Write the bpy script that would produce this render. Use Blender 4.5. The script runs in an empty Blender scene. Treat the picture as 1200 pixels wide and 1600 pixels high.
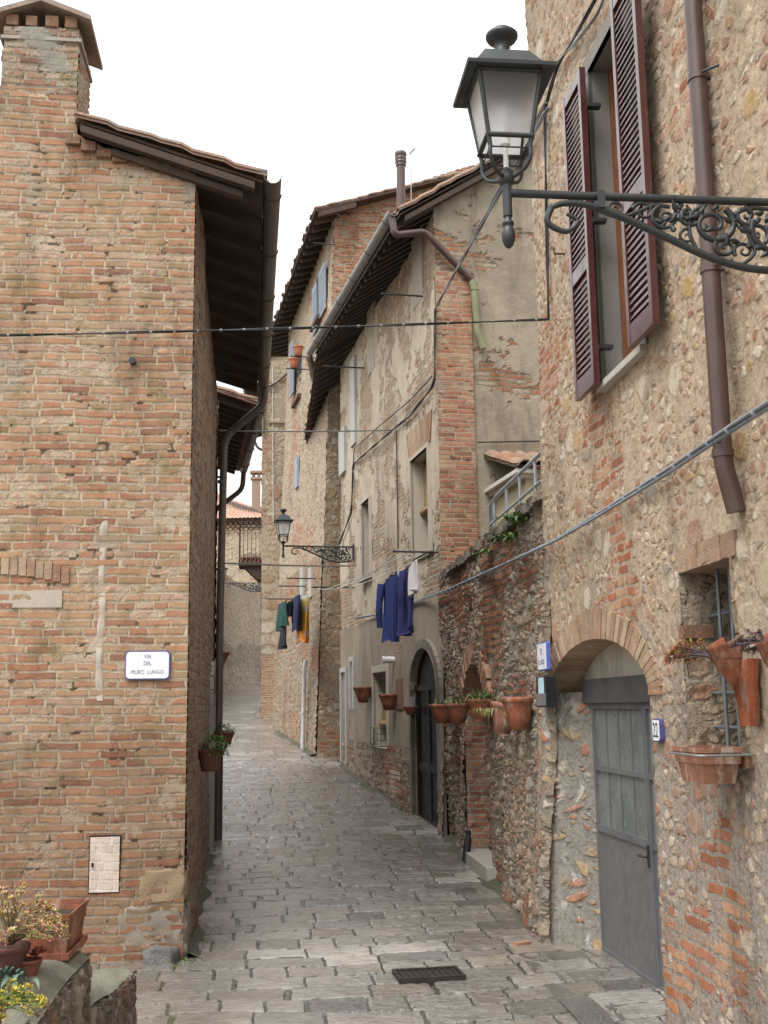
import bpy, math, random
import numpy as np
from mathutils import Vector, Matrix
R_ = math.radians
random.seed(7); rng = np.random.default_rng(7)
S = bpy.context.scene
COL = S.collection

# ------------------------------------------------------------------ camera, sky, sun, exposure
EYE = 1.85; FPX = 1755.0
PITCH = math.atan((1105 - 800) / FPX); ROLL = R_(-0.8)
cd = bpy.data.cameras.new('camera'); cam = bpy.data.objects.new('camera', cd); COL.objects.link(cam)
cd.sensor_fit = 'VERTICAL'; cd.sensor_height = 24.0; cd.lens = 24.0 * FPX / 1600.0
cd.clip_start = 0.05; cd.clip_end = 2000
CAMR = Matrix.Rotation(math.pi / 2 + PITCH, 3, 'X') @ Matrix.Rotation(ROLL, 3, 'Z')
cam.matrix_world = Matrix.Translation((0, 0, EYE)) @ CAMR.to_4x4()
S.camera = cam

SUN_EL, SUN_AZ = 58.0, 215.0
w = bpy.data.worlds.new('World'); S.world = w; w.use_nodes = True
nt = w.node_tree; nt.nodes.clear()
sky = nt.nodes.new('ShaderNodeTexSky'); sky.sky_type = 'NISHITA'; sky.sun_disc = False
sky.sun_elevation = R_(SUN_EL); sky.sun_rotation = R_(SUN_AZ); sky.dust_density = 6.0; sky.air_density = 1.0
hs = nt.nodes.new('ShaderNodeHueSaturation'); hs.inputs['Saturation'].default_value = 0.12
mx = nt.nodes.new('ShaderNodeMixRGB'); mx.inputs[0].default_value = 0.6; mx.inputs[2].default_value = (8.5, 8.55, 8.7, 1)
bg = nt.nodes.new('ShaderNodeBackground'); bg.inputs['Strength'].default_value = 0.13
wo = nt.nodes.new('ShaderNodeOutputWorld')
nt.links.new(sky.outputs[0], hs.inputs['Color']); nt.links.new(hs.outputs[0], mx.inputs[1])
tcw = nt.nodes.new('ShaderNodeTexCoord'); spw = nt.nodes.new('ShaderNodeSeparateXYZ'); nt.links.new(tcw.outputs['Generated'], spw.inputs[0])
mr = nt.nodes.new('ShaderNodeMapRange'); nt.links.new(spw.outputs[2], mr.inputs[0]); mr.inputs[1].default_value = 0; mr.inputs[2].default_value = 1; mr.inputs[3].default_value = .6; mr.inputs[4].default_value = 1.55
mu = nt.nodes.new('ShaderNodeVectorMath'); mu.operation = 'SCALE'; nt.links.new(mx.outputs[0], mu.inputs[0]); nt.links.new(mr.outputs[0], mu.inputs['Scale'])
nt.links.new(mu.outputs[0], bg.inputs['Color']); nt.links.new(bg.outputs[0], wo.inputs['Surface'])
sl = bpy.data.lights.new('sun', 'SUN'); sl.energy = 0.9; sl.angle = R_(25); sl.color = (1, 0.96, 0.9)
sun = bpy.data.objects.new('sun', sl); COL.objects.link(sun)
# Nishita: rotation 0 puts the sun at +Y, positive turns clockwise seen from above
az = R_(SUN_AZ); el = R_(SUN_EL)
sdir = Vector((math.sin(az) * math.cos(el), math.cos(az) * math.cos(el), math.sin(el)))
sun.rotation_euler = (-sdir).to_track_quat('-Z', 'Y').to_euler()
S.view_settings.view_transform = 'Standard'; S.view_settings.look = 'None'
S.view_settings.exposure = 0.97; S.view_settings.gamma = 1.0

# ------------------------------------------------------------------ measuring helpers
def ray(u, v): return CAMR @ Vector(((u - 600) / FPX, -(v - 800) / FPX, -1))
def atY(u, v, Y):
    d = ray(u, v); return Vector((0, 0, EYE)) + d * (Y / d.y)
PROF = [(-60, 0), (9, 0), (14.5, .15), (18, .4), (25, .92), (35, 1.57), (45, 2.6), (52, 3.3), (70, 4.6), (300, 14)]
PX = [p[0] for p in PROF]; PZ = [p[1] for p in PROF]
def gz(y): return np.interp(y, PX, PZ)

class Frame:
    """a vertical wall line: p0, heading (deg, 0=+Y, negative = left), side +1: faces right, -1: faces left"""
    def __init__(f, p0, heading, side):
        a = R_(heading); f.p = Vector(p0); f.d = Vector((math.sin(a), math.cos(a))); f.n = Vector((f.d.y, -f.d.x)) * side
    def P(f, s, off, z):
        q = f.p + f.d * s + f.n * off; return Vector((q.x, q.y, z))
    def at(f, u, v, off=0.0):
        r = ray(u, v); n = f.n; P = f.p + n * off; r2 = Vector((r.x, r.y))
        t = (P - Vector((0, 0))).dot(n) / r2.dot(n); q = r2 * t
        return (q - P).dot(f.d), EYE + r.z * t

# ------------------------------------------------------------------ object helpers
def tag(o, label=None, cat=None, group=None, kind=None):
    if label: o['label'] = label
    if cat: o['category'] = cat
    if group: o['group'] = group
    if kind: o['kind'] = kind
    return o
def empty(name, loc, label=None, cat=None, group=None, kind=None):
    o = bpy.data.objects.new(name, None); COL.objects.link(o); o.location = loc; o.empty_display_size = .2
    return tag(o, label, cat, group, kind)
def wloc(o):
    v = Vector((0, 0, 0))
    while o is not None: v = v + o.location; o = o.parent
    return v
def link(name, me, parent=None, loc=None):
    """vertices come in world coordinates; they are made local to the parent chain (only translations are used)"""
    o = bpy.data.objects.new(name, me); COL.objects.link(o)
    base = Vector((0, 0, 0))
    if parent is not None:
        o.parent = parent; base = wloc(parent)
    if loc is not None:
        loc = Vector(loc); o.location = loc - base; base = loc
    if base.length > 0: me.transform(Matrix.Translation(-base))
    return o
def copy_tree(o, parent=None):
    c = o.copy(); COL.objects.link(c); c.parent = parent
    for ch in list(o.children): copy_tree(ch, c)
    return c

class MB:
    """collects boxes, tubes, lathes and strips into ONE mesh"""
    def __init__(s): s.v = []; s.f = []; s.sm = []; s.uv = {}
    def add(s, vs, fs, smooth=False, uvs=None):
        b = len(s.v); s.v += [tuple(v) for v in vs]
        for k, f in enumerate(fs):
            if uvs is not None: s.uv[len(s.f)] = [uvs[i] for i in f]
            s.f.append(tuple(i + b for i in f)); s.sm.append(smooth)
    def box8(s, c):  # bottom 4 ccw then top 4
        s.add(c, [(3, 2, 1, 0), (4, 5, 6, 7), (0, 1, 5, 4), (1, 2, 6, 5), (2, 3, 7, 6), (3, 0, 4, 7)])
    def box(s, F, s0, s1, o0, o1, z0, z1):
        """box in a frame F (along, out, z)"""
        c = [F.P(a, o, z) for z in (z0, z1) for a, o in ((s0, o0), (s1, o0), (s1, o1), (s0, o1))]
        s.box8(c)
    def cube(s, c, sx, sy, sz, rot=None):
        c = Vector(c); pts = []
        for z in (-.5, .5):
            for x, y in ((-.5, -.5), (.5, -.5), (.5, .5), (-.5, .5)):
                p = Vector((x * sx, y * sy, z * sz))
                if rot is not None: p = rot @ p
                pts.append(c + p)
        s.box8(pts)
    def tube(s, pts, r, n=8, cap=True, closed=False):
        pts = [Vector(p) for p in pts]; m = len(pts); rs = r if hasattr(r, '__len__') else [r] * m
        t0 = (pts[1] - pts[0]).normalized(); up = Vector((0, 0, 1)) if abs(t0.z) < .9 else Vector((1, 0, 0))
        x = t0.cross(up).normalized(); vs = []
        for i in range(m):
            t = pts[min(i + 1, m - 1)] - pts[max(i - 1, 0)]
            if t.length < 1e-9: t = t0.copy()
            t.normalize(); x = (x - t * x.dot(t)); x = x.normalized() if x.length > 1e-6 else t.orthogonal().normalized()
            y = t.cross(x)
            for k in range(n):
                a = 2 * math.pi * k / n; vs.append(pts[i] + (x * math.cos(a) + y * math.sin(a)) * rs[i])
        fs = [(i * n + k, i * n + (k + 1) % n, (i + 1) * n + (k + 1) % n, (i + 1) * n + k) for i in range(m - 1) for k in range(n)]
        s.add(vs, fs, True)
        if cap: s.add(vs[:n], [tuple(range(n - 1, -1, -1))]); s.add(vs[-n:], [tuple(range(n))])
    def lathe(s, c, prof, n=24, axis=None, rot=None, smooth=True, jit=0):
        c = Vector(c); vs = []
        for r, z in prof:
            for k in range(n):
                a = 2 * math.pi * k / n; rr = r * (1 + (jit * math.cos(k * 8 * math.pi * 2 / n) if jit else 0))
                p = Vector((rr * math.cos(a), rr * math.sin(a), z))
                if rot is not None: p = rot @ p
                vs.append(c + p)
        m = len(prof)
        fs = [(i * n + k, i * n + (k + 1) % n, (i + 1) * n + (k + 1) % n, (i + 1) * n + k) for i in range(m - 1) for k in range(n)]
        s.add(vs, fs, smooth)
        if prof[0][0] > 1e-4: s.add(vs[:n], [tuple(range(n - 1, -1, -1))])
        if prof[-1][0] > 1e-4: s.add(vs[-n:], [tuple(range(n))])
    def prism(s, poly, ext):
        """polygon (list of Vector) extruded by vector ext"""
        n = len(poly); vs = list(poly) + [p + ext for p in poly]
        s.add(vs, [tuple(range(n - 1, -1, -1)), tuple(range(n, 2 * n))] + [(i, (i + 1) % n, n + (i + 1) % n, n + i) for i in range(n)])
    def build(s, name, mat, parent=None, loc=None, fix=True):
        me = bpy.data.meshes.new(name); me.from_pydata(s.v, [], s.f)
        me.polygons.foreach_set('use_smooth', s.sm)
        if s.uv:
            ul = me.uv_layers.new(name='UVMap'); 
            for p in me.polygons:
                q = s.uv.get(p.index)
                if q:
                    for li, c in zip(p.loop_indices, q): ul.data[li].uv = c
        if fix:
            import bmesh
            bm = bmesh.new(); bm.from_mesh(me); bmesh.ops.recalc_face_normals(bm, faces=bm.faces); bm.to_mesh(me); bm.free()
        me.materials.append(mat); me.update()
        return link(name, me, parent, loc)

def fast_mesh(name, co, quads, uv, mat, smooth=True):
    me = bpy.data.meshes.new(name)
    nv, nf = len(co), len(quads)
    me.vertices.add(nv); me.vertices.foreach_set('co', co.astype(np.float32).ravel())
    me.loops.add(nf * 4); me.loops.foreach_set('vertex_index', quads.astype(np.int32).ravel())
    me.polygons.add(nf); me.polygons.foreach_set('loop_start', np.arange(0, nf * 4, 4, dtype=np.int32))
    me.polygons.foreach_set('use_smooth', np.full(nf, smooth))
    me.update(calc_edges=True)
    if uv is not None:
        ul = me.uv_layers.new(name='UVMap'); ul.data.foreach_set('uv', uv[quads.ravel()].astype(np.float32).ravel())
    me.materials.append(mat); me.validate(); return me

def lines(a, b, res, extra=()):
    n = max(1, int(round((b - a) / res))); L = np.linspace(a, b, n + 1)
    for e in extra:
        if a < e < b:
            i = np.argmin(abs(L - e))
            if 0 < i < len(L) - 1: L[i] = e
    return np.unique(L)

def wall(name, F, s0, s1, z0, z1, res, mat, parent=None, holes=(), off=None, top=None, uvo=(0, 0), loc=None):
    """a dense wall sheet with real openings; off(s,z) pushes it out, top(s) cuts it below a sloping line"""
    rects = [h for h in holes]
    ss = lines(s0, s1, res, [x for h in rects for x in (h[0], h[1])]); zs = lines(z0, z1, res, [x for h in rects for x in (h[2], h[3])])
    SS, ZZ = np.meshgrid(ss, zs)
    Zt = np.minimum(ZZ, top(SS)) if top else ZZ
    O = off(SS, Zt) if off else np.zeros_like(SS)
    X = F.p.x + F.d.x * SS + F.n.x * O; Y = F.p.y + F.d.y * SS + F.n.y * O
    co = np.stack([X, Y, Zt], -1).reshape(-1, 3); uv = np.stack([SS + uvo[0], Zt + uvo[1]], -1).reshape(-1, 2)
    nz, ns = SS.shape; idx = np.arange(nz * ns).reshape(nz, ns)
    q = np.stack([idx[:-1, :-1], idx[:-1, 1:], idx[1:, 1:], idx[1:, :-1]], -1).reshape(-1, 4)
    cs = ((SS[:-1, :-1] + SS[1:, 1:]) / 2).ravel(); cz = ((ZZ[:-1, :-1] + ZZ[1:, 1:]) / 2).ravel()
    keep = np.ones(len(q), bool)
    for h in rects:
        ins = (cs > h[0]) & (cs < h[1]) & (cz > h[2])
        if len(h) > 4:                                  # arched: springing h[3], rise h[4]
            c = (h[0] + h[1]) / 2; a = (h[1] - h[0]) / 2
            ztop = h[3] + h[4] * np.sqrt(np.clip(1 - ((cs - c) / a) ** 2, 0, 1)); ins &= cz < ztop
        else: ins &= cz < h[3]
        keep &= ~ins
    if top:
        zmin = np.minimum(np.minimum(co[q[:, 0], 2], co[q[:, 1], 2]), 1e9); zmax = np.maximum(co[q[:, 2], 2], co[q[:, 3], 2]); keep &= (zmax - zmin) > 1e-5
    q = q[keep]
    fn = np.cross(co[q[0, 1]] - co[q[0, 0]], co[q[0, 3]] - co[q[0, 0]])
    if fn[0] * F.n.x + fn[1] * F.n.y < 0: q = q[:, ::-1]
    me = fast_mesh(name, co, q, uv, mat)
    return link(name, me, parent, loc)

def strip(mb, F, prof, o0, o1, closed=False):
    """the reveal of an opening: the (s,z) outline swept from offset o0 back to o1, with uv in metres"""
    pts = list(prof) + ([prof[0]] if closed else []); L = 0
    for (a, b) in zip(pts[:-1], pts[1:]):
        d = math.hypot(b[0] - a[0], b[1] - a[1]); n = max(1, int(abs(o1 - o0) / .06))
        m = max(1, int(d / .06)); vs = []; us = []
        for j in range(n + 1):
            for i in range(m + 1):
                t = i / m; o = o0 + (o1 - o0) * j / n
                vs.append(F.P(a[0] + (b[0] - a[0]) * t, o, a[1] + (b[1] - a[1]) * t))
                horiz = abs(b[0] - a[0]) > abs(b[1] - a[1])
                us.append((L + d * t, o * 1.0) if horiz else (o * 1.0 + a[0], a[1] + (b[1] - a[1]) * t))
        fs = [(j * (m + 1) + i, j * (m + 1) + i + 1, (j + 1) * (m + 1) + i + 1, (j + 1) * (m + 1) + i) for j in range(n) for i in range(m)]
        mb.add(vs, fs, False, us); L += d
def arch_pts(s0, s1, zs, rise, n=16):
    c = (s0 + s1) / 2; a = (s1 - s0) / 2
    return [(c - a * math.cos(math.pi * k / n), zs + rise * math.sin(math.pi * k / n)) for k in range(n + 1)]

# ------------------------------------------------------------------ material helpers
class NT:
    def __init__(s, name):
        s.m = bpy.data.materials.new(name); s.m.use_nodes = True; s.t = s.m.node_tree; s.t.nodes.clear()
        s.out = s.t.nodes.new('ShaderNodeOutputMaterial')
    def n(s, typ, **k):
        x = s.t.nodes.new('ShaderNode' + typ)
        for a, b in k.items(): setattr(x, a, b)
        return x
    def put(s, sock, v):
        if v is None: return
        if isinstance(v, bpy.types.NodeSocket): s.t.links.new(v, sock)
        else:
            if sock.type == 'RGBA' and len(v) == 3: v = (*v, 1)
            sock.default_value = v
    def M(s, op, a, b=None, c=None, clamp=False):
        x = s.n('Math', operation=op, use_clamp=clamp); s.put(x.inputs[0], a); s.put(x.inputs[1], b); s.put(x.inputs[2], c); return x.outputs[0]
    def V(s, op, a, b=None):
        x = s.n('VectorMath', operation=op); s.put(x.inputs[0], a); s.put(x.inputs[1], b); return x.outputs[0]
    def mix(s, f, a, b, blend='MIX'):
        x = s.n('MixRGB', blend_type=blend); s.put(x.inputs[0], f); s.put(x.inputs[1], a); s.put(x.inputs[2], b); return x.outputs[0]
    def ramp(s, f, stops, interp='LINEAR'):
        x = s.n('ValToRGB'); e = x.color_ramp; e.interpolation = interp
        while len(e.elements) < len(stops): e.elements.new(.5)
        for el_, (p, c) in zip(e.elements, stops): el_.position = p; el_.color = (*c, 1) if len(c) == 3 else c
        s.put(x.inputs[0], f); return x.outputs[0]
    def pal(s, f, cols): 
        n = len(cols); return s.ramp(f, [(i / n, c) for i, c in enumerate(cols)], 'CONSTANT')
    def noise(s, v, scale, detail=3, rough=.55, col=False, dim='2D'):
        x = s.n('TexNoise', noise_dimensions=dim); s.put(x.inputs['Vector'], v); x.inputs['Scale'].default_value = scale
        x.inputs['Detail'].default_value = detail; x.inputs['Roughness'].default_value = rough
        return x.outputs['Color' if col else 'Fac']
    def vor(s, v, scale, feature='F1', rnd=1.0):
        x = s.n('TexVoronoi', voronoi_dimensions='2D', feature=feature); s.put(x.inputs['Vector'], v); x.inputs['Scale'].default_value = scale
        x.inputs['Randomness'].default_value = rnd; return x.outputs
    def step(s, v, a, b, lo=0., hi=1.):
        x = s.n('MapRange', interpolation_type='SMOOTHSTEP'); s.put(x.inputs[0], v); s.put(x.inputs[1], a); s.put(x.inputs[2], b); s.put(x.inputs[3], lo); s.put(x.inputs[4], hi); return x.outputs[0]
    def uv(s):
        x = s.n('UVMap'); x.uv_map = 'UVMap'; return x.outputs[0]
    def geo(s): return s.n('NewGeometry')
    def obj(s): return s.n('TexCoord').outputs['Object']
    def sep(s, v): x = s.n('SeparateXYZ'); s.put(x.inputs[0], v); return x.outputs
    def vec(s, x, y, z=0.): q = s.n('CombineXYZ'); s.put(q.inputs[0], x); s.put(q.inputs[1], y); s.put(q.inputs[2], z); return q.outputs[0]
    def distort(s, v, scale, amt, detail=2):
        c = s.noise(v, scale, detail, col=True); c = s.V('SUBTRACT', c, (.5, .5, .5)); x = s.n('VectorMath', operation='SCALE'); s.put(x.inputs[0], c); x.inputs['Scale'].default_value = amt
        return s.V('ADD', v, x.outputs[0])
    def finish(s, col, rough=.85, height=None, disp=0.0, bump=None, metallic=0., spec=.4, both=False, **kw):
        b = s.n('BsdfPrincipled'); s.put(b.inputs['Base Color'], col); s.put(b.inputs['Roughness'], rough); s.put(b.inputs['Metallic'], metallic)
        s.put(b.inputs['Specular IOR Level'], spec)
        for k, v in kw.items(): s.put(b.inputs[k.replace('_', ' ')], v)
        s.t.links.new(b.outputs[0], s.out.inputs['Surface'])
        if height is not None:
            if both:
                d = s.n('Displacement'); s.put(d.inputs['Height'], height); d.inputs['Midlevel'].default_value = .6; d.inputs['Scale'].default_value = disp
                s.t.links.new(d.outputs[0], s.out.inputs['Displacement']); s.m.displacement_method = 'BOTH'
            else:
                d = s.n('Bump'); s.put(d.inputs['Height'], height); d.inputs['Distance'].default_value = disp; d.inputs['Strength'].default_value = 1.0
                s.t.links.new(d.outputs[0], b.inputs['Normal'])
        return s.m

def plain(name, col, rough=.6, metallic=0., spec=.4, var=.12, scale=9., bump=0.0):
    t = NT(name); o = t.obj(); n1 = t.noise(o, scale, 4, dim='3D'); n2 = t.noise(o, scale * 7, 3, dim='3D')
    f = t.M('ADD', t.M('MULTIPLY', n1, .7), t.M('MULTIPLY', n2, .3))
    lo = tuple(c * (1 - var) for c in col); hi = tuple(min(1, c * (1 + var)) for c in col)
    c = t.ramp(f, [(.3, lo), (.7, hi)])
    return t.finish(c, t.step(n1, .3, .7, max(.05, rough - .08), min(1, rough + .08)), n2 if bump else None, bump, metallic=metallic, spec=spec)

# bricks -------------------------------------------------------------
def brick_layer(t, uv, bw, bh, mort=.012, wob=.016, lenvar=.12, smooth=.25):
    u1 = t.distort(uv, 1.6, wob * 2.6, 2); u1 = t.distort(u1, 11, wob * .8, 3); u1 = t.distort(u1, 45, wob * .35, 2)
    x, y, _ = t.sep(u1); row = t.M('FLOOR', t.M('DIVIDE', y, bh))
    k = t.noise(t.vec(t.M('MULTIPLY', x, 2.1), t.M('MULTIPLY', row, 5.37)), 1.0, 1)
    x2 = t.M('ADD', x, t.M('MULTIPLY', t.M('SUBTRACT', k, .5), lenvar * 2))
    x2 = t.M('ADD', x2, t.M('MULTIPLY', t.M('FRACT', t.M('MULTIPLY', t.M('SINE', t.M('MULTIPLY', row, 12.9)), 43.7)), bw))
    b = t.n('TexBrick', offset=.5, offset_frequency=2, squash=.62, squash_frequency=3)
    t.put(b.inputs['Vector'], t.vec(x2, y)); b.inputs['Color1'].default_value = (0, 0, 0, 1); b.inputs['Color2'].default_value = (1, 1, 1, 1)
    b.inputs['Mortar'].default_value = (.5, .5, .5, 1); b.inputs['Scale'].default_value = 1; b.inputs['Mortar Size'].default_value = mort
    b.inputs['Mortar Smooth'].default_value = smooth; b.inputs['Brick Width'].default_value = bw; b.inputs['Row Height'].default_value = bh; b.inputs['Bias'].default_value = 0
    return t.sep(b.outputs['Color'])[0], b.outputs['Fac']

def mat_brick(name, pal, mortar, bw=.27, bh=.068, mort=.011, wob=.016, cover=.62, patch=(.42, .36, .29), patch_at=.66, dark=.35, disp=.02, moss=0.0, zdark=None, joint=None):
    t = NT(name); uv = t.uv(); rnd, fac = brick_layer(t, uv, bw, bh, mort, wob)
    fine = t.noise(uv, 60, 4, .65); mid = t.noise(uv, 9, 4); big = t.noise(uv, .9, 4, .6); big2 = t.noise(t.V('ADD', uv, (17.3, 5.1, 0)), 1.7, 5, .6)
    r2 = t.M('FRACT', t.M('MULTIPLY', rnd, 7.31))
    bc = t.ramp(t.M('ADD', rnd, t.M('MULTIPLY', t.M('SUBTRACT', big, .5), .5)), pal)
    bc = t.mix(t.M('MULTIPLY', t.step(mid, .35, .75), .45), bc, t.mix(1, bc, (.62, .58, .55), 'MULTIPLY'))
    bc = t.mix(t.M('MULTIPLY', t.step(fine, .5, .8), .35), bc, (.55, .47, .38))
    mo = t.mix(t.step(mid, .3, .7), mortar, tuple(c * .72 for c in mortar)); mo = t.mix(t.step(fine, .4, .7), mo, tuple(min(1, c * 1.18) for c in mortar))
    smear = t.step(t.M('ADD', t.M('MULTIPLY', r2, .35), t.M('ADD', t.M('MULTIPLY', mid, .6), t.M('MULTIPLY', big2, .4))), cover, cover + .16)
    bc = t.mix(t.M('MULTIPLY', t.step(big2, .3, .7), .18), bc, tuple(c * .86 for c in mortar))
    m = t.M('MAXIMUM', fac, t.M('MULTIPLY', smear, .8))
    col = t.mix(m, bc, mo)
    pm = t.step(t.M('ADD', big2, t.M('MULTIPLY', t.M('SUBTRACT', mid, .5), .35)), patch_at, patch_at + .05)   # cement and plaster repairs
    col = t.mix(t.M('MULTIPLY', pm, .85), col, t.mix(mid, patch, tuple(c * 1.25 for c in patch)))
    st = t.step(t.noise(t.V('MULTIPLY', t.V('ADD', uv, (3.3, 9.7, 0)), (1.6, .5, 1)), 1.3, 5, .65), .52, .72)
    col = t.mix(t.M('MULTIPLY', st, dark), col, t.mix(1, col, (.45, .42, .4), 'MULTIPLY'))
    if moss: col = t.mix(t.M('MULTIPLY', t.step(t.noise(t.V('ADD', uv, (8, 3, 0)), 2.6, 5, .7), .55, .72), moss), col, (.16, .15, .06))
    crk = t.M('MULTIPLY', fac, t.step(t.noise(t.V('ADD', uv, (7, 21, 0)), 5, 3, .6), .64, .7)); col = t.mix(t.M('MULTIPLY', crk, .75), col, (.07, .05, .035))
    lich = t.step(t.M('ADD', t.noise(t.V('ADD', uv, (1.9, 3.3, 0)), 1.3, 4, .6), t.M('MULTIPLY', t.M('SUBTRACT', fine, .5), .6)), .66, .76); col = t.mix(t.M('MULTIPLY', lich, .7), col, (.3, .29, .25))
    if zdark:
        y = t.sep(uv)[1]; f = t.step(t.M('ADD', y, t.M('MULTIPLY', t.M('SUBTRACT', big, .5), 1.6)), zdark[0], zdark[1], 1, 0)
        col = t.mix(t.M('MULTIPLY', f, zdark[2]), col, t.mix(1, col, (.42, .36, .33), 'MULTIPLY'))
    h = t.M('MULTIPLY', t.M('SUBTRACT', 1, t.M('MAXIMUM', fac, t.M('MULTIPLY', smear, .5))), t.M('ADD', .72, t.M('MULTIPLY', r2, .28)))
    h = t.M('ADD', t.M('MULTIPLY', h, t.M('SUBTRACT', 1, t.M('MULTIPLY', pm, .7))), t.M('MULTIPLY', mid, .35)); h = t.M('ADD', h, t.M('MULTIPLY', fine, .14))
    h = t.M('SUBTRACT', t.M('ADD', h, t.M('MULTIPLY', pm, .45)), t.M('MULTIPLY', crk, .6))
    return t.finish(col, t.step(mid, .3, .7, .75, .95), h, disp, both=True, spec=.25)

def mat_rubble(name, pal, mortar, mortar2, size=.2, cover=.3, disp=.04, zmix=None, brick_mask=None, dark=.3, asp=1.5, small=.55, moss=0.0, relief=1.0, bpal=None, soft=.1, edge=.13, eff=0.0):
    """random rubble: large stones, small stones packed between, broken bricks, lots of mortar"""
    t = NT(name); uv = t.uv()
    big = t.noise(uv, .8, 4, .6); mid = t.noise(uv, 8, 4, .6); fine = t.noise(uv, 55, 4, .7); lo = t.noise(t.V('ADD', uv, (31, 7, 0)), 1.6, 4, .6)
    u1 = t.distort(uv, 3.0, size * .4, 2); u1 = t.distort(u1, 18, size * soft, 3)
    a = t.V('MULTIPLY', u1, (1, asp, 1))
    rd = lambda v, d: t.M('ADD', t.M('MULTIPLY', d, .62), t.M('MULTIPLY', t.M('SUBTRACT', .5, v['Distance']), .3))
    v1 = t.vor(a, 1 / size); c1 = t.sep(v1['Color']); d1 = rd(v1, t.vor(a, 1 / size, 'DISTANCE_TO_EDGE')['Distance'])
    a2 = t.V('ADD', a, (3.7, 1.3, 0)); s2 = size * .42
    v2 = t.vor(a2, 1 / s2); c2 = t.sep(v2['Color']); d2 = rd(v2, t.vor(a2, 1 / s2, 'DISTANCE_TO_EDGE')['Distance'])
    useS = t.step(c1[1], small - .001, small + .001)                       # this big cell is filled with small stones
    def stone(c, d, w, cov):
        e = t.M('ADD', d, t.M('ADD', t.M('MULTIPLY', t.M('SUBTRACT', mid, .5), .2), t.M('MULTIPLY', t.M('SUBTRACT', fine, .5), .12)))
        body = t.step(e, w, w + edge); pres = t.step(t.M('ADD', c[2], t.M('MULTIPLY', t.M('SUBTRACT', lo, .5), 1.3)), cov - .03, cov + .03)
        return t.M('MULTIPLY', body, pres)
    b1 = t.M('MULTIPLY', stone(c1, d1, .055, cover), t.M('SUBTRACT', 1, useS)); b2 = t.M('MULTIPLY', stone(c2, d2, .065, cover + .12), useS)
    body = t.M('MAXIMUM', b1, b2)
    rnd = t.M('ADD', t.M('MULTIPLY', c1[0], t.M('SUBTRACT', 1, useS)), t.M('MULTIPLY', c2[0], useS))
    sc = t.pal(rnd, pal); sc = t.mix(t.M('MULTIPLY', t.step(mid, .3, .75), .5), sc, t.mix(1, sc, (.66, .62, .58), 'MULTIPLY'))
    sc = t.mix(t.M('MULTIPLY', t.step(fine, .5, .75), .3), sc, (.6, .53, .42))
    mo = t.mix(t.step(mid, .3, .7), mortar, tuple(c * .78 for c in mortar))
    if zmix:
        y = t.sep(uv)[1]; f = t.step(t.M('ADD', y, t.M('MULTIPLY', t.M('SUBTRACT', big, .5), 3.2)), zmix[0], zmix[1]); mo = t.mix(f, t.mix(mid, mortar2, tuple(c * .8 for c in mortar2)), mo)
    else: mo = t.mix(t.step(lo, .5, .68), mo, mortar2)
    mo = t.mix(t.M('MULTIPLY', t.step(fine, .42, .72), .5), mo, tuple(min(1, c * 1.3) for c in mortar))
    pit = t.noise(t.V('ADD', uv, (2.2, 8.8, 0)), 22, 4, .75); mo = t.mix(t.M('MULTIPLY', t.step(pit, .36, .52, 1, 0), .6), mo, t.mix(1, mo, (.5, .45, .4), 'MULTIPLY')); sc = t.mix(t.M('MULTIPLY', t.step(pit, .36, .5, 1, 0), .4), sc, t.mix(1, sc, (.55, .5, .45), 'MULTIPLY'))
    sc = t.mix(t.M('MULTIPLY', t.step(lo, .35, .7), .45), sc, mo)
    col = t.mix(body, mo, sc); h = t.M('ADD', t.M('MULTIPLY', body, t.M('ADD', .55 * relief, t.M('MULTIPLY', c1[2], .3 * relief))), .1)
    if brick_mask:
        r, fc = brick_layer(t, uv, .24, .072, .013, .03, .14)
        bm = t.step(t.M('ADD', t.noise(t.V('ADD', uv, (brick_mask[2], 1.7, 0)), brick_mask[0], 3, .5), t.M('MULTIPLY', t.M('SUBTRACT', mid, .5), .22)), brick_mask[1], brick_mask[1] + .03)
        bc = t.pal(r, bpal or [(.36, .14, .07), (.42, .2, .11), (.3, .12, .07), (.44, .26, .16), (.38, .17, .1)]); bc = t.mix(t.M('MULTIPLY', t.step(mid, .35, .7), .5), bc, t.mix(1, bc, (.6, .55, .5), 'MULTIPLY'))
        bb = t.M('MULTIPLY', t.M('SUBTRACT', 1, fc), t.step(t.M('FRACT', t.M('MULTIPLY', r, 5.7)), .12, .2)); bcol = t.mix(bb, mo, bc); bh_ = t.M('ADD', t.M('MULTIPLY', bb, .6 * relief), .1)
        col = t.mix(bm, col, bcol); h = t.M('ADD', t.M('MULTIPLY', h, t.M('SUBTRACT', 1, bm)), t.M('MULTIPLY', bh_, bm))
    st = t.step(t.noise(t.V('MULTIPLY', t.V('ADD', uv, (5.3, 2.7, 0)), (2.0, .5, 1)), 1.1, 5, .65), .5, .72)
    col = t.mix(t.M('MULTIPLY', st, dark), col, t.mix(1, col, (.42, .4, .38), 'MULTIPLY'))
    if moss: col = t.mix(t.M('MULTIPLY', t.step(t.noise(t.V('ADD', uv, (8, 3, 0)), 3, 5, .7), .56, .7), moss), col, (.12, .12, .05))
    if eff: col = t.mix(t.M('MULTIPLY', t.step(t.M('ADD', t.noise(t.V('MULTIPLY', uv, (1.5, .6, 1)), 3.3, 6, .7), t.M('MULTIPLY', t.M('SUBTRACT', fine, .5), .1)), .58, .68), eff), col, (.5, .47, .43))
    h = t.M('ADD', h, t.M('ADD', t.M('MULTIPLY', mid, .28), t.M('MULTIPLY', pit, .3))); h = t.M('ADD', h, t.M('MULTIPLY', fine, .2))
    return t.finish(col, t.step(mid, .3, .7, .75, .95), h, disp, both=True, spec=.25)

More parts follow.
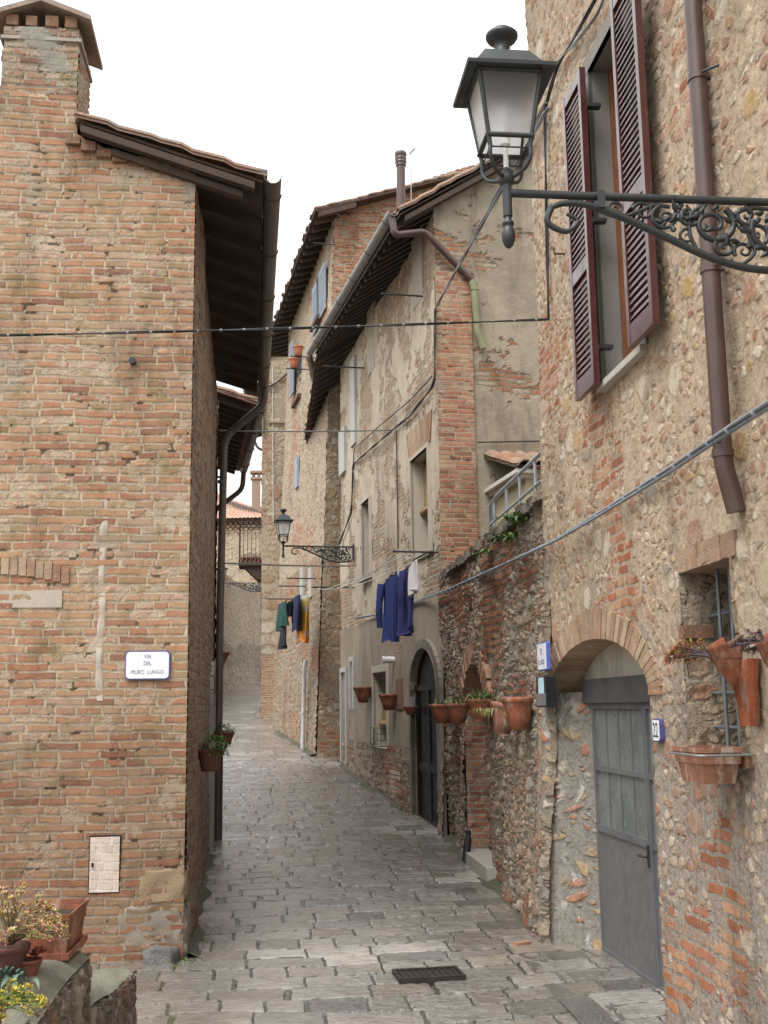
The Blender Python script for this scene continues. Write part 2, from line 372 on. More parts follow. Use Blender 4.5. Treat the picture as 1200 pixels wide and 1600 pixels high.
def mat_plaster(name, c1, c2, under=None, at=.62, disp=.012, dark=.3, streak=(2.5, .5), bricks=True, pal=None):
    """old lime plaster worn through to the masonry in places"""
    t = NT(name); uv = t.uv(); mid = t.noise(uv, 6, 5, .6); fine = t.noise(uv, 50, 4, .7); big = t.noise(uv, .7, 5, .6)
    col = t.mix(t.step(t.M('ADD', big, t.M('MULTIPLY', t.M('SUBTRACT', mid, .5), .5)), .35, .65), c1, c2)
    col = t.mix(t.M('MULTIPLY', t.step(fine, .45, .75), .35), col, tuple(min(1, c * 1.35) for c in c1))
    h = t.M('ADD', t.M('MULTIPLY', mid, .5), t.M('MULTIPLY', fine, .3))
    if bricks:
        r, fc = brick_layer(t, uv, .26, .07, .014, .03, .14); bc = t.pal(r, pal or [(.4, .2, .12), (.36, .27, .18), (.44, .24, .14), (.42, .34, .24), (.34, .17, .1)])
        bc = t.mix(t.M('MULTIPLY', mid, .6), bc, t.mix(1, bc, (.6, .56, .52), 'MULTIPLY')); bc = t.mix(fc, bc, tuple(c * .95 for c in c2))
        pm = t.step(t.M('ADD', t.noise(t.V('ADD', uv, (11, 4, 0)), 1.1, 5, .62), t.M('MULTIPLY', t.M('SUBTRACT', mid, .5), .3)), at, at + .035)
        col = t.mix(pm, col, bc); h = t.M('SUBTRACT', h, t.M('MULTIPLY', pm, t.M('ADD', .55, t.M('MULTIPLY', fc, .5))))
    st = t.step(t.noise(t.V('MULTIPLY', t.V('ADD', uv, (2.3, 1.7, 0)), (streak[0], streak[1], 1)), 1.2, 5, .65), .5, .72)
    col = t.mix(t.M('MULTIPLY', st, dark), col, t.mix(1, col, (.45, .42, .4), 'MULTIPLY'))
    return t.finish(col, .88, h, disp, both=True, spec=.25)

def mat_paving(name, bw=.5, bh=.31, wet=True, tint=(1, 1, 1)):
    t = NT(name); uv = t.uv(); uw = t.V('ADD', uv, t.vec(0, t.M('MULTIPLY', t.noise(uv, .8, 1), .22))); rnd, fac = brick_layer(t, uw, bw, bh, .0125, .017, .2, .4); r2 = t.M('FRACT', t.M('MULTIPLY', rnd, 9.17)); r3 = t.M('FRACT', t.M('MULTIPLY', rnd, 23.7))
    mid = t.noise(uv, 5, 4, .6); fine = t.noise(uv, 40, 4, .65); big = t.noise(uv, .55, 3, .55)
    chis = t.noise(t.V('MULTIPLY', t.distort(uv, 9, .09), (9, 25, 1)), 1.0, 4, .7)                    # chisel marks across the slabs
    c = t.ramp(rnd, [(0, (.15, .145, .135)), (.09, (.24, .225, .2)), (.3, (.35, .325, .285)), (.5, (.41, .38, .335)), (.62, (.29, .255, .215)), (.7, (.42, .39, .345)), (.88, (.32, .295, .26)), (.96, (.23, .185, .135)), (1, (.44, .415, .375))], 'LINEAR')
    c = t.mix(1, c, tint, 'MULTIPLY')
    c = t.mix(t.M('MULTIPLY', t.step(chis, .45, .7), .55), c, t.mix(1, c, (.5, .47, .45), 'MULTIPLY')); c = t.mix(t.M('MULTIPLY', t.step(fine, .52, .75), .35), c, (.42, .39, .35))
    c = t.mix(t.M('MULTIPLY', t.step(mid, .5, .72), .4), c, t.mix(1, c, (.52, .47, .42), 'MULTIPLY'))
    moss = t.step(t.noise(t.V('ADD', uv, (4, 9, 0)), 1.3, 4, .6), .5, .64)
    jc = t.mix(moss, (.06, .055, .045), (.075, .095, .03)); c = t.mix(fac, c, jc)
    h = t.M('MULTIPLY', t.M('SUBTRACT', 1, fac), t.M('ADD', .6, t.M('MULTIPLY', r2, .3))); h = t.M('ADD', h, t.M('MULTIPLY', chis, .4)); h = t.M('ADD', h, t.M('ADD', t.M('MULTIPLY', mid, .45), t.M('MULTIPLY', fine, .12)))
    wetm = t.step(t.M('ADD', big, t.M('MULTIPLY', t.M('SUBTRACT', r3, .5), .17)), .26, .56); chis = t.M('MULTIPLY', chis, t.M('SUBTRACT', 1, t.M('MULTIPLY', wetm, .35)))
    y = t.sep(uv)[1]
    rough = t.M('ADD', t.M('MULTIPLY', wetm, -.12 if wet else -.05), t.M('ADD', .14 if wet else .7, t.M('MULTIPLY', chis, .16)))
    c = t.mix(t.M('MULTIPLY', wetm, .8), c, t.mix(1, c, (.5, .485, .48), 'MULTIPLY')) if wet else c
    return t.finish(c, rough, h, .027, both=True, spec=.6, Coat_Weight=t.M('ADD', .35, t.M('MULTIPLY', wetm, .65)) if wet else 0., Coat_Roughness=.09, Coat_IOR=1.8)

# ------------------------------------------------------------------ materials
BR_PAL = [(0, (.24, .11, .065)), (.14, (.34, .155, .085)), (.34, (.39, .2, .108)), (.5, (.4, .235, .13)), (.62, (.35, .215, .12)), (.76, (.28, .195, .105)), (.86, (.38, .25, .165)), (1, (.35, .165, .095))]
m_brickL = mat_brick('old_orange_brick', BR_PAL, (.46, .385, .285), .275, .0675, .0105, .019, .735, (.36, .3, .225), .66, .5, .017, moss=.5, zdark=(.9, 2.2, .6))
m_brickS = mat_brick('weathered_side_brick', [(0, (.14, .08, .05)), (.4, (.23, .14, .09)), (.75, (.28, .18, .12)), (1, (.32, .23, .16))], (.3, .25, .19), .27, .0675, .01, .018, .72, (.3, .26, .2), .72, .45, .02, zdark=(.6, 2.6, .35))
m_brickC = mat_brick('chimney_brick', [(0, (.16, .07, .045)), (.35, (.3, .14, .08)), (.7, (.33, .21, .13)), (1, (.3, .24, .17))], (.36, .31, .24), .26, .068, .011, .022, .62, (.2, .19, .16), .6, .6, .025, moss=.7)
ST = [(.55, .49, .4), (.4, .25, .17), (.38, .21, .14), (.43, .34, .23), (.46, .38, .27), (.41, .28, .13), (.35, .18, .105), (.28, .25, .215), (.53, .47, .37), (.33, .17, .11), (.45, .35, .23), (.31, .22, .14), (.36, .29, .2), (.3, .16, .11)]
m_rub22 = mat_rubble('sandy_rubble', ST, (.42, .33, .24), (.27, .24, .205), .23, .2, .017, (1.2, 2.8), (.75, .61, 3.), dark=.5, soft=.05, edge=.16, relief=.7, asp=1.35, small=.33)
ST2 = [(.32, .265, .2), (.35, .285, .205), (.27, .12, .075), (.46, .41, .33), (.28, .215, .15), (.34, .18, .12), (.26, .235, .2), (.42, .34, .23), (.29, .14, .09), (.24, .185, .14)]
m_rubG = mat_rubble('dark_mossy_rubble', ST2, (.27, .225, .17), (.22, .195, .165), .2, .16, .036, None, (.9, .58, 6.), dark=.55, asp=1.7, small=.4, moss=.4, relief=1.1, soft=.08, edge=.17, bpal=[(.25, .09, .05), (.29, .12, .07), (.2, .085, .05), (.3, .16, .1), (.24, .11, .07)])
m_rubB = mat_rubble('pale_rubble_and_brick', [(.4, .33, .24), (.44, .37, .27), (.36, .25, .16), (.42, .22, .14), (.47, .41, .32), (.38, .3, .21)], (.42, .35, .265), (.33, .285, .225), .17, .3, .025, None, (.6, .6, 2.), dark=.5)
m_rubC = mat_rubble('brown_rubble_and_brick', [(.3, .23, .16), (.34, .27, .19), (.3, .15, .09), (.35, .18, .11), (.4, .34, .26), (.28, .2, .14)], (.31, .255, .19), (.25, .215, .17), .19, .25, .03, None, (.7, .6, 9.), dark=.5, edge=.17)
m_block = mat_rubble('squared_tan_blocks', [(.36, .27, .17), (.3, .21, .13), (.45, .39, .3), (.33, .25, .16), (.28, .17, .1)], (.3, .24, .17), (.24, .2, .15), .4, .05, .02, None, (.5, .66, 4.), dark=.4, asp=1.25, small=.25)
m_plB = mat_plaster('worn_grey_beige_plaster', (.34, .285, .21), (.26, .215, .16), at=.66, dark=.3)
m_plBf = mat_plaster('worn_facade_plaster', (.46, .4, .31), (.37, .315, .24), at=.5, dark=.45, disp=.02, pal=[(.34, .19, .12), (.33, .26, .18), (.38, .24, .15), (.4, .34, .25), (.3, .23, .17), (.36, .3, .22)])
m_plBlow = mat_plaster('brown_lower_plaster', (.31, .26, .195), (.25, .205, .155), at=.64, dark=.5)
m_jamb = mat_plaster('grey_cement_jamb', (.27, .25, .215), (.22, .2, .175), at=.7, dark=.3, pal=[(.4, .17, .1), (.45, .36, .25), (.36, .16, .09), (.5, .45, .38)])
m_far = mat_rubble('dusty_far_stones', [(.42, .35, .27), (.38, .31, .23), (.45, .39, .31), (.35, .28, .2)], (.41, .345, .265), (.36, .3, .23), .22, .35, .05, None, (.5, .66, 3.), dark=.35)
m_white = plain('pale_lime_surround', (.43, .385, .315), .85, var=.15, scale=3)
m_grey = plain('grey_render_surround', (.3, .28, .24), .85, var=.15, scale=4)
m_brownpipe = plain('dark_brown_painted_metal', (.075, .045, .037), .35, var=.2, scale=5, spec=.5)
m_gutter = plain('dull_grey_brown_gutter', (.13, .105, .09), .45, .3, var=.3, scale=5)
m_bigut = plain('grey_zinc_gutter', (.2, .2, .19), .4, .5, var=.25, scale=5)
m_iron = plain('dark_cast_iron', (.035, .04, .042), .45, .35, var=.25, scale=30, spec=.5)
m_rust = plain('rusty_iron', (.09, .055, .04), .7, .3, var=.35, scale=20)
m_steel = plain('galvanised_grey_paint', (.3, .33, .37), .4, .3, var=.15, scale=8)
m_wood = plain('old_dark_wood', (.06, .04, .028), .85, var=.4, scale=6)
m_black = plain('dark_interior', (.012, .011, .01), .9)
m_cable = plain('black_cable', (.018, .018, .02), .5)
m_gcable = plain('grey_bundled_cable', (.2, .215, .24), .5, var=.2)
m_wire = plain('steel_wire', (.25, .26, .26), .4, .5)
m_rope = plain('white_washing_line', (.6, .58, .53), .7)
m_tile = None
def island_mat(name, cols, rough=.85, bump=.006, scale=30):
    t = NT(name); r = t.geo().outputs['Random Per Island']; o = t.obj(); mid = t.noise(o, 9, 4, dim='3D'); fine = t.noise(o, scale * 2, 3, dim='3D')
    c = t.pal(r, cols); c = t.mix(t.M('MULTIPLY', t.step(mid, .35, .7), .55), c, t.mix(1, c, (.55, .52, .48), 'MULTIPLY')); c = t.mix(t.M('MULTIPLY', t.step(fine, .5, .75), .3), c, (.5, .42, .33))
    return t.finish(c, rough, t.M('ADD', mid, t.M('MULTIPLY', fine, .5)), bump, spec=.3)
m_vous = island_mat('arch_bricks', [(.37, .25, .16), (.34, .21, .135), (.4, .3, .2), (.31, .18, .115), (.38, .28, .19), (.33, .24, .16)], bump=.012)
m_vousd = island_mat('dark_arch_bricks', [(.24, .14, .09), (.28, .18, .12), (.2, .11, .07), (.3, .17, .11)])
m_mortar = plain('lime_mortar', (.4, .33, .24), .9, var=.2, scale=12)
def mat_tiles(name, cols):
    t = NT(name); uv = t.uv(); x, y, _ = t.sep(uv); k = t.n('TexWhiteNoise', noise_dimensions='2D')
    t.put(k.inputs['Vector'], t.vec(t.M('FLOOR', t.M('DIVIDE', x, .2)), t.M('FLOOR', t.M('DIVIDE', y, .34)))); mid = t.noise(uv, 5, 5, .65)
    c = t.pal(k.outputs['Value'], cols); c = t.mix(t.M('MULTIPLY', t.step(mid, .42, .66), .7), c, (.13, .115, .09)); c = t.mix(t.M('MULTIPLY', t.step(t.noise(uv, 17, 4), .55, .7), .5), c, (.27, .25, .18))
    return t.finish(c, .85, mid, .004, spec=.25)
m_tile = mat_tiles('weathered_clay_tiles', [(.2, .11, .07), (.25, .15, .1), (.19, .12, .085), (.24, .17, .12), (.18, .1, .07)])
m_tilefar = mat_tiles('sunbleached_clay_tiles', [(.4, .22, .16), (.44, .26, .19), (.38, .2, .14)])
def clay(name, col, bloom=.5):
    t = NT(name); o = t.obj(); a = t.noise(o, 5, 5, .65, dim='3D'); f = t.noise(o, 38, 4, .7, dim='3D'); b = t.noise(t.V('MULTIPLY', o, (9, 9, 2.2)), 1.6, 5, .65, dim='3D')
    c = t.mix(t.step(a, .35, .65), col, tuple(x * .6 for x in col)); c = t.mix(t.M('MULTIPLY', t.step(t.M('ADD', b, t.M('MULTIPLY', t.M('SUBTRACT', f, .5), .3)), .5, .68), bloom), c, (.42, .36, .3)); c = t.mix(t.M('MULTIPLY', t.step(a, .58, .7), .45), c, (.07, .06, .035))
    return t.finish(c, .8, t.M('ADD', f, a), .004, spec=.3)
m_terra = clay('terracotta', (.29, .105, .055), .35)
m_terraold = clay('salt_stained_terracotta', (.3, .14, .09), .85)
m_soil = plain('potting_soil', (.03, .022, .016), .95)

# ------------------------------------------------------------------ ground and street
gy = np.array([-80, -20] + [p[0] for p in PROF if -20 < p[0] < 299] + [300.]); gx = np.linspace(-220, 220, 12)
XX, YY = np.meshgrid(gx, gy); co = np.stack([XX, YY, gz(YY) - .08], -1).reshape(-1, 3)
idx = np.arange(XX.size).reshape(XX.shape); q = np.stack([idx[:-1, :-1], idx[:-1, 1:], idx[1:, 1:], idx[1:, :-1]], -1).reshape(-1, 4)
tag(link('ground', fast_mesh('ground', co, q, co[:, :2].copy(), plain('earth', (.16, .14, .1), .95, scale=.5))), kind='structure')
m_pave = mat_paving('worn_limestone_paving')
gx = np.concatenate([np.arange(-12, -3.2, .12), np.arange(-3.2, 2.4, .022), [2.6, 3.2]])
gy = np.concatenate([np.arange(2.2, 5, .1), np.arange(5, 13, .022), np.arange(13, 24, .045), np.arange(24, 40, .12), np.arange(40, 64, .4)])
XX, YY = np.meshgrid(gx, gy); h = R_(-6.5)
ZZ = gz(YY) + .012 * np.sin(XX * 1.7 + .6) * np.sin(YY * .8) + np.clip(XX - .6, 0, 2) * .03 * np.clip((14 - YY) / 5, 0, 1)
co = np.stack([XX, YY, ZZ], -1).reshape(-1, 3)
bend = np.clip(YY - 16, 0, 99) ** 2 * .0035
uv = np.stack([XX * math.cos(h) - YY * math.sin(h), YY * math.cos(h) + XX * math.sin(h) * 1.0 + .03 * np.sin(XX * 2.1) - .045 * (XX + .3) ** 2 * 0.35], -1).reshape(-1, 2)
idx = np.arange(XX.size).reshape(XX.shape); q = np.stack([idx[:-1, :-1], idx[:-1, 1:], idx[1:, 1:], idx[1:, :-1]], -1).reshape(-1, 4)
tag(link('street_paving', fast_mesh('street_paving', co, q, uv, m_pave)), kind='structure')

# ------------------------------------------------------------------ roofs, gutters
def tiles(name, A, B, up, L, rise, parent, mat, res=.03, loc=None, ragged=.03):
    """barrel tiles: A to B is the eave line, 'up' a horizontal unit vector up the slope, L its run, rise per metre"""
    A, B, up = Vector(A), Vector(B), Vector(up); ev = B - A; La = ev.length; ev.normalize()
    a = np.arange(0, La + res, res); b = np.linspace(0, L, max(2, int(L / .085)) + 1)
    AA, BB = np.meshgrid(a, b); sl = math.hypot(1, rise)
    ph = AA / .2; r_ = rng.uniform(-1, 1, (int(L * math.hypot(1, rise) / .34) + 4, int(La / .2) + 4))
    ci = np.floor(BB * sl / .34).astype(int); ri = np.floor(ph).astype(int)
    hh = .065 * np.abs(np.sin(np.pi * ph)) ** .8 + .03 * (1 - np.mod(BB * sl / .34, 1)) + .008 * r_[ci, ri]
    d = -ragged * r_[0, ri] * (BB < 1e-6)
    X = A.x + ev.x * AA + up.x * (BB + d); Y = A.y + ev.y * AA + up.y * (BB + d); Z = A.z + ev.z * AA + rise * BB + hh
    top = np.stack([X, Y, Z], -1); bot = top.copy(); bot[..., 2] = Z - .03
    n = X.size; idx = np.arange(n).reshape(X.shape)
    qt = np.stack([idx[:-1, :-1], idx[:-1, 1:], idx[1:, 1:], idx[1:, :-1]], -1).reshape(-1, 4); qb = qt[:, ::-1] + n
    rim = []
    for L_ in (idx[0, :], idx[::-1, -1], idx[-1, ::-1], idx[:, 0][::1]):
        rim.append(np.stack([L_[:-1], L_[:-1] + n, L_[1:] + n, L_[1:]], -1))
    co = np.concatenate([top.reshape(-1, 3), bot.reshape(-1, 3)]); uv = np.stack([AA, BB], -1).reshape(-1, 2); uv = np.concatenate([uv, uv])
    me = fast_mesh(name, co, np.concatenate([qt, qb] + rim), uv, mat); return link(name, me, parent, loc)
def gutter(name, A, B, r, parent, mat, t=.006, joints=1.2):
    A, B = Vector(A), Vector(B); e = (B - A).normalized(); side = Vector((e.y, -e.x, 0)).normalized(); up = Vector((0, 0, 1)); mb = MB()
    outer = [(r * math.cos(a), r * math.sin(a)) for a in np.linspace(math.pi, 2 * math.pi, 13)]; inner = [((r - t) * math.cos(a), (r - t) * math.sin(a)) for a in np.linspace(2 * math.pi, math.pi, 13)]
    poly = [A + side * x + up * y for x, y in outer + inner]; ext = B - A
    n = len(poly); vs = poly + [p + ext for p in poly]; mb.add(vs, [(i, (i + 1) % n, n + (i + 1) % n, n + i) for i in range(n)], True)
    for k in range(12): mb.add([poly[k], poly[k + 1], poly[n - 2 - k], poly[n - 1 - k]], [(0, 1, 2, 3)])
    L = (B - A).length
    for d in np.arange(.35, L, joints):
        c = A + e * d; mb.tube([c + side * x * 1.08 + up * y * 1.08 for x, y in outer], .006, 5)
    return mb.build(name, mat, parent)
def slab(mb, A, B, up, L, rise, z0, z1):
    """sloping slab under the tiles, between heights z0 and z1 relative to the tile plane"""
    A, B, up = Vector(A), Vector(B), Vector(up); c = []
    for z in (z0, z1):
        c += [A + Vector((0, 0, z)), B + Vector((0, 0, z)), B + up * L + Vector((0, 0, z + rise * L)), A + up * L + Vector((0, 0, z + rise * L))]
    mb.box8(c)
def rafters(A, B, up, L, rise, parent, step=.5, w=.08, h=.1, z=-.09, mat=None, name='rafter'):
    A, B, up = Vector(A), Vector(B), Vector(up); e = (B - A); n = max(1, int(e.length / step)); e.normalize(); ln = (B - A).length
    for i in range(n + 1):
        c = A + e * (min(ln - w / 2, max(w / 2, ln * i / n))); mb = MB(); p = []
        for zz in (z - h, z):
            for a, u_ in ((-w / 2, .04), (w / 2, .04), (w / 2, L), (-w / 2, L)): p.append(c + e * a + up * u_ + Vector((0, 0, zz + rise * u_ + .0007 * (i % 3))))
        mb.box8(p); mb.build(name, mat or m_wood, parent)
def bodybox(name, pts, z0, z1, mat, parent):
    """the plain back of a house that stands behind its built front"""
    mb = MB(); n = len(pts); P = [Vector((x, y, z0)) for x, y in pts]; mb.prism(P, Vector((0, 0, z1 - z0))); return mb.build(name, mat, parent)
def arch_ring(mb, F, s0, s1, zs, rise, th, o0, o1, n, jit=.004, full=True):
    """voussoirs laid along an elliptical intrados"""
    c = (s0 + s1) / 2; a = (s1 - s0) / 2
    for k in range(n):
        t0 = math.pi * (k + .04) / n; t1 = math.pi * (k + .96) / n; j = random.uniform(-jit, jit) * 3; oo = o1 + random.uniform(-jit, jit)
        q = [(c - a * math.cos(t0), zs + rise * math.sin(t0)), (c - a * math.cos(t1), zs + rise * math.sin(t1)),
             (c - (a + th + j) * math.cos(t1), zs + (rise + th + j) * math.sin(t1)), (c - (a + th + j) * math.cos(t0), zs + (rise + th + j) * math.sin(t0))]
        mb.box8([F.P(s, o0, z) for s, z in q] + [F.P(s, oo, z) for s, z in q])
def pipe_path(P, r=.02, n=4):
    """round the corners of a polyline"""
    P = [Vector(p) for p in P]; out = [P[0]]
    for a, b, c in zip(P[:-2], P[1:-1], P[2:]):
        d1 = (a - b); d2 = (c - b); l = min(r, d1.length * .45, d2.length * .45); p1 = b + d1.normalized() * l; p2 = b + d2.normalized() * l
        for k in range(n + 1):
            t = k / n; out.append(p1 * (1 - t) ** 2 + b * 2 * t * (1 - t) + p2 * t * t)
    return out + [P[-1]]
def downpipe(name, P, r, parent, mat, collars=(), bend=.12):
    mb = MB(); pp = pipe_path(P, bend, 5); mb.tube(pp, r, 14)
    for p, d in collars:
        p = Vector(p); d = Vector(d).normalized(); mb.tube([p - d * .018, p + d * .018], r * 1.14, 14)
    return mb.build(name, mat, parent)
UPZ = Vector((0, 0, 1))
# ================================================================== LEFT BRICK HOUSE
LC = (-1.56, 8.9)
FL = Frame(LC, -96.4, -1); SL = Frame(LC, -6.9, 1)
house = empty('brick_house', (LC[0] - 1.5, LC[1] + 2, 0), 'orange brick gable house with a brick chimney on its roof corner', 'house')
EZ = 6.27; SLP = .31; OV = .6
c0 = FL.at(121, 130)[0]
c1 = FL.at(2, 130)[0]
def ltop(s): return np.where((s > c0) & (s < c1 + .02), 7.05, EZ + SLP * (OV + s) - .13 + 0.02 * np.sin(s * 7))
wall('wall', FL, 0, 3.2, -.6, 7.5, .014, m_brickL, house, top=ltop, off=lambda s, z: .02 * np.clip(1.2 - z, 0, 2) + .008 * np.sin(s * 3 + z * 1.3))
DA = (5.1, 6.0)
def lside(s, z): return .02 * np.clip(1.2 - z, 0, 2) + .03 * np.exp(-((s - 1.1) / .5) ** 2)
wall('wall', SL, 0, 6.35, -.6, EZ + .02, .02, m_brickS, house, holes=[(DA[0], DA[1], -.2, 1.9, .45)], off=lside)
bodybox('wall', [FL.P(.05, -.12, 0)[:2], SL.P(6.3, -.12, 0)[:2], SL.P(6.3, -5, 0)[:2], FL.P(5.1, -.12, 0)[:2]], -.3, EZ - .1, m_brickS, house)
A = SL.P(-.14, OV, EZ); B = SL.P(6.05, OV, EZ); up = -SL.n.to_3d()
Am = SL.P(.72, OV, EZ); LR = OV + c0 - .01
tiles('roof', A, Am, up, LR, SLP, house, m_tile); tiles('roof', Am + (B - A).normalized() * .03, B, up, 3.2, SLP, house, m_tile)
tiles('roof', SL.P(-.14, -c1 - .06, EZ + SLP * (OV + c1 + .06)), SL.P(.72, -c1 - .06, EZ + SLP * (OV + c1 + .06)), up, 2.0, SLP, house, m_tile)
mb = MB(); slab(mb, SL.P(-.1, OV - .03, EZ), SL.P(.72, OV - .03, EZ), up, LR - .03, SLP, -.045, -.02); slab(mb, SL.P(.722, OV - .03, EZ), SL.P(6.05, OV - .03, EZ), up, 3.2, SLP, -.045, -.02); mb.build('roof_boards', m_wood, house)
mb = MB()
for k in range(2):
    slab(mb, SL.P(-.13 + .07 * k, OV - .1 - .1 * k, EZ), SL.P(-.05 + .07 * k, OV - .1 - .1 * k, EZ), up, LR - .15 - .35 * k, SLP, -.11 - .05 * k, -.05 - .055 * k)
mb.build('verge_board', m_wood, house)
rafters(SL.P(.1, OV, EZ), B, up, 1.0, SLP, house, .52, .09, .1, -.05)
gutter('gutter', SL.P(-.16, OV + .05, EZ + .0), SL.P(6.0, OV + .05, EZ - .03), .075, house, m_gutter)
pz = gz(15.2)
downpipe('downpipe', [SL.P(5.9, OV + .07, EZ - .1), SL.P(5.95, OV + .05, EZ - .32), SL.P(6.1, .12, EZ - .75), SL.P(6.1, .09, 3), SL.P(6.1, .09, float(pz))], .05, house, m_gutter,
         [(SL.P(6.1, .09, z), UPZ) for z in (1.0, 2.4, 3.7, 4.9)], .18)
mb = MB(); mb.tube([SL.P(6.1, .09, float(pz)), SL.P(6.1, .09, 1.55)], .062, 14); mb.build('cast_iron_foot', m_brownpipe, house)
# side door with a pale arched surround
mb = MB(); arch_ring(mb, SL, DA[0], DA[1], 1.9, .45, .11, -.05, .05, 9, 0); mb.box(SL, DA[0] - .11, DA[0], -.05, .05, -.1, 1.9); mb.box(SL, DA[1], DA[1] + .11, -.05, .05, -.1, 1.9)
dd = mb.build('door', m_grey, house); mb = MB(); mb.box(SL, DA[0], DA[1], -.2, -.15, 0, 2.4); mb.build('leaf', m_wood, dd)
mb = MB(); mb.box(SL, DA[0] - .1, DA[1] + .1, 0, .14, -.1, .16); mb.build('door_step', m_grey, house)
# meter hatch, relieving arch, render strip
hs0, hz1 = FL.at(190, 1304); hs1, hz0 = FL.at(138, 1396)
mb = MB(); mb.box(FL, hs0, hs1, -.02, .028, hz0, hz1); hatch = mb.build('meter_hatch', m_black, house)
m_hatch = mat_brick('painted_hatch_bricks', [(0, (.5, .41, .36)), (1, (.58, .49, .42))], (.55, .49, .43), .15, .066, .007, .012, .95, (.5, .45, .4), .9, .15, .006)
mb = MB(); strip(mb, FL, [(hs0 + .008, hz0 + .01), (hs1 - .008, hz0 + .01)], .036, .036)
wl = wall('panel', FL, hs0 + .008, hs1 - .008, hz0 + .01, hz1 - .01, .012, m_hatch, hatch, off=lambda s, z: 0 * s + .034)
mb = MB(); mb.cube(FL.P(hs1 - .03, .045, (hz0 + hz1) / 2), .012, .02, .03); mb.build('lock', m_black, hatch)
mb = MB(); a0 = FL.at(112, 885); a1 = FL.at(-60, 865)
cx, R0 = -.0, 1.6
sA, zA = FL.at(108, 912); sM, zM = FL.at(0, 895)
for k in range(17):
    s = sA + k * .066; zz = zA + .075 - .9 * (s - (sA + .55)) ** 2 * .28
    mb.box(FL, s, s + .058, -.02, .022 + random.uniform(0, .006), zz, zz + .135 + random.uniform(-.006, .006))
mb.build('relieving_arch', m_vous, house)
m_lin = mat_plaster('cement_strip', (.42, .37, .31), (.36, .31, .25), bricks=False, dark=.2)
s0, z1 = FL.at(98, 922); s1, z0 = FL.at(-60, 950)
wall('lintel', FL, s0, s1, z0, z1, .02, m_lin, house, off=lambda s, z: 0 * s + .018)
s0, z1 = FL.at(168, 745); s1, z0 = FL.at(150, 1095)
wall('render_strip', FL, s0 - .015, s1 + .01, z0, z1, .01, m_lin, house, off=lambda s, z: .006 + .004 * np.sin(z * 17 + s * 30) + .005 * np.sin(z * 31) - .03 * np.clip(np.abs(s - (s0 + s1) / 2 - .01 * np.sin(z * 9)) / .03 - .75, 0, 1))
# base stones at the corner
mb = MB()
m_stone = island_mat('tufa_corner_stones', [(.4, .32, .2), (.42, .35, .25), (.36, .3, .23)], .9, .02, 14)
# chimney
c0 = FL.at(121, 130)[0]; c1 = FL.at(2, 130)[0]; ct = FL.at(60, 42)[1]; zb = 7.0
ch = empty('chimney', FL.P((c0 + c1) / 2, -.3, zb), parent if False else None); ch.parent = house; ch.location = FL.P((c0 + c1) / 2, -.3, zb) - house.location
FCs = Frame(FL.P(c0, 0, 0)[:2], -6.4, 1); FCl = Frame(FL.P(c1, 0, 0)[:2], -6.4, -1)
wall('chimney_stack', FL, c0, c1, zb, ct, .014, m_brickC, ch, off=lambda s, z: .004 + 0 * s + .012 * np.sin(z * 9) * np.sin(s * 8))
wall('chimney_stack', FCs, 0, .62, zb - .9, ct, .02, m_brickC, ch, off=lambda s, z: .0 * s)
wall('chimney_stack', FCl, 0, .62, zb - .9, ct, .03, m_brickC, ch)
mb = MB(); mb.box(FL, c0 + .01, c1 - .01, -.6, -.02, zb, ct + .01); mb.build('chimney_core', m_black, ch)
mb = MB(); mb.box(FL, c0 - .025, c1 + .02, -.64, .02, ct - .13, ct - .1); mb.build('chimney_band', m_grey, ch)
for s in np.linspace(c0 + .02, c1 - .12, 4):
    for o in (-.09, -.55):
        mb = MB(); mb.box(FL, s + random.uniform(-.01, .01), s + .1, o, o + .11, ct, ct + random.uniform(.05, .08) + .03); mb.build('cap_brick', m_vousd, ch)
mb = MB(); cm = (c0 + c1) / 2; hw = (c1 - c0) / 2 + .1; rz = ct + .24; ez = ct + .085
for sg in (-1, 1):
    a = cm; b = cm + sg * hw
    mb.box8([FL.P(a, -.72, rz - .035), FL.P(b, -.72, ez - .035), FL.P(b, .07, ez - .035), FL.P(a, .07, rz - .035), FL.P(a, -.72, rz + .012), FL.P(b, -.72, ez + .01), FL.P(b, .07, ez + .01), FL.P(a, .07, rz + .012)])
mb.build('chimney_cap', plain('lichened_slab', (.25, .2, .16), .9, var=.4, scale=8), ch)
# loose bricks stepping up under the verge
for k in range(7):
    mb = MB(); s = .18 + k * .13; z = ltop(s) - .055; mb.box(FL, s, s + .12, -.1, .02 + random.uniform(0, .025), z - .03, z + .03 + .02 * (k % 2)); mb.build('verge_brick', m_vousd, house)
# small pipe stub and nails in the wall
mb = MB(); p = FL.at(208, 566); mb.tube([FL.P(p[0], -.02, p[1]), FL.P(p[0], .06, p[1])], .028, 12); mb.build('pipe_stub', m_iron, house)

# ================================================================== SECOND LEFT HOUSE (only its eaves, gutter and end show)
h2 = empty('eaves_house', (-4, 18, 0), 'brown house beyond the brick gable, only its tiled eaves and bent gutter pipe showing', 'house')
S2 = Frame((-2.32, 15.35), -10.5, 1); E2 = 6.15
wall('wall', S2, 0, 5.2, -.2, E2, .05, m_brickS, h2)
bodybox('wall', [S2.P(.02, -.1, 0)[:2], S2.P(5.2, -.1, 0)[:2], S2.P(5.2, -5, 0)[:2], S2.P(.02, -5, 0)[:2]], -.2, E2 - .05, m_brickS, h2)
A2 = S2.P(.0, .55, E2); B2 = S2.P(4.6, .55, E2); up2 = -S2.n.to_3d()
tiles('roof', A2, B2, up2, 3.5, SLP, h2, m_tile)
mb = MB(); slab(mb, A2, B2, up2, 3.4, SLP, -.045, -.02); mb.build('roof_boards', plain('brick_soffit', (.17, .1, .07), .9, var=.4), h2)
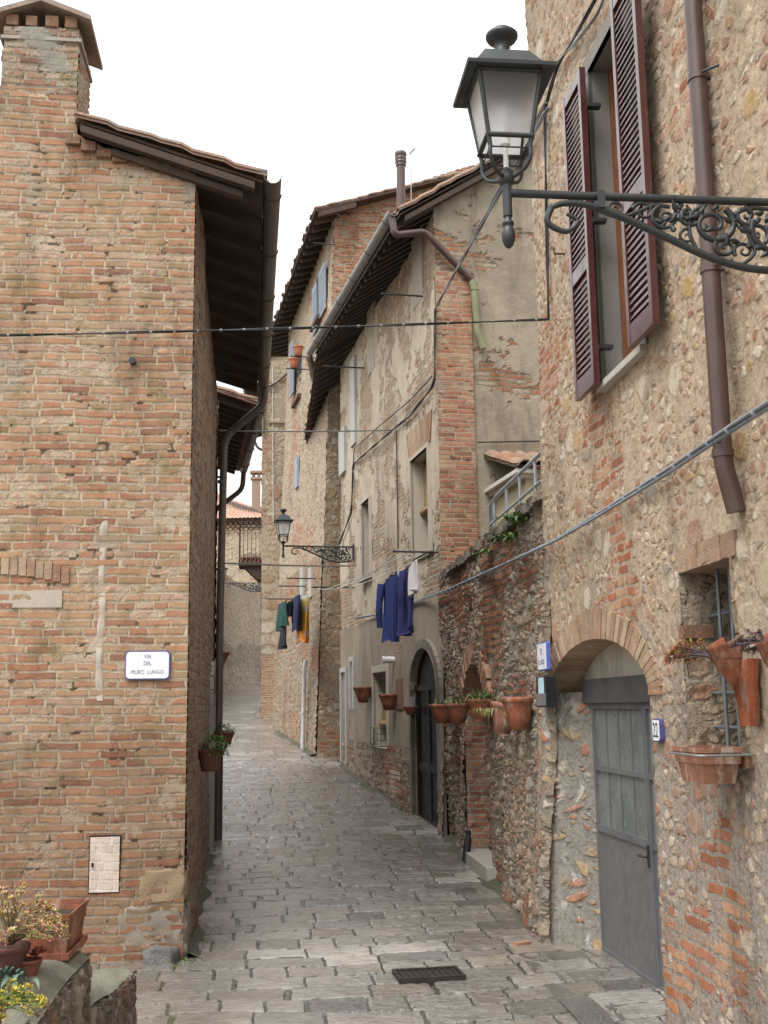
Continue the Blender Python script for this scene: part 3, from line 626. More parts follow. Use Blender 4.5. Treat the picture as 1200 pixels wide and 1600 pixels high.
rafters(S2.P(.1, .5, E2), S2.P(4.5, .5, E2), up2, .9, SLP, h2, .3, .09, .09, -.05)
gutter('gutter', S2.P(.0, .62, E2), S2.P(4.5, .62, E2 - .04), .07, h2, m_gutter)
downpipe('downpipe', [S2.P(4.45, .62, E2 - .06), S2.P(4.45, .6, E2 - .4), S2.P(4.6, .02, E2 - .85), S2.P(4.6, .03, E2 - 1.4)], .045, h2, m_gutter)

# ================================================================== STONE HOUSE ON THE RIGHT (number 22)
FH = Frame((1.55, 7.14), -6.2, -1)
sh = empty('stone_house', (2.6, 6, 0), 'rubble stone house with arched doorway, wine brown louvred shutters and a barred window', 'house')
S1 = 2.03
AO = (-.33, 2.05, 1.9, .5)       # arched opening: s0, s1, springing, rise
W1 = (-.50, .26, 4.0, 6.32)      # shuttered window
W2 = (-1.62, -.93, 1.6, 2.56)    # barred window
def hoff(s, z):
    k = np.clip(s / 2.2, 0, 1); k = k * k * (3 - 2 * k)
    return (.015 + .15 * k) * np.clip(1 - z / 2.2, 0, 1.2) ** 1.4 + .012 * np.sin(s * 2.1 + z) + .01 * np.sin(z * 2.7 - s)
hh = wall('wall', FH, -4.6, S1, -.3, 9, .0165, m_rub22, sh, holes=[(AO[0], AO[1] - .05, -.4, AO[2], AO[3]), (1.0, S1 + .1, -.4, AO[2] - .04), W1, W2], off=hoff)
FHe = Frame(FH.P(S1, 0, 0)[:2], 83.8, -1)
wall('wall', FHe, .02, 5, 3, 9, .1, m_rub22, sh)
bodybox('wall', [FH.P(-4.6, -.75, 0)[:2], FH.P(S1 - .06, -.75, 0)[:2], FH.P(S1 - .06, -5, 0)[:2], FH.P(-4.6, -5, 0)[:2]], -.3, 9, m_rubC, sh)
AH = FH.P(-4.7, .45, 9); BH = FH.P(S1 + .15, .45, 9)
tiles('roof', AH, BH, -FH.n.to_3d(), 5.6, .3, sh, m_tile, .05)
mb = MB(); slab(mb, AH, BH, -FH.n.to_3d(), 5.6, .3, -.06, -.03); mb.build('roof_boards', m_wood, sh)
# --- arched doorway
mb = MB(); arch_ring(mb, FH, AO[0] + .0, AO[1] - .05, AO[2], AO[3] - .1, .2, -.32, .022, 40, .005); mb.build('arch', m_vous, sh)
mb = MB(); c = (AO[0] + AO[1] - .05) / 2
arch_ring(mb, FH, AO[0] - .002, AO[1] - .048, AO[2], AO[3] - .1, .17, -.34, .006, 60, 0); mb.build('arch_mortar', m_mortar, sh)
# reveals: far jamb seen broad and grey, near jamb hidden
DP = Frame((1.735, 7.62), -6.5, -1)   # door plane
mb = MB(); f0 = FH.P(AO[1] - .05, .0, 0)
def quadgrid(name, P00, P10, P01, P11, nu, nv, mat, parent, uvs):
    P = [np.array(p) for p in (P00, P10, P01, P11)]; U, V = np.meshgrid(np.linspace(0, 1, nu), np.linspace(0, 1, nv)); U_ = U[..., None]; V_ = V[..., None]
    co = (P[0] * (1 - U_) + P[1] * U_) * (1 - V_) + (P[2] * (1 - U_) + P[3] * U_) * V_
    uv = np.stack([U * uvs[0] + uvs[2], V * uvs[1] + uvs[3]], -1); idx = np.arange(U.size).reshape(U.shape)
    q = np.stack([idx[:-1, :-1], idx[:-1, 1:], idx[1:, 1:], idx[1:, :-1]], -1).reshape(-1, 4)
    c = co.reshape(-1, 3); fn = np.cross(c[q[0, 1]] - c[q[0, 0]], c[q[0, 3]] - c[q[0, 0]]); mid = c.mean(0)
    if fn @ (np.array([0, 0, 1.4]) - mid) < 0: q = q[:, ::-1]
    return link(name, fast_mesh(name, c, q, uv.reshape(-1, 2), mat), parent)
dlb = DP.at(945, 1495); dlt = DP.at(940, 1080)
jo = lambda z: FH.P(AO[1] - .1, float(hoff(np.array(AO[1]), np.array(z))) + .01, z)
m_jamb = mat_rubble('grey_cement_jamb', [(.42, .17, .09), (.44, .32, .17), (.47, .41, .33), (.36, .14, .08), (.25, .2, .17), (.4, .28, .13)], (.245, .225, .19), (.2, .185, .16), .17, .66, .022, None, None, dark=.4, soft=.07, edge=.2, relief=.8, small=.5, eff=.75)
def profile_sheet(name, pts_of_z, z0, z1, res, mat, parent, uvo=(0, 0)):
    zs = np.arange(z0, z1 + res * .5, res); rows = []; us = []
    for z in zs:
        P = pts_of_z(z); L = [0.0]; out = []; 
        for a_, b_ in zip(P[:-1], P[1:]): L.append(L[-1] + (b_ - a_).length)
        n = 46; t = np.linspace(0, L[-1], n); out = np.stack([np.interp(t, L, [p[k] for p in P]) for k in range(3)], -1); rows.append(out); us.append(t)
    co = np.array(rows); uv = np.stack([np.array(us) + uvo[0], np.repeat(zs[:, None], 46, 1) + uvo[1]], -1); idx = np.arange(co.shape[0] * 46).reshape(-1, 46)
    q = np.stack([idx[:-1, :-1], idx[:-1, 1:], idx[1:, 1:], idx[1:, :-1]], -1).reshape(-1, 4); c = co.reshape(-1, 3); k = q[len(q) // 2 + 20]; fn = np.cross(c[k[1]] - c[k[0]], c[k[3]] - c[k[0]])
    if fn @ (np.array([0, 0, 1.4]) - c.mean(0)) < 0: q = q[:, ::-1]
    return link(name, fast_mesh(name, c, q, uv.reshape(-1, 2), mat), parent)
def jambpts(z):
    e = float(hoff(np.array(AO[1]), np.array(z))) + .035; s_ = AO[1] - .035; w_ = .04 * math.sin(z * 8.3) + .03 * math.sin(z * 19 + 1); P = [FH.P(s_ + .3 + w_, e - .05, z), FH.P(s_ + .2 + w_, e - .008, z), FH.P(s_ + .1, e + .004, z)]
    P += [FH.P(s_ + .06 - .06 * math.sin(a), e - .06 + .06 * math.cos(a), z) for a in np.linspace(0, math.pi / 2, 6)]
    return P + [DP.P(dlb[0] + .02, -.03, z)]
profile_sheet('door_jamb', jambpts, -.1, AO[2] + .04, .014, m_jamb, sh, (3, 0))
wall('wall', FH, AO[1] + .07, 2.62, -.3, 3.0, .0165, m_rub22, sh, off=lambda s, z: hoff(s, z) + .022 - .08 * np.clip((s - 2.3) / .3, 0, 1) - .1 * np.clip((z - 2.4) / .5, 0, 1), top=lambda s: 2.95 - .5 * (s - 2.0) + .08 * np.sin(s * 23))
quadgrid('door_jamb', FH.P(AO[0] + .01, .012, -.1), FH.P(AO[0] + .01, -.4, -.1), FH.P(AO[0] + .01, .012, 2), FH.P(AO[0] + .01, -.4, 2), 20, 100, m_jamb, sh, (.4, 2.1, 7, 0))
# tympanum over the door, door beam
mb = MB(); wall('tympanum', DP, -.5, dlb[0] + .25, 1.98, 2.6, .03, mat_plaster('stained_tympanum', (.44, .4, .33), (.3, .27, .22), bricks=False, dark=.5), sh, off=lambda s, z: 0 * s - .01)
mb = MB(); mb.box(DP, -.5, dlb[0] + .12, -.05, .05, 1.86, 2.04); mb.build('door_beam', plain('grey_beam', (.075, .072, .072), .7, var=.25, scale=5), sh)
# metal door
m_door = plain('dark_grey_painted_steel', (.14, .14, .146), .5, .2, var=.2, scale=4)
t_ = NT('dusty_door_panel'); o_ = t_.obj(); a_ = t_.noise(o_, 3, 5, .65, dim='3D'); f_ = t_.noise(o_, 11, 5, .7, dim='3D'); zz_ = t_.sep(o_)[2]
m_doorp = t_.finish(t_.mix(t_.M('MULTIPLY', t_.step(f_, .45, .75), .5), t_.mix(a_, (.105, .105, .108), (.145, .143, .14)), (.2, .19, .175)), t_.step(a_, .3, .7, .4, .7), f_, .003, metallic=.1)
m_doorg = plain('dusty_green_door_glass', (.15, .17, .155), .3, var=.3, scale=5, spec=.6)
ds1 = dlb[0]; ds0 = DP.at(1021, 1340)[0]; zt = 1.86; zm = DP.at(985, 1310)[1]; zm2 = DP.at(985, 1208)[1]
door = MB(); fr = .035
door.box(DP, ds0 - .55, ds1 + .02, -.05, -.012, 0, .03)
D = door.build('door', m_door, sh)
def leaf(s0, s1, n, first):
    mb = MB(); mb.box(DP, s0, s0 + fr, -.02, .02, .012, zt); mb.box(DP, s1 - fr, s1, -.02, .02, .012, zt); mb.box(DP, s0 + fr, s1 - fr, -.02, .019, .012, .07); mb.box(DP, s0 + fr, s1 - fr, -.02, .019, zt - .045, zt)
    mb.box(DP, s0 + fr, s1 - fr, -.018, .016, zm - .02, zm + .03); mb.box(DP, s0 + fr, s1 - fr, -.018, .016, zm2 - .018, zm2 + .018)
    lf = mb.build('leaf_frame', m_door, D)
    mb = MB(); mb.box(DP, s0 + fr, s1 - fr, -.014, -.004, zm + .03, zt - .045)
    mb.build('glass', m_doorg, D)
    mb = MB(); mb.box(DP, s0 + fr, s1 - fr, -.012, .004, .07, zm - .02); mb.box(DP, (s0 + s1) / 2 - .006, (s0 + s1) / 2 + .006, .004, .009, .07, zm - .02); mb.build('panel', m_doorp, D)
    for k in range(1, n):
        mb = MB(); s = s0 + fr + (s1 - s0 - 2 * fr) * k / n; mb.box(DP, s - .007, s + .007, -.004, .006, zm + .03, zm2 - .018); mb.box(DP, s - .007, s + .007, -.004, .006, zm2 + .018, zt - .045); mb.build('glazing_bar', m_door, D)
leaf(ds0, ds1, 4, True); leaf(ds0 - .56, ds0 - .006, 2, False)
hz = DP.at(1018, 1338)[1]
mb = MB(); mb.box(DP, ds0 + .01, ds0 + .045, .02, .028, hz - .07, hz + .07); mb.tube(pipe_path([DP.P(ds0 + .028, .02, hz), DP.P(ds0 + .028, .06, hz), DP.P(ds0 + .13, .06, hz - .004)], .015), .009, 8); mb.build('handle', m_iron, D)
# --- shuttered window
win = empty('window', FH.P(-.1, -.2, 4.0)); win.parent = sh; win.location = FH.P(-.1, -.2, 4.0) - sh.location
m_reveal = plain('smooth_grey_window_reveal', (.2, .19, .17), .85, var=.15, scale=3)
mb = MB(); strip(mb, FH, [(W1[1], W1[2]), (W1[1], W1[3]), (W1[0], W1[3]), (W1[0], W1[2])], .022, -.2); mb.build('reveal', m_reveal, win, fix=False)
mb = MB(); mb.box(FH, W1[0] - .11, W1[0], -.01, .016, W1[2], W1[3] + .0); mb.box(FH, W1[1], W1[1] + .07, -.01, .016, W1[2], W1[3]); mb.box(FH, W1[0] - .11, W1[1] + .07, -.012, .019, W1[3], W1[3] + .12); mb.build('surround', m_reveal, win)
mb = MB(); mb.box(FH, W1[0] - .1, W1[1] + .06, -.3, .05, W1[2] - .045, W1[2]); mb.build('sill', plain('pale_stone_sill', (.4, .37, .32), .8), win)
m_sash = plain('orange_brown_varnished_wood', (.2, .075, .03), .4, var=.25, scale=7, spec=.5)
mb = MB(); o0, o1 = -.2, -.13
for a, b in ((W1[0], W1[0] + .07), (W1[1] - .07, W1[1]), (-.15, -.09)): mb.box(FH, a, b, o0, o1, W1[2], W1[3])
mb.box(FH, W1[0] + .07, W1[1] - .07, o0, o1 - .003, W1[2], W1[2] + .09); mb.box(FH, W1[0] + .07, W1[1] - .07, o0, o1 - .003, W1[3] - .08, W1[3]); mb.build('frame', m_sash, win)
mb = MB(); mb.box(FH, W1[0] + .06, W1[1] - .06, -.19, -.18, W1[2] + .05, W1[3] - .05); mb.build('glass', plain('dark_window_glass', (.02, .022, .024), .08, spec=.6), win)
zi = FH.at(965, 400, -.15)[1]
mb = MB(); mb.box(FH, W1[0] + .03, W1[1] - .3, -.12, -.1, W1[2] + .01, zi - .02)
mb.build('casement', m_sash, win)
m_shut = plain('wine_brown_painted_wood', (.07, .023, .02), .24, var=.15, scale=6, spec=.7)
def shutter(s0, s1, z0, z1, off, tilt=0):
    """closed rectangle frame with sloping louvres, standing off the wall"""
    r = empty('shutter', FH.P((s0 + s1) / 2, off, z0)); r.parent = sh; r.location = FH.P((s0 + s1) / 2, off, z0) - sh.location
    st, th = .05, .042; mb = MB()
    mb.box(FH, s0, s0 + st, off, off + th, z0, z1); mb.box(FH, s1 - st, s1, off, off + th, z0, z1)
    zr = [(z0, z0 + .13), (z0 + (z1 - z0) * .36, z0 + (z1 - z0) * .36 + .1), (z1 - .09, z1)]
    for a, b in zr: mb.box(FH, s0 + st, s1 - st, off + .002, off + th - .002, a, b)
    mb.build('frame', m_shut, r)
    mb = MB()
    for (a0, a1), (b0, b1) in zip(zr[:-1], zr[1:]):
        n = int((b0 - a1) / .046)
        for k in range(n):
            z = a1 + (b0 - a1) * (k + .5) / n
            mb.box8([FH.P(s, o, z + dz + dd_) for dd_ in (-.004, .004) for s, o, dz in ((s0 + st, off + .006, .05), (s1 - st, off + .006, .05), (s1 - st, off + th - .006, -.042), (s0 + st, off + th - .006, -.042))])
    mb.build('louvres', m_shut, r)
    for z in (z0 + .25, (z0 + z1) / 2, z1 - .3):
        mb = MB(); hs_ = s0 if s0 > 0 else s1; sg = -1 if s0 > 0 else 1
        mb.box(FH, hs_ - .03, hs_ + .03, -.02, off, z - .012, z + .012); mb.build('hinge', m_iron, r)
    return r
shutter(.14, .6, 3.97, 6.28, .075); shutter(-1.05, -.60, 3.97, 6.28, .085)
mb = MB(); p = FH.at(889, 392, 0); mb.tube([FH.P(p[0] + .06, -.02, p[1]), FH.P(p[0] + .06, .1, p[1]), FH.P(p[0] + .06, .1, p[1] + .05)], .008, 6); mb.build('shutter_hook', m_rust, sh)
# --- barred window
w2 = empty('window', FH.P(-1.27, -.2, 1.6)); w2.parent = sh; w2.location = FH.P(-1.27, -.2, 1.6) - sh.location
mb = MB(); strip(mb, FH, [(W2[1], W2[2]), (W2[1], W2[3]), (W2[0], W2[3]), (W2[0], W2[2])], .02, -.34, closed=True); mb.build('reveal', m_rubC, w2, fix=False)
mb = MB(); mb.box(FH, W2[0] - .05, W2[1] + .05, -.4, -.345, W2[2], W2[3]); mb.build('shadowed_pane', plain('dark_interior_pane', (.03, .032, .03), .3), w2)  # near-black pane, the darkness inside the window is put into its colour
mb = MB()
for s in (-1.13, -1.29, -1.45): mb.tube([FH.P(s, -.12, W2[2]), FH.P(s, -.12, W2[3])], .011, 8)
for z in (1.72, 1.9, 2.1, 2.32): mb.tube(pipe_path([FH.P(W2[1] + .02, -.14, z), FH.P(-1.13, -.135, z), FH.P(W2[0] - .02, -.135, z)], .03), .010, 8)
mb.build('grille', plain('worn_grey_iron', (.13, .145, .16), .5, .3, var=.3, scale=12), w2)
mb = MB()
for k, (a, b) in enumerate(((-.9, -1.2), (-1.215, -1.5), (-1.51, -1.68))): mb.box8([FH.P(s, o, z) for z, e in ((W2[3] - .0, 0), (W2[3] + .13, 0)) for s, o in ((b, -.33), (a, -.33), (a, .02 - .004 * k), (b, .02 - .004 * k))])
mb.build('lintel_bricks', island_mat('worn_lintel_bricks', [(.3, .19, .13), (.33, .22, .15), (.27, .17, .12)], bump=.012), w2)
mb = MB(); mb.box(FH, W2[1] - .02, W2[1] + .05, -.16, .02, 2.2, 2.27); mb.build('jamb_brick', m_vousd, w2); mb = MB(); mb.box(FH, W2[0] - .06, W2[1] + .06, -.3, .03, W2[2] - .06, W2[2]); mb.build('sill', m_vousd, w2)
# --- brown downpipe with a kicked foot
pb = FH.at(1172, 712, -.07); pt = FH.at(1128, 0, -.07); ps = (pb[0] + pt[0]) / 2
downpipe('downpipe', [FH.P(ps, .08, 9), FH.P(ps, .08, 3.0), FH.P(ps + .0, .03, 2.76)], .047, sh, m_brownpipe, [(FH.P(ps, .08, z), UPZ) for z in (3.05, 4.0, 5.05)], .05)
for z in (4.0, 5.05):
    mb = MB(); mb.tube([FH.P(ps, .0, z), FH.P(ps, .08, z)], .008, 6); mb.tube([FH.P(ps - .06, .08, z), FH.P(ps - .12, .0, z + .01)], .007, 6); mb.build('pipe_clamp', m_iron, sh)

# ================================================================== GARDEN WALL between the houses on the right
FG = Frame(FH.P(2.0, .0, 0)[:2], -5.5, -1)
gw = empty('garden_wall', FG.P(3, -.3, 0), 'dark rubble garden wall with a brick arched niche and a railing on top', 'wall')
GL = 5.85; GT = 3.6
NI = (FG.at(768, 1200)[0], FG.at(731, 1200)[0], .22, 1.75, .62)
def goff(s, z): return .15 * np.clip(1 - z / 2.2, 0, 1.2) ** 1.4 * np.clip(1 - s / 3.5, 0, 1) - .12 * np.clip(-s / .08, 0, 1) + .03 * np.sin(s * 1.9 + z * .8) + .022 * np.sin(z * 3.1 + s * 4)
wall('wall', FG, -.03, GL + .05, -.3, GT, .018, m_rubG, gw, holes=[NI], off=goff, top=lambda s: GT - .05 + .045 * np.sin(s * 5.1) + .03 * np.sin(s * 11.7))
mb = MB(); n0, n1 = NI[0], NI[1]
strip(mb, FG, [(n0, .22), (n1, .22), (n1, NI[3])] + arch_pts(n1, n0, NI[3], NI[4] - .06, 14)[1:] + [(n0, NI[3]), (n0, .22)], .02, -.24)
m_nb = mat_brick('niche_red_brick', [(0, (.22, .09, .055)), (.4, (.33, .13, .08)), (.8, (.36, .17, .1)), (1, (.28, .17, .11))], (.3, .25, .19), .24, .068, .012, .014, .75, (.3, .25, .19), .72, .5, .02)
mb.build('niche', m_nb, gw, fix=False)
wall('niche_back', FG, n0 - .05, n1 + .05, .2, 2.45, .03, m_rubG, gw, off=lambda s, z: 0 * s - .235)
mb = MB(); arch_ring(mb, FG, n0, n1, NI[3], NI[4] - .06, .22, -.2, .05, 26, .012); mb.build('niche_arch', m_vousd, gw)
mb = MB(); mb.box(FG, n0 - .1, n1 + .02, -.2, .1, -.1, .24); mb.build('niche_step', m_grey, gw)
mb = MB(); nn = 26
for k in range(nn):
    s = GL * k / nn; mb.box8([FG.P(a, o, z) for z in (GT - .09 + random.uniform(-.02, .02), GT + random.uniform(-.015, .03)) for a, o in ((s + .004, -.42), (s + GL / nn - .004, -.42), (s + GL / nn - .004, .05 + random.uniform(-.015, .02)), (s + .004, .05 + random.uniform(-.015, .02)))])
mb.build('coping', island_mat('dark_coping_stones', [(.13, .11, .09), (.17, .14, .11), (.11, .095, .075)], .9, .02, 12), gw)
bodybox('wall', [FG.P(0, -.26, 0)[:2], FG.P(GL, -.26, 0)[:2], FG.P(GL, -.45, 0)[:2], FG.P(0, -.45, 0)[:2]], -.2, GT - .1, m_rubC, gw)
# terrace earth behind the wall
mb = MB(); P = [FG.P(0, -.45, 0), FG.P(GL + .5, -.45, 0), FG.P(GL + .5, -6, 0), FG.P(0, -6, 0)]; mb.prism([p + Vector((0, 0, -.1)) for p in P], Vector((0, 0, 3.3)))
tag(mb.build('terrace', plain('terrace_earth', (.16, .14, .11), .95)), kind='structure')

# ================================================================== GREY PLASTER HOUSE (B)
HB = -12.5; B0 = (.76, 14.94)
FB = Frame(B0, HB, -1); FBg = Frame(B0, 90 + HB, 1)
bh = empty('plaster_house', FB.P(3, -2, 0), 'patched plaster house with arched black door, zinc gutter and brick gable pier', 'house')
BL = 7.6
g0 = atY(622, 341, 14.9); eB = FB.P(-.12, .55, g0.z); eBz1 = 8.95
def bz(s): return g0.z - .1 + (eBz1 - g0.z) * s / BL
wd1 = (FB.at(671, 780)[0], FB.at(644, 780)[0], FB.at(656, 870)[1], FB.at(656, 710)[1])
wd2 = (FB.at(579, 850)[0], FB.at(567, 850)[0], FB.at(573, 902)[1], FB.at(573, 782)[1])
wd3 = (FB.at(606, 1100)[0], FB.at(585, 1100)[0], FB.at(595, 1168)[1], FB.at(595, 1050)[1])
bd = (FB.at(690, 1200)[0], FB.at(648, 1200)[0], .2, FB.at(668, 1075)[1], .0); bd = (bd[0], bd[1], .2, bd[3], FB.at(668, 1012)[1] - bd[3])

ZL = 3.35
wall('wall', FB, 0, BL, ZL, 8.75, .03, m_plBf, bh, holes=[wd1, wd2], off=lambda s, z: .015 * np.sin(s * 1.3 + z), top=lambda s: bz(s) + .25)
wall('wall', FB, 0, BL, 1.25, ZL, .03, m_plBlow, bh, holes=[wd3, bd], off=lambda s, z: .012 + .012 * np.sin(s * 2 + z * 1.5))
wall('wall', FB, 0, BL, -.2, 1.25, .03, m_rubC, bh, holes=[bd, wd3], off=lambda s, z: .03 + .012 * np.sin(s * 3 + z) + .06 * np.clip(.8 - z, 0, 1))
# gable towards the camera
GBw = 3.6; r0 = atY(622, 341, 14.9); r1 = atY(775, 262, 15.4); gsl = (r1.z - r0.z) / (Vector(r1[:2]) - Vector(r0[:2])).length
def gtop(s): return g0.z + gsl * (s + .55) - .13
m_gab = mat_plaster('dark_flaking_plaster', (.32, .275, .21), (.24, .205, .155), at=.57, dark=.45, disp=.025, pal=[(.38, .18, .1), (.33, .25, .17), (.4, .33, .24), (.34, .16, .09)])
wall('wall', FBg, .0, 5.2, 2.9, 13, .03, m_gab, bh, top=gtop, off=lambda s, z: 0 * s)
q0, q1 = 0.0, FBg.at(738, 560)[0]
m_pier = mat_brick('red_pier_brick', [(0, (.19, .08, .05)), (.35, (.34, .13, .075)), (.75, (.37, .18, .1)), (1, (.4, .27, .16))], (.36, .29, .21), .25, .066, .009, .012, .75, (.34, .28, .2), .7, .4, .015)
wall('brick_pier', FBg, -.01, q1, 3.0, FBg.at(710, 425)[1], .02, m_pier, bh, off=lambda s, z: 0 * s + .03)
bodybox('wall', [FB.P(.1, -.75, 0)[:2], FB.P(BL, -.75, 0)[:2], FB.P(BL, -6, 0)[:2], FB.P(.1, -6, 0)[:2]], -.2, 8.5, m_rubC, bh)
A = FB.P(-.18, .55, g0.z); Bp = FB.P(BL - .4, .62, eBz1); upB = -FB.n.to_3d()
tiles('roof', A, Bp, upB, 5.5, gsl, bh, m_tile, .035)
mb = MB(); slab(mb, FB.P(-.14, .52, g0.z), FB.P(BL - .4, .58, eBz1), upB, 5.4, gsl, -.05, -.025); mb.build('roof_boards', m_wood, bh)
rafters(FB.P(.05, .52, g0.z), FB.P(BL - .45, .58, eBz1), upB, .95, gsl, bh, .33, .09, .11, -.055)
mb = MB(); slab(mb, FB.P(-.15, .45, g0.z), FB.P(-.02, .45, g0.z), upB, 5.2, gsl, -.13, -.052); mb.build('verge_board', m_wood, bh)
gutter('gutter', FB.P(-.2, .63, g0.z - .02), FB.P(BL - .55, .70, eBz1 - .06), .075, bh, m_bigut)
# second stretch of eaves that turns away down the street
F2 = Frame(FB.P(BL - .5, 0, 0)[:2], -6.8, -1)
A = F2.P(0, .55, eBz1 - .1); Bp = F2.P(5.2, .55, eBz1 - .55); 
gutter('gutter', F2.P(-.06, .71, eBz1 - .05), atY(497, 622, F2.P(3.6, 0, 0).y), .075, bh, m_bigut)
tiles('roof', A, Bp, -F2.n.to_3d(), 3, gsl, bh, m_tile, .04)
mb = MB(); slab(mb, A, Bp, -F2.n.to_3d(), 2.9, gsl, -.05, -.025); mb.build('roof_boards', m_wood, bh)
rafters(A, Bp, -F2.n.to_3d(), .9, gsl, bh, .33, .09, .11, -.055)
# brown pipe from the gutter down the gable, its last stretch green with algae
pp = [FB.P(-.12, .63, g0.z - .08), FB.P(-.14, .6, g0.z - .35)]
def G(u, v, o=.08): a = FBg.at(u, v, o); return FBg.P(a[0], o, a[1])
downpipe('downpipe', pp + [G(664, 362), G(737, 438)], .05, bh, m_brownpipe, (), .08)
downpipe('downpipe', [G(737, 438), G(741, 452), G(746, 520), G(755, 545)], .05, bh, plain('algae_green_pipe', (.2, .21, .11), .6, var=.3, scale=6), [(G(741, 452), UPZ)], .05)
# openings
def opening(F, h, parent, depth=.22, sur=.07, mat=None, arch=False, back=None, sill=False, so=.02):
    wn = empty('window' if not arch else 'door', F.P((h[0] + h[1]) / 2, -depth, h[2])); wn.parent = parent; wn.location = F.P((h[0] + h[1]) / 2, -depth, h[2]) - parent.location
    pr = [(h[1], h[2]), (h[1], h[3])] + (arch_pts(h[1], h[0], h[3], h[4], 16)[1:-1] if arch else []) + [(h[0], h[3]), (h[0], h[2])]
    mb = MB(); strip(mb, F, pr, so + .01, -depth, closed=not arch); mb.build('reveal', mat or m_white, wn, fix=False)
    mb = MB()
    if sur:
        mb.box(F, h[1], h[1] + sur, -.02, so, h[2], h[3]); mb.box(F, h[0] - sur, h[0], -.02, so, h[2], h[3])
        if arch: arch_ring(mb, F, h[0], h[1], h[3], h[4], sur, -.02, so, 20, 0)
        else: mb.box(F, h[0] - sur, h[1] + sur, -.02, so + .003, h[3], h[3] + sur)
        mb.build('surround', mat or m_white, wn)
    if sill:
        mb = MB(); mb.box(F, h[0] - .1, h[1] + .1, -.1, so + .06, h[2] - .06, h[2]); mb.build('sill', m_grey, wn)
    mb = MB(); mb.box(F, h[0] - .02, h[1] + .02, -depth - .04, -depth + .0, h[2], h[3] + (h[4] if arch else 0)); mb.build('pane', back or m_black, wn)
    return wn
m_blind = plain('straw_roller_blind', (.3, .2, .1), .85, var=.25, scale=14)
o1_ = opening(FB, wd1, bh, .3, .06)
mb = MB(); zb_ = wd1[2] + (wd1[3] - wd1[2]) * .48
mb.box(FB, wd1[0] + .01, wd1[1] - .01, -.2, -.18, zb_, wd1[3] - .02); mb.tube([FB.P(wd1[0] + .01, -.15, zb_), FB.P(wd1[1] - .01, -.15, zb_)], .045, 10); mb.build('roller_blind', m_blind, o1_)
mb = MB(); mb.box(FB, wd1[0], wd1[0] + .06, -.3, -.24, wd1[2], zb_); mb.box(FB, (wd1[0] + wd1[1]) / 2 - .03, (wd1[0] + wd1[1]) / 2 + .03, -.3, -.24, wd1[2], zb_); mb.build('frame', m_sash, o1_)
mb = MB()
for k in range(11):
    s = wd1[0] - .12 + (wd1[1] - wd1[0] + .24) * (k + .5) / 11; lean = (k - 5) * .03
    mb.box8([FB.P(s + d + (lean if z else 0), o, wd1[3] + .06 + (z * .42)) for z in (0, 1) for d, o in ((-.05, -.02), (.05, -.02), (.05, .014), (-.05, .014))])
mb.build('flat_arch', m_vousd if False else m_vous, o1_)
opening(FB, wd2, bh, .25, .05, sill=True)
o3 = opening(FB, wd3, bh, .25, .12)
mb = MB(); sm = (wd3[0] + wd3[1]) / 2
mb.box(FB, wd3[0] + .02, wd3[1] - .02, -.16, -.13, wd3[2] + .35, wd3[3] - .5); mb.tube([FB.P(wd3[0] + .02, -.12, wd3[2] + .38), FB.P(wd3[1] - .02, -.12, wd3[2] + .38)], .05, 10); mb.build('roller_blind', m_blind, o3)
mb = MB()
for z in np.linspace(wd3[2] + .03, wd3[2] + .32, 4): mb.tube([FB.P(wd3[0], .02, z), FB.P(wd3[0] + .1, .1, z), FB.P(wd3[1] - .1, .1, z), FB.P(wd3[1], .02, z)], .008, 6)
for k in range(4): s = wd3[0] + .1 + (wd3[1] - wd3[0] - .2) * k / 3; mb.tube([FB.P(s, .1, wd3[2] + .03), FB.P(s, .1, wd3[2] + .32)], .006, 6)
mb.build('window_guard', m_iron, o3)
dr = opening(FB, bd, bh, .05, .13, plain('brown_grey_render', (.21, .18, .14), .9, var=.3, scale=5), True, plain('black_green_door', (.008, .008, .007), .6, spec=.2), so=.05)
mb = MB(); mb.box(FB, bd[0], bd[1], -.06, -.02, bd[3] - .03, bd[3] + .05); mb.box(FB, (bd[0] + bd[1]) / 2 - .03, (bd[0] + bd[1]) / 2 + .03, -.06, -.028, bd[2], bd[3] - .03)
for a in (bd[0], bd[1] - .07): mb.box(FB, a, a + .07, -.06, -.031, bd[2], bd[3] - .03)
for z in (bd[2], bd[2] + .75): mb.box(FB, bd[0] + .07, bd[1] - .07, -.06, -.034, z, z + .12)
mb.build('door_frame', plain('dark_door_rails', (.014, .013, .012), .6, spec=.25), dr)
mb = MB(); mb.box(FB, bd[0] - .1, bd[1] + .1, -.1, .12, .05, bd[2] + .005); mb.build('door_step', m_grey, dr)
# bricked-up panels and small fittings on the lower wall
s0, z1 = FB.at(632, 1060); s1, z0 = FB.at(622, 1108); mb = MB(); mb.box(FB, s0, s1, -.02, .035, z0, z1); mb.build('wall_panel', m_vousd, bh)
s0, z1 = FB.at(629, 1205); s1, z0 = FB.at(615, 1262); mb = MB()
for k in range(8): z = z0 + (z1 - z0) * k / 8; mb.box(FB, s0 + random.uniform(-.02, .02), s1 + random.uniform(-.02, .02), -.02, .05, z + .01, z + (z1 - z0) / 8 - .01)
mb.build('block_infill', m_white, bh)
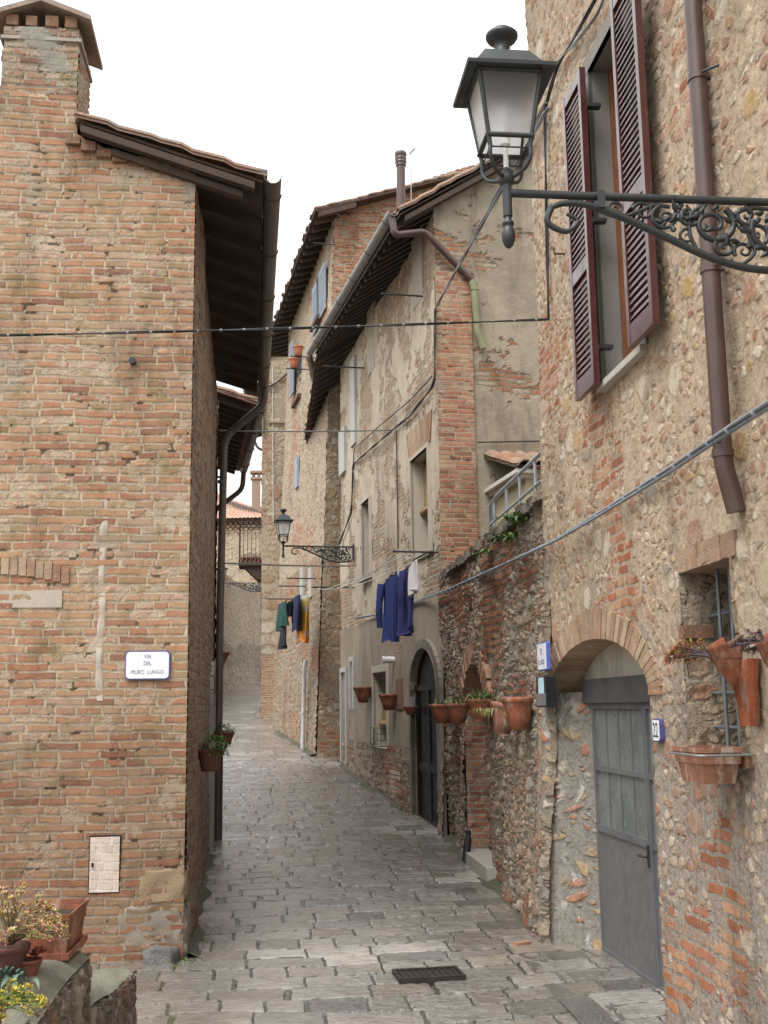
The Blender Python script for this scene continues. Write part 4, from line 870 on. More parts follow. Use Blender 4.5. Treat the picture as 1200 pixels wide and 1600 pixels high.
# far white door frames near the end of the house
for (u0, u1, v0, v1) in ((536, 545, 1042, 1190), (550, 556, 1025, 1108)):
    s0, zt_ = FB.at(u1, v0); s1, zb_ = FB.at(u0, v1); mb = MB(); mb.box(FB, s0, s0 + .09, -.02, .06, zb_, zt_); mb.box(FB, s1 - .09, s1, -.02, .058, zb_, zt_); mb.box(FB, s0 + .09, s1 - .09, -.02, .056, zt_ - .09, zt_); o_ = mb.build('door_frame', plain('white_door_paint', (.42, .41, .39), .6), bh)
for (u0, u1, v0, v1) in ((533, 541, 665, 745), (551, 557, 555, 700)):
    s0, zt_ = FB.at(u1, v0); s1, zb_ = FB.at(u0, v1); mb = MB(); mb.box(FB, s0, s1, -.02, .05, zb_, zt_); mb.build('window_shutter', plain('grey_white_shutter', (.38, .37, .35), .6), bh)
for (u, v, sz) in ((652, 420, .55), (580, 530, .6)):
    s, z = FB.at(u, v); mb = MB(); mb.box(FB, s - .3, s + .3, -.02, .009, z - sz, z + sz); mb.build('blocked_window', plain('paler_infill_plaster', (.33, .295, .245), .85, var=.12, scale=2), bh)

# ================================================================== BRICK HOUSE FURTHER ON (C)
HC = -13; C0 = (-1.51, 24.1)
FC = Frame(C0, HC, -1); FCg = Frame(C0, 80, 1)
chs = empty('tall_house', FC.P(3, -2, .8), 'tallest house up the street, rough brick gable and grey blue shutters', 'house')
BAT = .037; CT = 13.05; e0 = atY(492, 326, 23.7); e1 = atY(411, 552, 33.0)
wall('wall', FC, 0, 7.3, .3, CT, .05, m_plBf if False else m_rubB, chs, off=lambda s, z: -BAT * z, top=lambda s: CT + (e1.z - e0.z) * s / 8.5)
wall('wall', FC, 0, 7.3, .3, 5.2, .05, m_rubC, chs, off=lambda s, z: -BAT * z + .03)
csl = (atY(762, 262, 25).z - atY(520, 318, 24).z) / (Vector(atY(762, 262, 25)[:2]) - Vector(atY(520, 318, 24)[:2])).length
def gwall(name, F, width, z0, z1, res, mat, parent, top, so):
    o = wall(name, F, 0, width, z0, z1, res, mat, parent, top=top, off=lambda s, z: so + 0 * s)
    me = o.data; co = np.empty(len(me.vertices) * 3, np.float32); me.vertices.foreach_get('co', co); co = co.reshape(-1, 3)
    wz = co[:, 2] + wloc(o).z; k = np.clip(1 - ((co[:, :2] + np.array(wloc(o)[:2]) - np.array(F.p)) @ np.array(F.d)) / width, 0, 1); co[:, :2] += np.outer(k * BAT * wz, np.array(F.d)); me.vertices.foreach_set('co', co.ravel()); me.update(); return o
gwall('wall', FCg, 4.5, .3, 16, .045, mat_rubble('gable_brick_and_rubble', [(.3, .24, .17), (.36, .28, .2), (.3, .13, .08), (.34, .17, .1), (.4, .34, .25), (.27, .2, .14), (.33, .15, .09)], (.38, .325, .245), (.27, .235, .18), .2, .25, .05, None, (.55, .46, 9.), dark=.5), chs, lambda s: CT + csl * s + .1, 0.)
gwall('quoin', FCg, .95, .3, 9.0, .03, m_block, chs, None, .03)
gwall('quoin', FC, .5, .3, 9.0, .03, m_block, chs, None, .03) if False else None
bodybox('wall', [FC.P(.2, -.7, 0)[:2], FC.P(7.2, -.7, 0)[:2], FC.P(7.2, -6, 0)[:2], FC.P(.2, -6, 0)[:2]], 0, 12.6, m_rubC, chs)
upC = -FC.n.to_3d()
tiles('roof', e0, e1, upC, 5.5, csl, chs, m_tile, .04, ragged=.05)
mb = MB(); slab(mb, e0, e1, upC, 5.4, csl, -.07, -.03); mb.build('roof_boards', m_wood, chs)
rafters(e0 + Vector((.05, 0, 0)), e1, upC, .9, csl, chs, .4, .1, .12, -.072)
m_blue = plain('faded_grey_blue_paint', (.25, .29, .34), .6, var=.15)
def cshut(u0, u1, v0, v1, o=.0, w=.05):
    s0, z1 = FC.at(u1, v0, .0); s1, z0 = FC.at(u0, v1, .0); zc = (z0 + z1) / 2; b = -BAT * zc
    mb = MB(); mb.box(FC, s0, s1, b + .06 + o, b + .1 + o, z0, z1)
    for z in np.arange(z0 + .1, z1 - .1, .08): mb.box(FC, s0 + .07, s1 - .07, b + .1 + o, b + .112 + o, z, z + .05)
    return mb.build('shutter', m_blue, chs)
def cback(u, v, off): a = FC.at(u, v, off); return a
for (u0, u1, v0, v1) in ((499, 508, 408, 500), (489, 495, 440, 526), (453, 458, 530, 622)):
    zc = .5 * (atY(u0, v0, 26).z + atY(u0, v1, 26).z); off = -BAT * zc + .08
    s0, z1 = FC.at(u1, v0, off); s1, z0 = FC.at(u0, v1, off); mb = MB(); mb.box(FC, s0, s1, off - .02, off + .02, z0, z1)
    for z in np.arange(z0 + .1, z1 - .1, .09): mb.box(FC, s0 + .08, s1 - .08, off + .02, off + .032, z, z + .055)
    mb.build('shutter', m_blue, chs)
for (u0, u1, v0, v1) in ((492, 501, 425, 512), (462, 471, 540, 632)):
    off = -BAT * 11 + .02; s0, z1 = FC.at(u1, v0, off); s1, z0 = FC.at(u0, v1, off); mb = MB(); mb.box(FC, s0, s1, off - .05, off + .006, z0, z1); w_ = mb.build('window', m_black, chs)
    mb = MB(); mb.box(FC, s0 - .08, s1 + .08, off - .02, off + .12, z0 - .1, z0); mb.build('sill', m_rust, w_)
for (u, v0, v1) in ((500, 770, 1000), (512, 640, 860), (520, 780, 900)):
    pass
downpipe('downpipe', [FCg.P(.93, .06, 7.4), FCg.P(.93, .06, 4), FCg.P(.93, .06, .75)], .04, chs, m_rust)
s_, z_ = FC.at(485, 1040, .1); downpipe('downpipe', [FC.P(1.1, .03, 2.9), FC.P(1.1, .06, 2.7), FC.P(1.1, .1, .98)], .045, chs, plain('pale_grey_plastic_pipe', (.5, .5, .5), .4), [(FC.P(1.1, .1, 1.75), UPZ)])
for (u0, u1, v0, v1) in ((481, 486, 885, 935), (468, 473, 885, 960)):
    off = -BAT * 4.5 + .08; s0, z1 = FC.at(u1, v0, off); s1, z0 = FC.at(u0, v1, off); mb = MB(); mb.box(FC, s0, s1, off - .06, off, z0, z1); mb.build('window_shutter', plain('white_shutter', (.36, .35, .33), .6), chs)
for (u0, u1, v0, v1) in ((460, 464, 712, 765),):
    off = -BAT * 8 + .08; s0, z1 = FC.at(u1, v0, off); s1, z0 = FC.at(u0, v1, off); mb = MB(); mb.box(FC, s0, s1, off - .06, off, z0, z1); mb.build('window_shutter', m_blue, chs)

# ================================================================== HOUSE CLOSING THE VIEW (D) and what lies behind
D0 = (-3.87, 35.04); FD = Frame(D0, 85, 1); FDs = Frame(D0, -5.2, -1)
dh = empty('corner_house', (-2.5, 38, 1.5), 'narrow tan house front of brick and pale squared stones facing down the street', 'house')
DT = atY(430, 556, 35).z
wall('wall', FD, 0, 3.2, 1.2, DT, .05, mat_rubble('tan_blocks_and_brick', [(.4, .32, .22), (.36, .27, .17), (.5, .45, .36), (.42, .34, .23), (.34, .2, .12), (.46, .38, .27)], (.4, .33, .24), (.33, .27, .19), .5, .15, .03, None, (.45, .5, 3.), dark=.35, asp=1.3, small=.35, bpal=[(.36, .2, .12), (.4, .24, .15), (.34, .17, .1)]), dh)
wall('wall', FDs, 0, 9, 1.2, DT - .6, .2, m_rubC, dh)
bodybox('wall', [FD.P(.1, -.05, 0)[:2], FD.P(3.2, -.05, 0)[:2], FD.P(3.2, -9, 0)[:2], FDs.P(9, -.15, 0)[:2]], 1, DT - .7, m_rubC, dh)
A = FDs.P(-.1, .12, DT); Bp = FDs.P(2.2, .12, DT); upD = -FDs.n.to_3d()
tiles('roof', A, Bp, upD, 4, .28, dh, m_tile, .06)
mb = MB(); slab(mb, A, Bp, upD, 4, .28, -.1, -.03); mb.build('roof_boards', m_wood, dh)
ea = atY(386, 604, 37.3); eb = atY(398, 672, 43.5); eb.z = ea.z - .2
tiles('roof', ea, eb, upD, 3, .28, dh, m_tile, .06); mb = MB(); slab(mb, ea, eb, upD, 3, .28, -.12, -.03); mb.build('roof_boards', m_wood, dh)
gutter('gutter', ea + Vector((-.08, 0, -.02)), eb + Vector((-.08, 0, -.02)), .07, dh, m_gutter)
downpipe('downpipe', [eb + Vector((-.06, 0, -.05)), eb + Vector((.1, 0, -.5)), eb + Vector((.5, 0, -.7)), eb + Vector((.5, 0, -1.6))], .05, dh, m_gutter)
s0, z1 = FD.at(430, 1062); s1, z0 = FD.at(453, 1092); mb = MB(); mb.box(FD, s0, s1, -.02, .02, z0, z1); mb.build('stone_panel', m_white, dh)
s0, z1 = FD.at(425, 622); s1, z0 = FD.at(450, 658); mb = MB(); mb.box(FD, s0, s1, -.02, .015, z0, z1); mb.box(FD, s0 - .1, s1 + .15, -.02, .08, z0 - .08, z0 - .02); mb.build('blocked_window', m_rubB, dh)
downpipe('downpipe', [FD.P(1.25, .5, DT + .2), FD.P(1.2, .12, DT - .2), FD.P(.45, .1, DT - .9), FD.P(.05, .1, DT - 1.1), FD.P(.03, .1, DT - 2.6)], .045, dh, m_gutter, (), .15)

fw = empty('street_wall', (-6, 45, 2.5), 'pale plastered street wall at the far bend behind the smallest lamp', 'wall')
FW = Frame((-6.7, 43), 7.3, 1); wt = atY(380, 900, 47).z
wall('wall', FW, -9, 22, 1.4, wt, .1, m_far, fw, off=lambda s, z: .25 * np.clip(3.6 - z, 0, 2) + .05 * np.sin(s), top=lambda s: wt - .3 + .02 * s + .12 * np.sin(s * .9))
m_fr = mat_rubble('far_rubble_base', [(.33, .27, .2), (.28, .22, .16), (.38, .32, .25), (.25, .19, .13)], (.3, .25, .19), (.26, .22, .17), .3, .2, .06, dark=.4, moss=.3)
wall('wall_foot', FW, -9, 22, 1.4, 4.6, .1, m_fr, fw, off=lambda s, z: .25 * np.clip(3.6 - z, 0, 2) + .05 * np.sin(s) + .08, top=lambda s: 4.2 + .08 * s + .25 * np.sin(s * 1.3))
bodybox('wall', [FW.P(-9, -.1, 0)[:2], FW.P(22, -.1, 0)[:2], FW.P(22, -1.2, 0)[:2], FW.P(-9, -1.2, 0)[:2]], 1.2, wt - .8, m_far, fw)
fh = empty('tiled_house', (-8, 60, 5), 'distant tan house with pinkish tiled roof and pierced brickwork under its eaves', 'house')
FF = Frame((-14, 57), 93, 1); ezf = atY(380, 833, 57).z
wall('wall', FF, 0, 11, 3, ezf + .1, .1, mat_rubble('far_tan_stone', [(.42, .34, .24), (.46, .38, .28), (.38, .27, .18), (.5, .44, .35)], (.42, .35, .26), (.36, .3, .22), .4, .3, .05), fh)
mb = MB()
for r in range(4):
    for k in range(40):
        s = k * .27 + (r % 2) * .13; z = ezf - .05 + r * .15; mb.box(FF, s, s + .16, -.1, .05, z, z + .1)
mb.build('pierced_brickwork', m_vous, fh)
mb = MB(); mb.box(FF, 0, 11, -.3, -.15, ezf, ezf + .7); mb.build('attic_wall', m_white, fh)
bodybox('wall', [FF.P(0, -.35, 0)[:2], FF.P(11, -.35, 0)[:2], FF.P(11, -7, 0)[:2], FF.P(0, -7, 0)[:2]], 3, ezf + .5, m_far, fh)
ra = atY(345, 826, 57); rb = atY(408, 826, 57); rt = atY(345, 780, 62)
# a roof whose ridge falls to the right: the tiles lie on a hipped slope
A_ = FF.P(0, .35, ezf + .6); B_ = FF.P(9.2, .35, ezf + .6)
mb = MB(); p = [A_, B_, atY(412, 802, 58.3), atY(345, 778, 60), atY(300, 758, 61)]
mb.prism(p, Vector((0, .1, -.12))); o_ = mb.build('roof_boards', m_wood, fh)
def patch(name, c00, c10, c01, c11, nu, nv, mat, parent):
    P = [np.array(q) for q in (c00, c10, c01, c11)]; U, V = np.meshgrid(np.linspace(0, 1, nu), np.linspace(0, 1, nv)); 
    co = (P[0] * (1 - U[..., None]) + P[1] * U[..., None]) * (1 - V[..., None]) + (P[2] * (1 - U[..., None]) + P[3] * U[..., None]) * V[..., None]
    Lu = np.linalg.norm(P[1] - P[0]); Lv = np.linalg.norm(P[2] - P[0]); co[..., 2] += .05 * np.abs(np.sin(np.pi * U * Lu / .2)) + .03 * (1 - np.mod(V * Lv / .34, 1)) + .02
    idx = np.arange(U.size).reshape(U.shape); q = np.stack([idx[:-1, :-1], idx[:-1, 1:], idx[1:, 1:], idx[1:, :-1]], -1).reshape(-1, 4)
    return link(name, fast_mesh(name, co.reshape(-1, 3), q, np.stack([U * Lu, V * Lv], -1).reshape(-1, 2), mat), parent)
patch('roof', A_, B_, atY(300, 758, 61), atY(412, 802, 58.3), 330, 40, m_tilefar, fh)
mb = MB(); mb.tube([atY(300, 757, 61), atY(345, 777, 60), atY(412, 801, 58.3)], .1, 8); mb.build('ridge_tiles', m_tilefar, fh)

# ================================================================== small things: helpers
def text(string, F, s, z, off, size, mat, parent, sx=1.0, name='lettering'):
    cu = bpy.data.curves.new(name, 'FONT'); cu.body = string; cu.size = size; cu.align_x = 'CENTER'; cu.align_y = 'CENTER'; cu.extrude = .0008
    o = bpy.data.objects.new(name, cu); COL.objects.link(o); dg = bpy.context.evaluated_depsgraph_get(); dg.update()
    me = bpy.data.meshes.new_from_object(o.evaluated_get(dg)); bpy.data.objects.remove(o); bpy.data.curves.remove(cu)
    n = F.n.to_3d(); r = UPZ.cross(n); M = Matrix((r * sx, UPZ, n)).transposed().to_4x4(); M.translation = F.P(s, off, z); me.transform(M)
    me.materials.clear(); me.materials.append(mat); return link(name, me, parent)
def plate(mb, F, s, z, w, h, o0, o1, rad, n=5):
    P = []
    for cx_, cz_, a0 in ((w / 2 - rad, h / 2 - rad, 0), (-w / 2 + rad, h / 2 - rad, 90), (-w / 2 + rad, -h / 2 + rad, 180), (w / 2 - rad, -h / 2 + rad, 270)):
        for k in range(n + 1): a = R_(a0 + 90 * k / n); P.append((s + cx_ + rad * math.cos(a), z + cz_ + rad * math.sin(a)))
    mb.prism([F.P(a, o0, b) for a, b in P], F.n.to_3d() * (o1 - o0))
def leaf_mat(name, cols, rough=.55):
    t = NT(name); r = t.geo().outputs['Random Per Island']; c = t.pal(r, cols); b = t.finish(c, rough, spec=.4); return b
m_green = leaf_mat('green_leaves', [(.05, .1, .02), (.08, .14, .03), (.1, .17, .04), (.06, .12, .035), (.13, .17, .05)])
m_grass = leaf_mat('herb_leaves', [(.1, .15, .05), (.14, .2, .07), (.08, .13, .04), (.19, .22, .1)])
m_pink = leaf_mat('pink_yellow_succulent', [(.58, .22, .17), (.6, .33, .25), (.5, .45, .15), (.36, .44, .15), (.6, .2, .18), (.26, .36, .11), (.6, .4, .3)])
m_orange = leaf_mat('orange_succulent', [(.5, .2, .1), (.5, .28, .1), (.42, .3, .14), (.5, .16, .12), (.3, .3, .1)])
m_yel = leaf_mat('yellow_flowers', [(.5, .36, .04), (.55, .42, .07), (.3, .32, .06), (.22, .26, .07)])
m_dry = leaf_mat('dried_grey_violet_plant', [(.12, .09, .1), (.16, .12, .12), (.2, .16, .13), (.1, .08, .09)])
m_blueg = leaf_mat('blue_green_straps', [(.09, .16, .12), (.12, .2, .15), (.07, .13, .1), (.16, .22, .15)])
m_redl = leaf_mat('red_rosette', [(.25, .06, .04), (.33, .1, .06), (.2, .05, .04), (.3, .14, .08)])
def leaf(mb, p, d, L, w, droop=0.2, up=None):
    """a pointed folded leaf of six faces"""
    d = d.normalized(); side = d.cross(UPZ); side = side.normalized() if side.length > .05 else Vector((1, 0, 0)); nrm = side.cross(d)
    P = []
    for t, ww in ((0, .25), (.35, 1), (.7, .75), (1, .02)):
        c = p + d * (L * t) - UPZ * (droop * L * t * t); P += [c - side * w * ww / 2, c - nrm * w * .15 * ww, c + side * w * ww / 2]
    mb.add(P, [(i * 3 + k, i * 3 + k + 1, i * 3 + k + 4, i * 3 + k + 3) for i in range(3) for k in range(2)], True)
def rdir(a=-.2, b=1.): 
    t = random.uniform(0, 2 * math.pi); z = random.uniform(a, b); r = math.sqrt(max(0, 1 - z * z)); return Vector((r * math.cos(t), r * math.sin(t), z))
def rosette(mb, c, r, n, d=None):
    d = (d or UPZ).normalized(); x = d.orthogonal().normalized(); y = d.cross(x)
    for k in range(n):
        a = k * 2.4; t = (k + 1) / n; dd_ = (x * math.cos(a) + y * math.sin(a)) * (.35 + .65 * t) + d * (1.05 - .75 * t)
        leaf(mb, c, dd_, r * (.55 + .45 * t), r * .42, .05)
def spray(c, spread, n, L, mat, name, parent, ros=.02, stem=None, dirf=None, flower=None):
    """branching stems that end in little rosettes"""
    mb = MB(); ms = MB(); mf = MB(); c = Vector(c)
    for k in range(n):
        d = dirf() if dirf else rdir(.1, 1); l = L * random.uniform(.5, 1); e = c + Vector((d.x * spread, d.y * spread, d.z * l)) ; m = c * .5 + e * .5 + UPZ * l * .2 + rdir(-1, 1) * l * .08
        ms.tube([c + rdir() * .01, m, e], [.004, .003, .002], 4)
        rosette(mb, e, ros * random.uniform(.7, 1.3), 11, d + UPZ * .4)
        for j in range(3): rosette(mb, m.lerp(e, random.uniform(.2, .95)) + rdir(-1, 1) * ros * .7, ros * random.uniform(.5, .9), 8, rdir())
        if flower and random.random() < .16:
            for j in range(9): q = e + rdir(-.3, 1) * ros * .9; rosette(mf, q, ros * .4, 5, rdir())
    if parent is None: parent = None
    a = mb.build(name, mat, parent, fix=False); ms.build('stems', stem or m_dry, parent)
    if flower and mf.v: mf.build('flowers', flower, parent, fix=False)
    return a
def tuft(c, n, L, w, mat, name, parent, spread=.08, droop=.5, up=1.0):
    mb = MB(); c = Vector(c)
    for k in range(n):
        d = rdir(.2, 1); d.z = d.z * up + .3; p = c + Vector((random.gauss(0, spread), random.gauss(0, spread), 0)); leaf(mb, p, d, L * random.uniform(.5, 1.1), w, droop * random.uniform(.5, 1.3))
    return mb.build(name, mat, parent, fix=False)
def bush(c, r, n, L, w, mat, name, parent, flowers=None):
    mb = MB(); c = Vector(c)
    for k in range(n):
        d = rdir(-.7, 1); rr = random.uniform(.35, 1) ** .6; p = c + Vector((d.x * r[0], d.y * r[1], d.z * r[2])) * rr; leaf(mb, p, d + rdir(-1, 1) * .9, L * random.uniform(.6, 1.2), w, .3)
    o = mb.build(name, mat, parent, fix=False)
    if flowers:
        mf = MB()
        for k in range(flowers[1]): d = rdir(-.8, .9); rosette(mf, c + Vector((d.x * r[0], d.y * r[1], d.z * r[2])), .022, 7, d)
        mf.build('flowers', flowers[0], parent, fix=False)
    return o
def round_pot(name, c, r, h, label, group=None, mat=None, half=None, tilt=None, flutes=0, cat='pot', taper=.62):
    """a rimmed tapering pot with soil; c is the centre of its base"""
    e = empty(name, c, label, cat, group); c = Vector(c); b = r * taper; mb = MB()
    prof = [(b * .9, 0), (b, .004), (b + (r * .9 - b) * .5, h * .45), (r * .92, h * .82), (r * .93, h * .83), (r, h * .84), (r * 1.02, h * .97), (r, h), (r * .86, h), (r * .84, h * .86)]
    mb.lathe(c, prof, 28, rot=tilt, jit=flutes); mb.build('pot_body', mat or m_terra, e)
    mb = MB(); mb.lathe(c, [(r * .85, h * .84), (r * .5, h * .88), (.0005, h * .9)], 18, rot=tilt); mb.build('soil', m_soil, e)
    return e
def box_planter(name, F, s, off, z, w, d, h, label, mat=None, taper=.82, saucer=True, group=None):
    e = empty(name, F.P(s, off, z), label, 'planter', group); mb = MB(); t = .012
    def ring(k, zz, ins=0): a, b = w / 2 * k - ins, d / 2 * k - ins; return [F.P(s - a, off - b, zz), F.P(s + a, off - b, zz), F.P(s + a, off + b, zz), F.P(s - a, off + b, zz)]
    L = [ring(taper, z), ring(.97, z + h * .86), ring(1.05, z + h * .862), ring(1.06, z + h), ring(1.0, z + h), ring(.96, z + h * .55)]
    vs = [p for r in L for p in r]; fs = [(3, 2, 1, 0)] + [(i * 4 + k, i * 4 + (k + 1) % 4, i * 4 + 4 + (k + 1) % 4, i * 4 + 4 + k) for i in range(len(L) - 1) for k in range(4)]
    mb.add(vs, fs); mb.build('box_body', mat or m_terra, e)
    mb = MB(); mb.add(ring(.955, z + h * .74) + [F.P(s, off, z + h * .82)], [(0, 1, 4), (1, 2, 4), (2, 3, 4), (3, 0, 4)]); mb.build('soil', m_soil, e)
    if saucer:
        mb = MB(); L = [ring(.9, z - .02), ring(1.04, z - .018), ring(1.06, z + .012), ring(1.0, z + .012), ring(.9, z - .006)]; vs = [p for r in L for p in r]
        mb.add(vs, [(3, 2, 1, 0)] + [(i * 4 + k, i * 4 + (k + 1) % 4, i * 4 + 4 + (k + 1) % 4, i * 4 + 4 + k) for i in range(len(L) - 1) for k in range(4)] + [(16, 17, 18, 19)]); mb.build('saucer', mat or m_terra, e)
    return e
def cable(name, P, r, mat, label, cat='cable', group=None, sag=0, ties=None, n=24, twist=0, tmat=None, tw=.16):
    P = [Vector(p) for p in P]
    if len(P) == 2 and sag:
        a, b = P; P = [a.lerp(b, k / n) - UPZ * sag * 4 * (k / n) * (1 - k / n) for k in range(n + 1)]
    elif len(P) > 2: P = pipe_path(P, .12, 4)
    mb = MB()
    if twist:
        Q = []
        for a, b in zip(P[:-1], P[1:]):
            m = max(1, int((b - a).length / .05)); Q += [a.lerp(b, k / m) for k in range(m)]
        Q.append(P[-1])
        for j in range(twist):
            ph = 2 * math.pi * j / twist; W = []
            for k, q in enumerate(Q):
                t = (Q[min(k + 1, len(Q) - 1)] - Q[max(0, k - 1)]).normalized(); x = t.orthogonal().normalized() if abs(t.z) > .95 else t.cross(UPZ).normalized(); y = t.cross(x); a = ph + k * tw
                W.append(q + (x * math.cos(a) + y * math.sin(a)) * r * .75)
            mb.tube(W, r * .75, 6)
    else: mb.tube(P, r, 8)
    o = mb.build(name, mat, None, P[0]); tag(o, label, cat, group)
    if ties:
        L = 0; nxt = ties * .5
        for a, b in zip(P[:-1], P[1:]):
            d = (b - a).length
            while nxt < L + d:
                c = a.lerp(b, (nxt - L) / d); e = (b - a).normalized(); mt = MB(); mt.tube([c - e * .009, c + e * .009], r * 1.42, 8); mt.build('cable_tie', tmat or m_tie, o); nxt += ties
            L += d
    return o
m_tie = plain('pale_cable_ties', (.25, .25, .25), .5)

# ================================================================== STREET LAMPS
m_frost = NT('frosted_lamp_glass'); _b = m_frost.n('BsdfPrincipled'); _b.inputs['Base Color'].default_value = (.95, .96, .97, 1); _b.inputs['Roughness'].default_value = .6; _b.inputs['Transmission Weight'].default_value = 1.0; _b.inputs['IOR'].default_value = 1.3
_t = m_frost.n('BsdfTranslucent'); _t.inputs[0].default_value = (.97, .97, .98, 1); _x = m_frost.n('MixShader'); _x.inputs[0].default_value = .1
m_frost.t.links.new(_b.outputs[0], _x.inputs[1]); m_frost.t.links.new(_t.outputs[0], _x.inputs[2]); m_frost.t.links.new(_x.outputs[0], m_frost.out.inputs['Surface']); m_frost = m_frost.m
m_bulb = plain('white_bulb_glass', (.8, .8, .8), .3)
def spiral(c, r0, turns, sg, a0, n=30, r1=.12):
    P = []
    for k in range(n + 1):
        t = k / n; r = r0 * (1 - t) + r0 * r1 * t; a = a0 + sg * 2 * math.pi * turns * t; P.append((c[0] + r * math.cos(a), c[1] + r * math.sin(a)))
    return P
def bez(P, n=16):
    P = [Vector(p) for p in P]; out = []
    for i in range(len(P) - 1):
        p0 = P[max(i - 1, 0)]; p1 = P[i]; p2 = P[i + 1]; p3 = P[min(i + 2, len(P) - 1)]
        for k in range(n):
            t = k / n; out.append(.5 * ((2 * p1) + (p2 - p0) * t + (2 * p0 - 5 * p1 + 4 * p2 - p3) * t * t + (3 * p1 - p0 - 3 * p2 + p3) * t ** 3))
    out.append(P[-1]); return out
LARM = 1.34
def build_lamp():
    """local space: x out from the wall (0 = wall), z up, the arm at z = 0, lantern axis at x = LARM"""
    L = LARM; root = empty('street_lamp', (0, 0, 0)); X = Vector((1, 0, 0))
    mb = MB(); mb.tube([(0, 0, 0), (L, 0, 0)], .0165, 12)
    mb.tube([(L, 0, .05), (L, 0, -.1)], .019, 12); mb.lathe((L, 0, -.195), [(.002, -.04), (.016, -.03), (.026, -.005), (.028, .02), (.022, .045), (.016, .055), (.024, .06), (.024, .07), (.014, .08), (.017, .11)], 14)
    mb.cube((0.0, 0, -.1), .02, .09, .3)
    mb.build('arm', m_iron, root)
    # scrolled bracket in the x-z plane
    mb = MB(); TU = lambda P, r, n=7: mb.tube([Vector((p[0] * LARM / 1.2, 0, p[1])) for p in P], r, n)
    main = bez([(1.04, -.055), (1.055, -.12), (.99, -.155), (.945, -.11), (.985, -.08)], 10)
    TU([(p[0], p[1]) for p in main][::-1], [.007 + .008 * k / (len(main) - 1) for k in range(len(main))])
    main = bez([(1.04, -.055), (.99, -.035), (.9, -.04), (.78, -.085), (.62, -.165), (.45, -.25), (.3, -.29), (.15, -.29), (.02, -.26)], 10); TU([(p[0], p[1]) for p in main], [.011 + .005 * min(1, k / 30) for k in range(len(main))], 9)
    for c, r0, tn, sg, a0, th in (((.44, -.105), .085, 1.6, 1, 2.2, .014), ((.2, -.13), .1, 1.5, -1, .5, .015), ((.53, -.07), .05, 1.5, 1, 2.6, .01), ((.7, -.06), .042, 1.4, 1, .3, .009), ((.31, -.06), .048, 1.5, 1, 3.4, .011), ((.4, -.2), .045, 1.4, -1, 1.2, .01), ((.2, -.235), .04, 1.4, 1, 2.2, .01), ((.28, -.14), .05, 1.3, -1, 4, .01), ((.12, -.11), .05, 1.4, 1, 1, .01), ((.62, -.085), .055, 1.5, -1, 1.2, .009), ((.33, -.215), .04, 1.3, 1, -.6, .009), ((.09, -.2), .055, 1.4, 1, 1.4, .01), ((.8, -.05), .03, 1.5, 1, 0, .007), ((.54, -.16), .035, 1.3, -1, 2, .008), ((.07, -.075), .045, 1.3, -1, 2.5, .009)):
        P = spiral(c, r0, tn, sg, a0); TU(P, [th * (1 - .5 * k / (len(P) - 1)) for k in range(len(P))])
    for Q in ([(.9, -.04), (.8, -.085), (.72, -.06), (.66, -.03), (.6, -.035)], [(.5, -.23), (.53, -.15), (.52, -.06), (.46, -.02)], [(.36, -.06), (.3, -.03), (.22, -.03)], [(.35, -.28), (.29, -.22), (.31, -.13), (.29, -.05)], [(.12, -.29), (.14, -.24), (.1, -.15)]):
        P = bez([(a, b) for a, b in Q], 8); TU([(p[0], p[1]) for p in P], .0085)
    for k in range(75):                                           # cast acanthus leaves along the scrolls
        x = random.uniform(.06, .72); zlo = -.05 - .22 * (1 - max(0, (x - .2) / .75)); z = random.uniform(max(-.27, zlo), -.04); d = Vector((random.uniform(-1, 1), random.uniform(-.35, .35), random.uniform(-1, 1)))
        p = Vector((x, 0, z)); d.normalize(); mb.tube([p, p + d * .022, p + d * .045 + Vector((.008, 0, .008))], [.006, .013, .003], 6)
    for k in range(7): a = 2 * math.pi * k / 7; mb.tube([(.2, 0, -.13), (.2 + .025 * math.cos(a), .012, -.13 + .025 * math.sin(a)), (.2 + .045 * math.cos(a), 0, -.13 + .045 * math.sin(a))], [.008, .014, .004], 6)
    for x in (.96, .13): mb.cube((x, 0, -.02), .032, .045, .07)
    mb.build('scroll_bracket', m_iron, root)
    # lantern
    zb, zt, wb, wt = .19, .56, .088, .138; mb = MB()
    co = [(sx, sy) for sx, sy in ((-1, -1), (1, -1), (1, 1), (-1, 1))]
    for sx, sy in co:
        mb.tube([(L + sx * wb, sy * wb, zb), (L + sx * wt, sy * wt, zt)], .0105, 6)
        P = bez([(wb * 1.0, zb + .01), (wb * 1.02, zb - .04), (wb * .8, zb - .09), (wb * .35, zb - .115), (.015, zb - .1)], 6); mb.tube([Vector((L + sx * p[0], sy * p[0], p[1])) for p in P], .0095, 7)
    for (a, b) in zip(co, co[1:] + co[:1]):
        for w_, z in ((wb, zb), (wt, zt), (wb * 1.14, zb + .055)): mb.tube([(L + a[0] * w_, a[1] * w_, z), (L + b[0] * w_, b[1] * w_, z)], .004 if z == zb else .012, 6)
    mb.lathe((L, 0, .05), [(.02, -.01), (.034, 0), (.036, .03), (.03, .06), (.02, .07)], 14)
    mb.build('lantern_frame', m_iron, root)
    for (a, b) in zip(co, co[1:] + co[:1]):
        mb = MB(); k = .985; z0 = zb + .05; w0 = wb * 1.15 * k; q = [Vector((L + a[0] * w0, a[1] * w0, z0)), Vector((L + b[0] * w0, b[1] * w0, z0)), Vector((L + b[0] * wt * k, b[1] * wt * k, zt)), Vector((L + a[0] * wt * k, a[1] * wt * k, zt))]
        n = (q[1] - q[0]).cross(q[3] - q[0]).normalized(); mb.prism(q, -n * .003); mb.build('pane', m_frost, root)
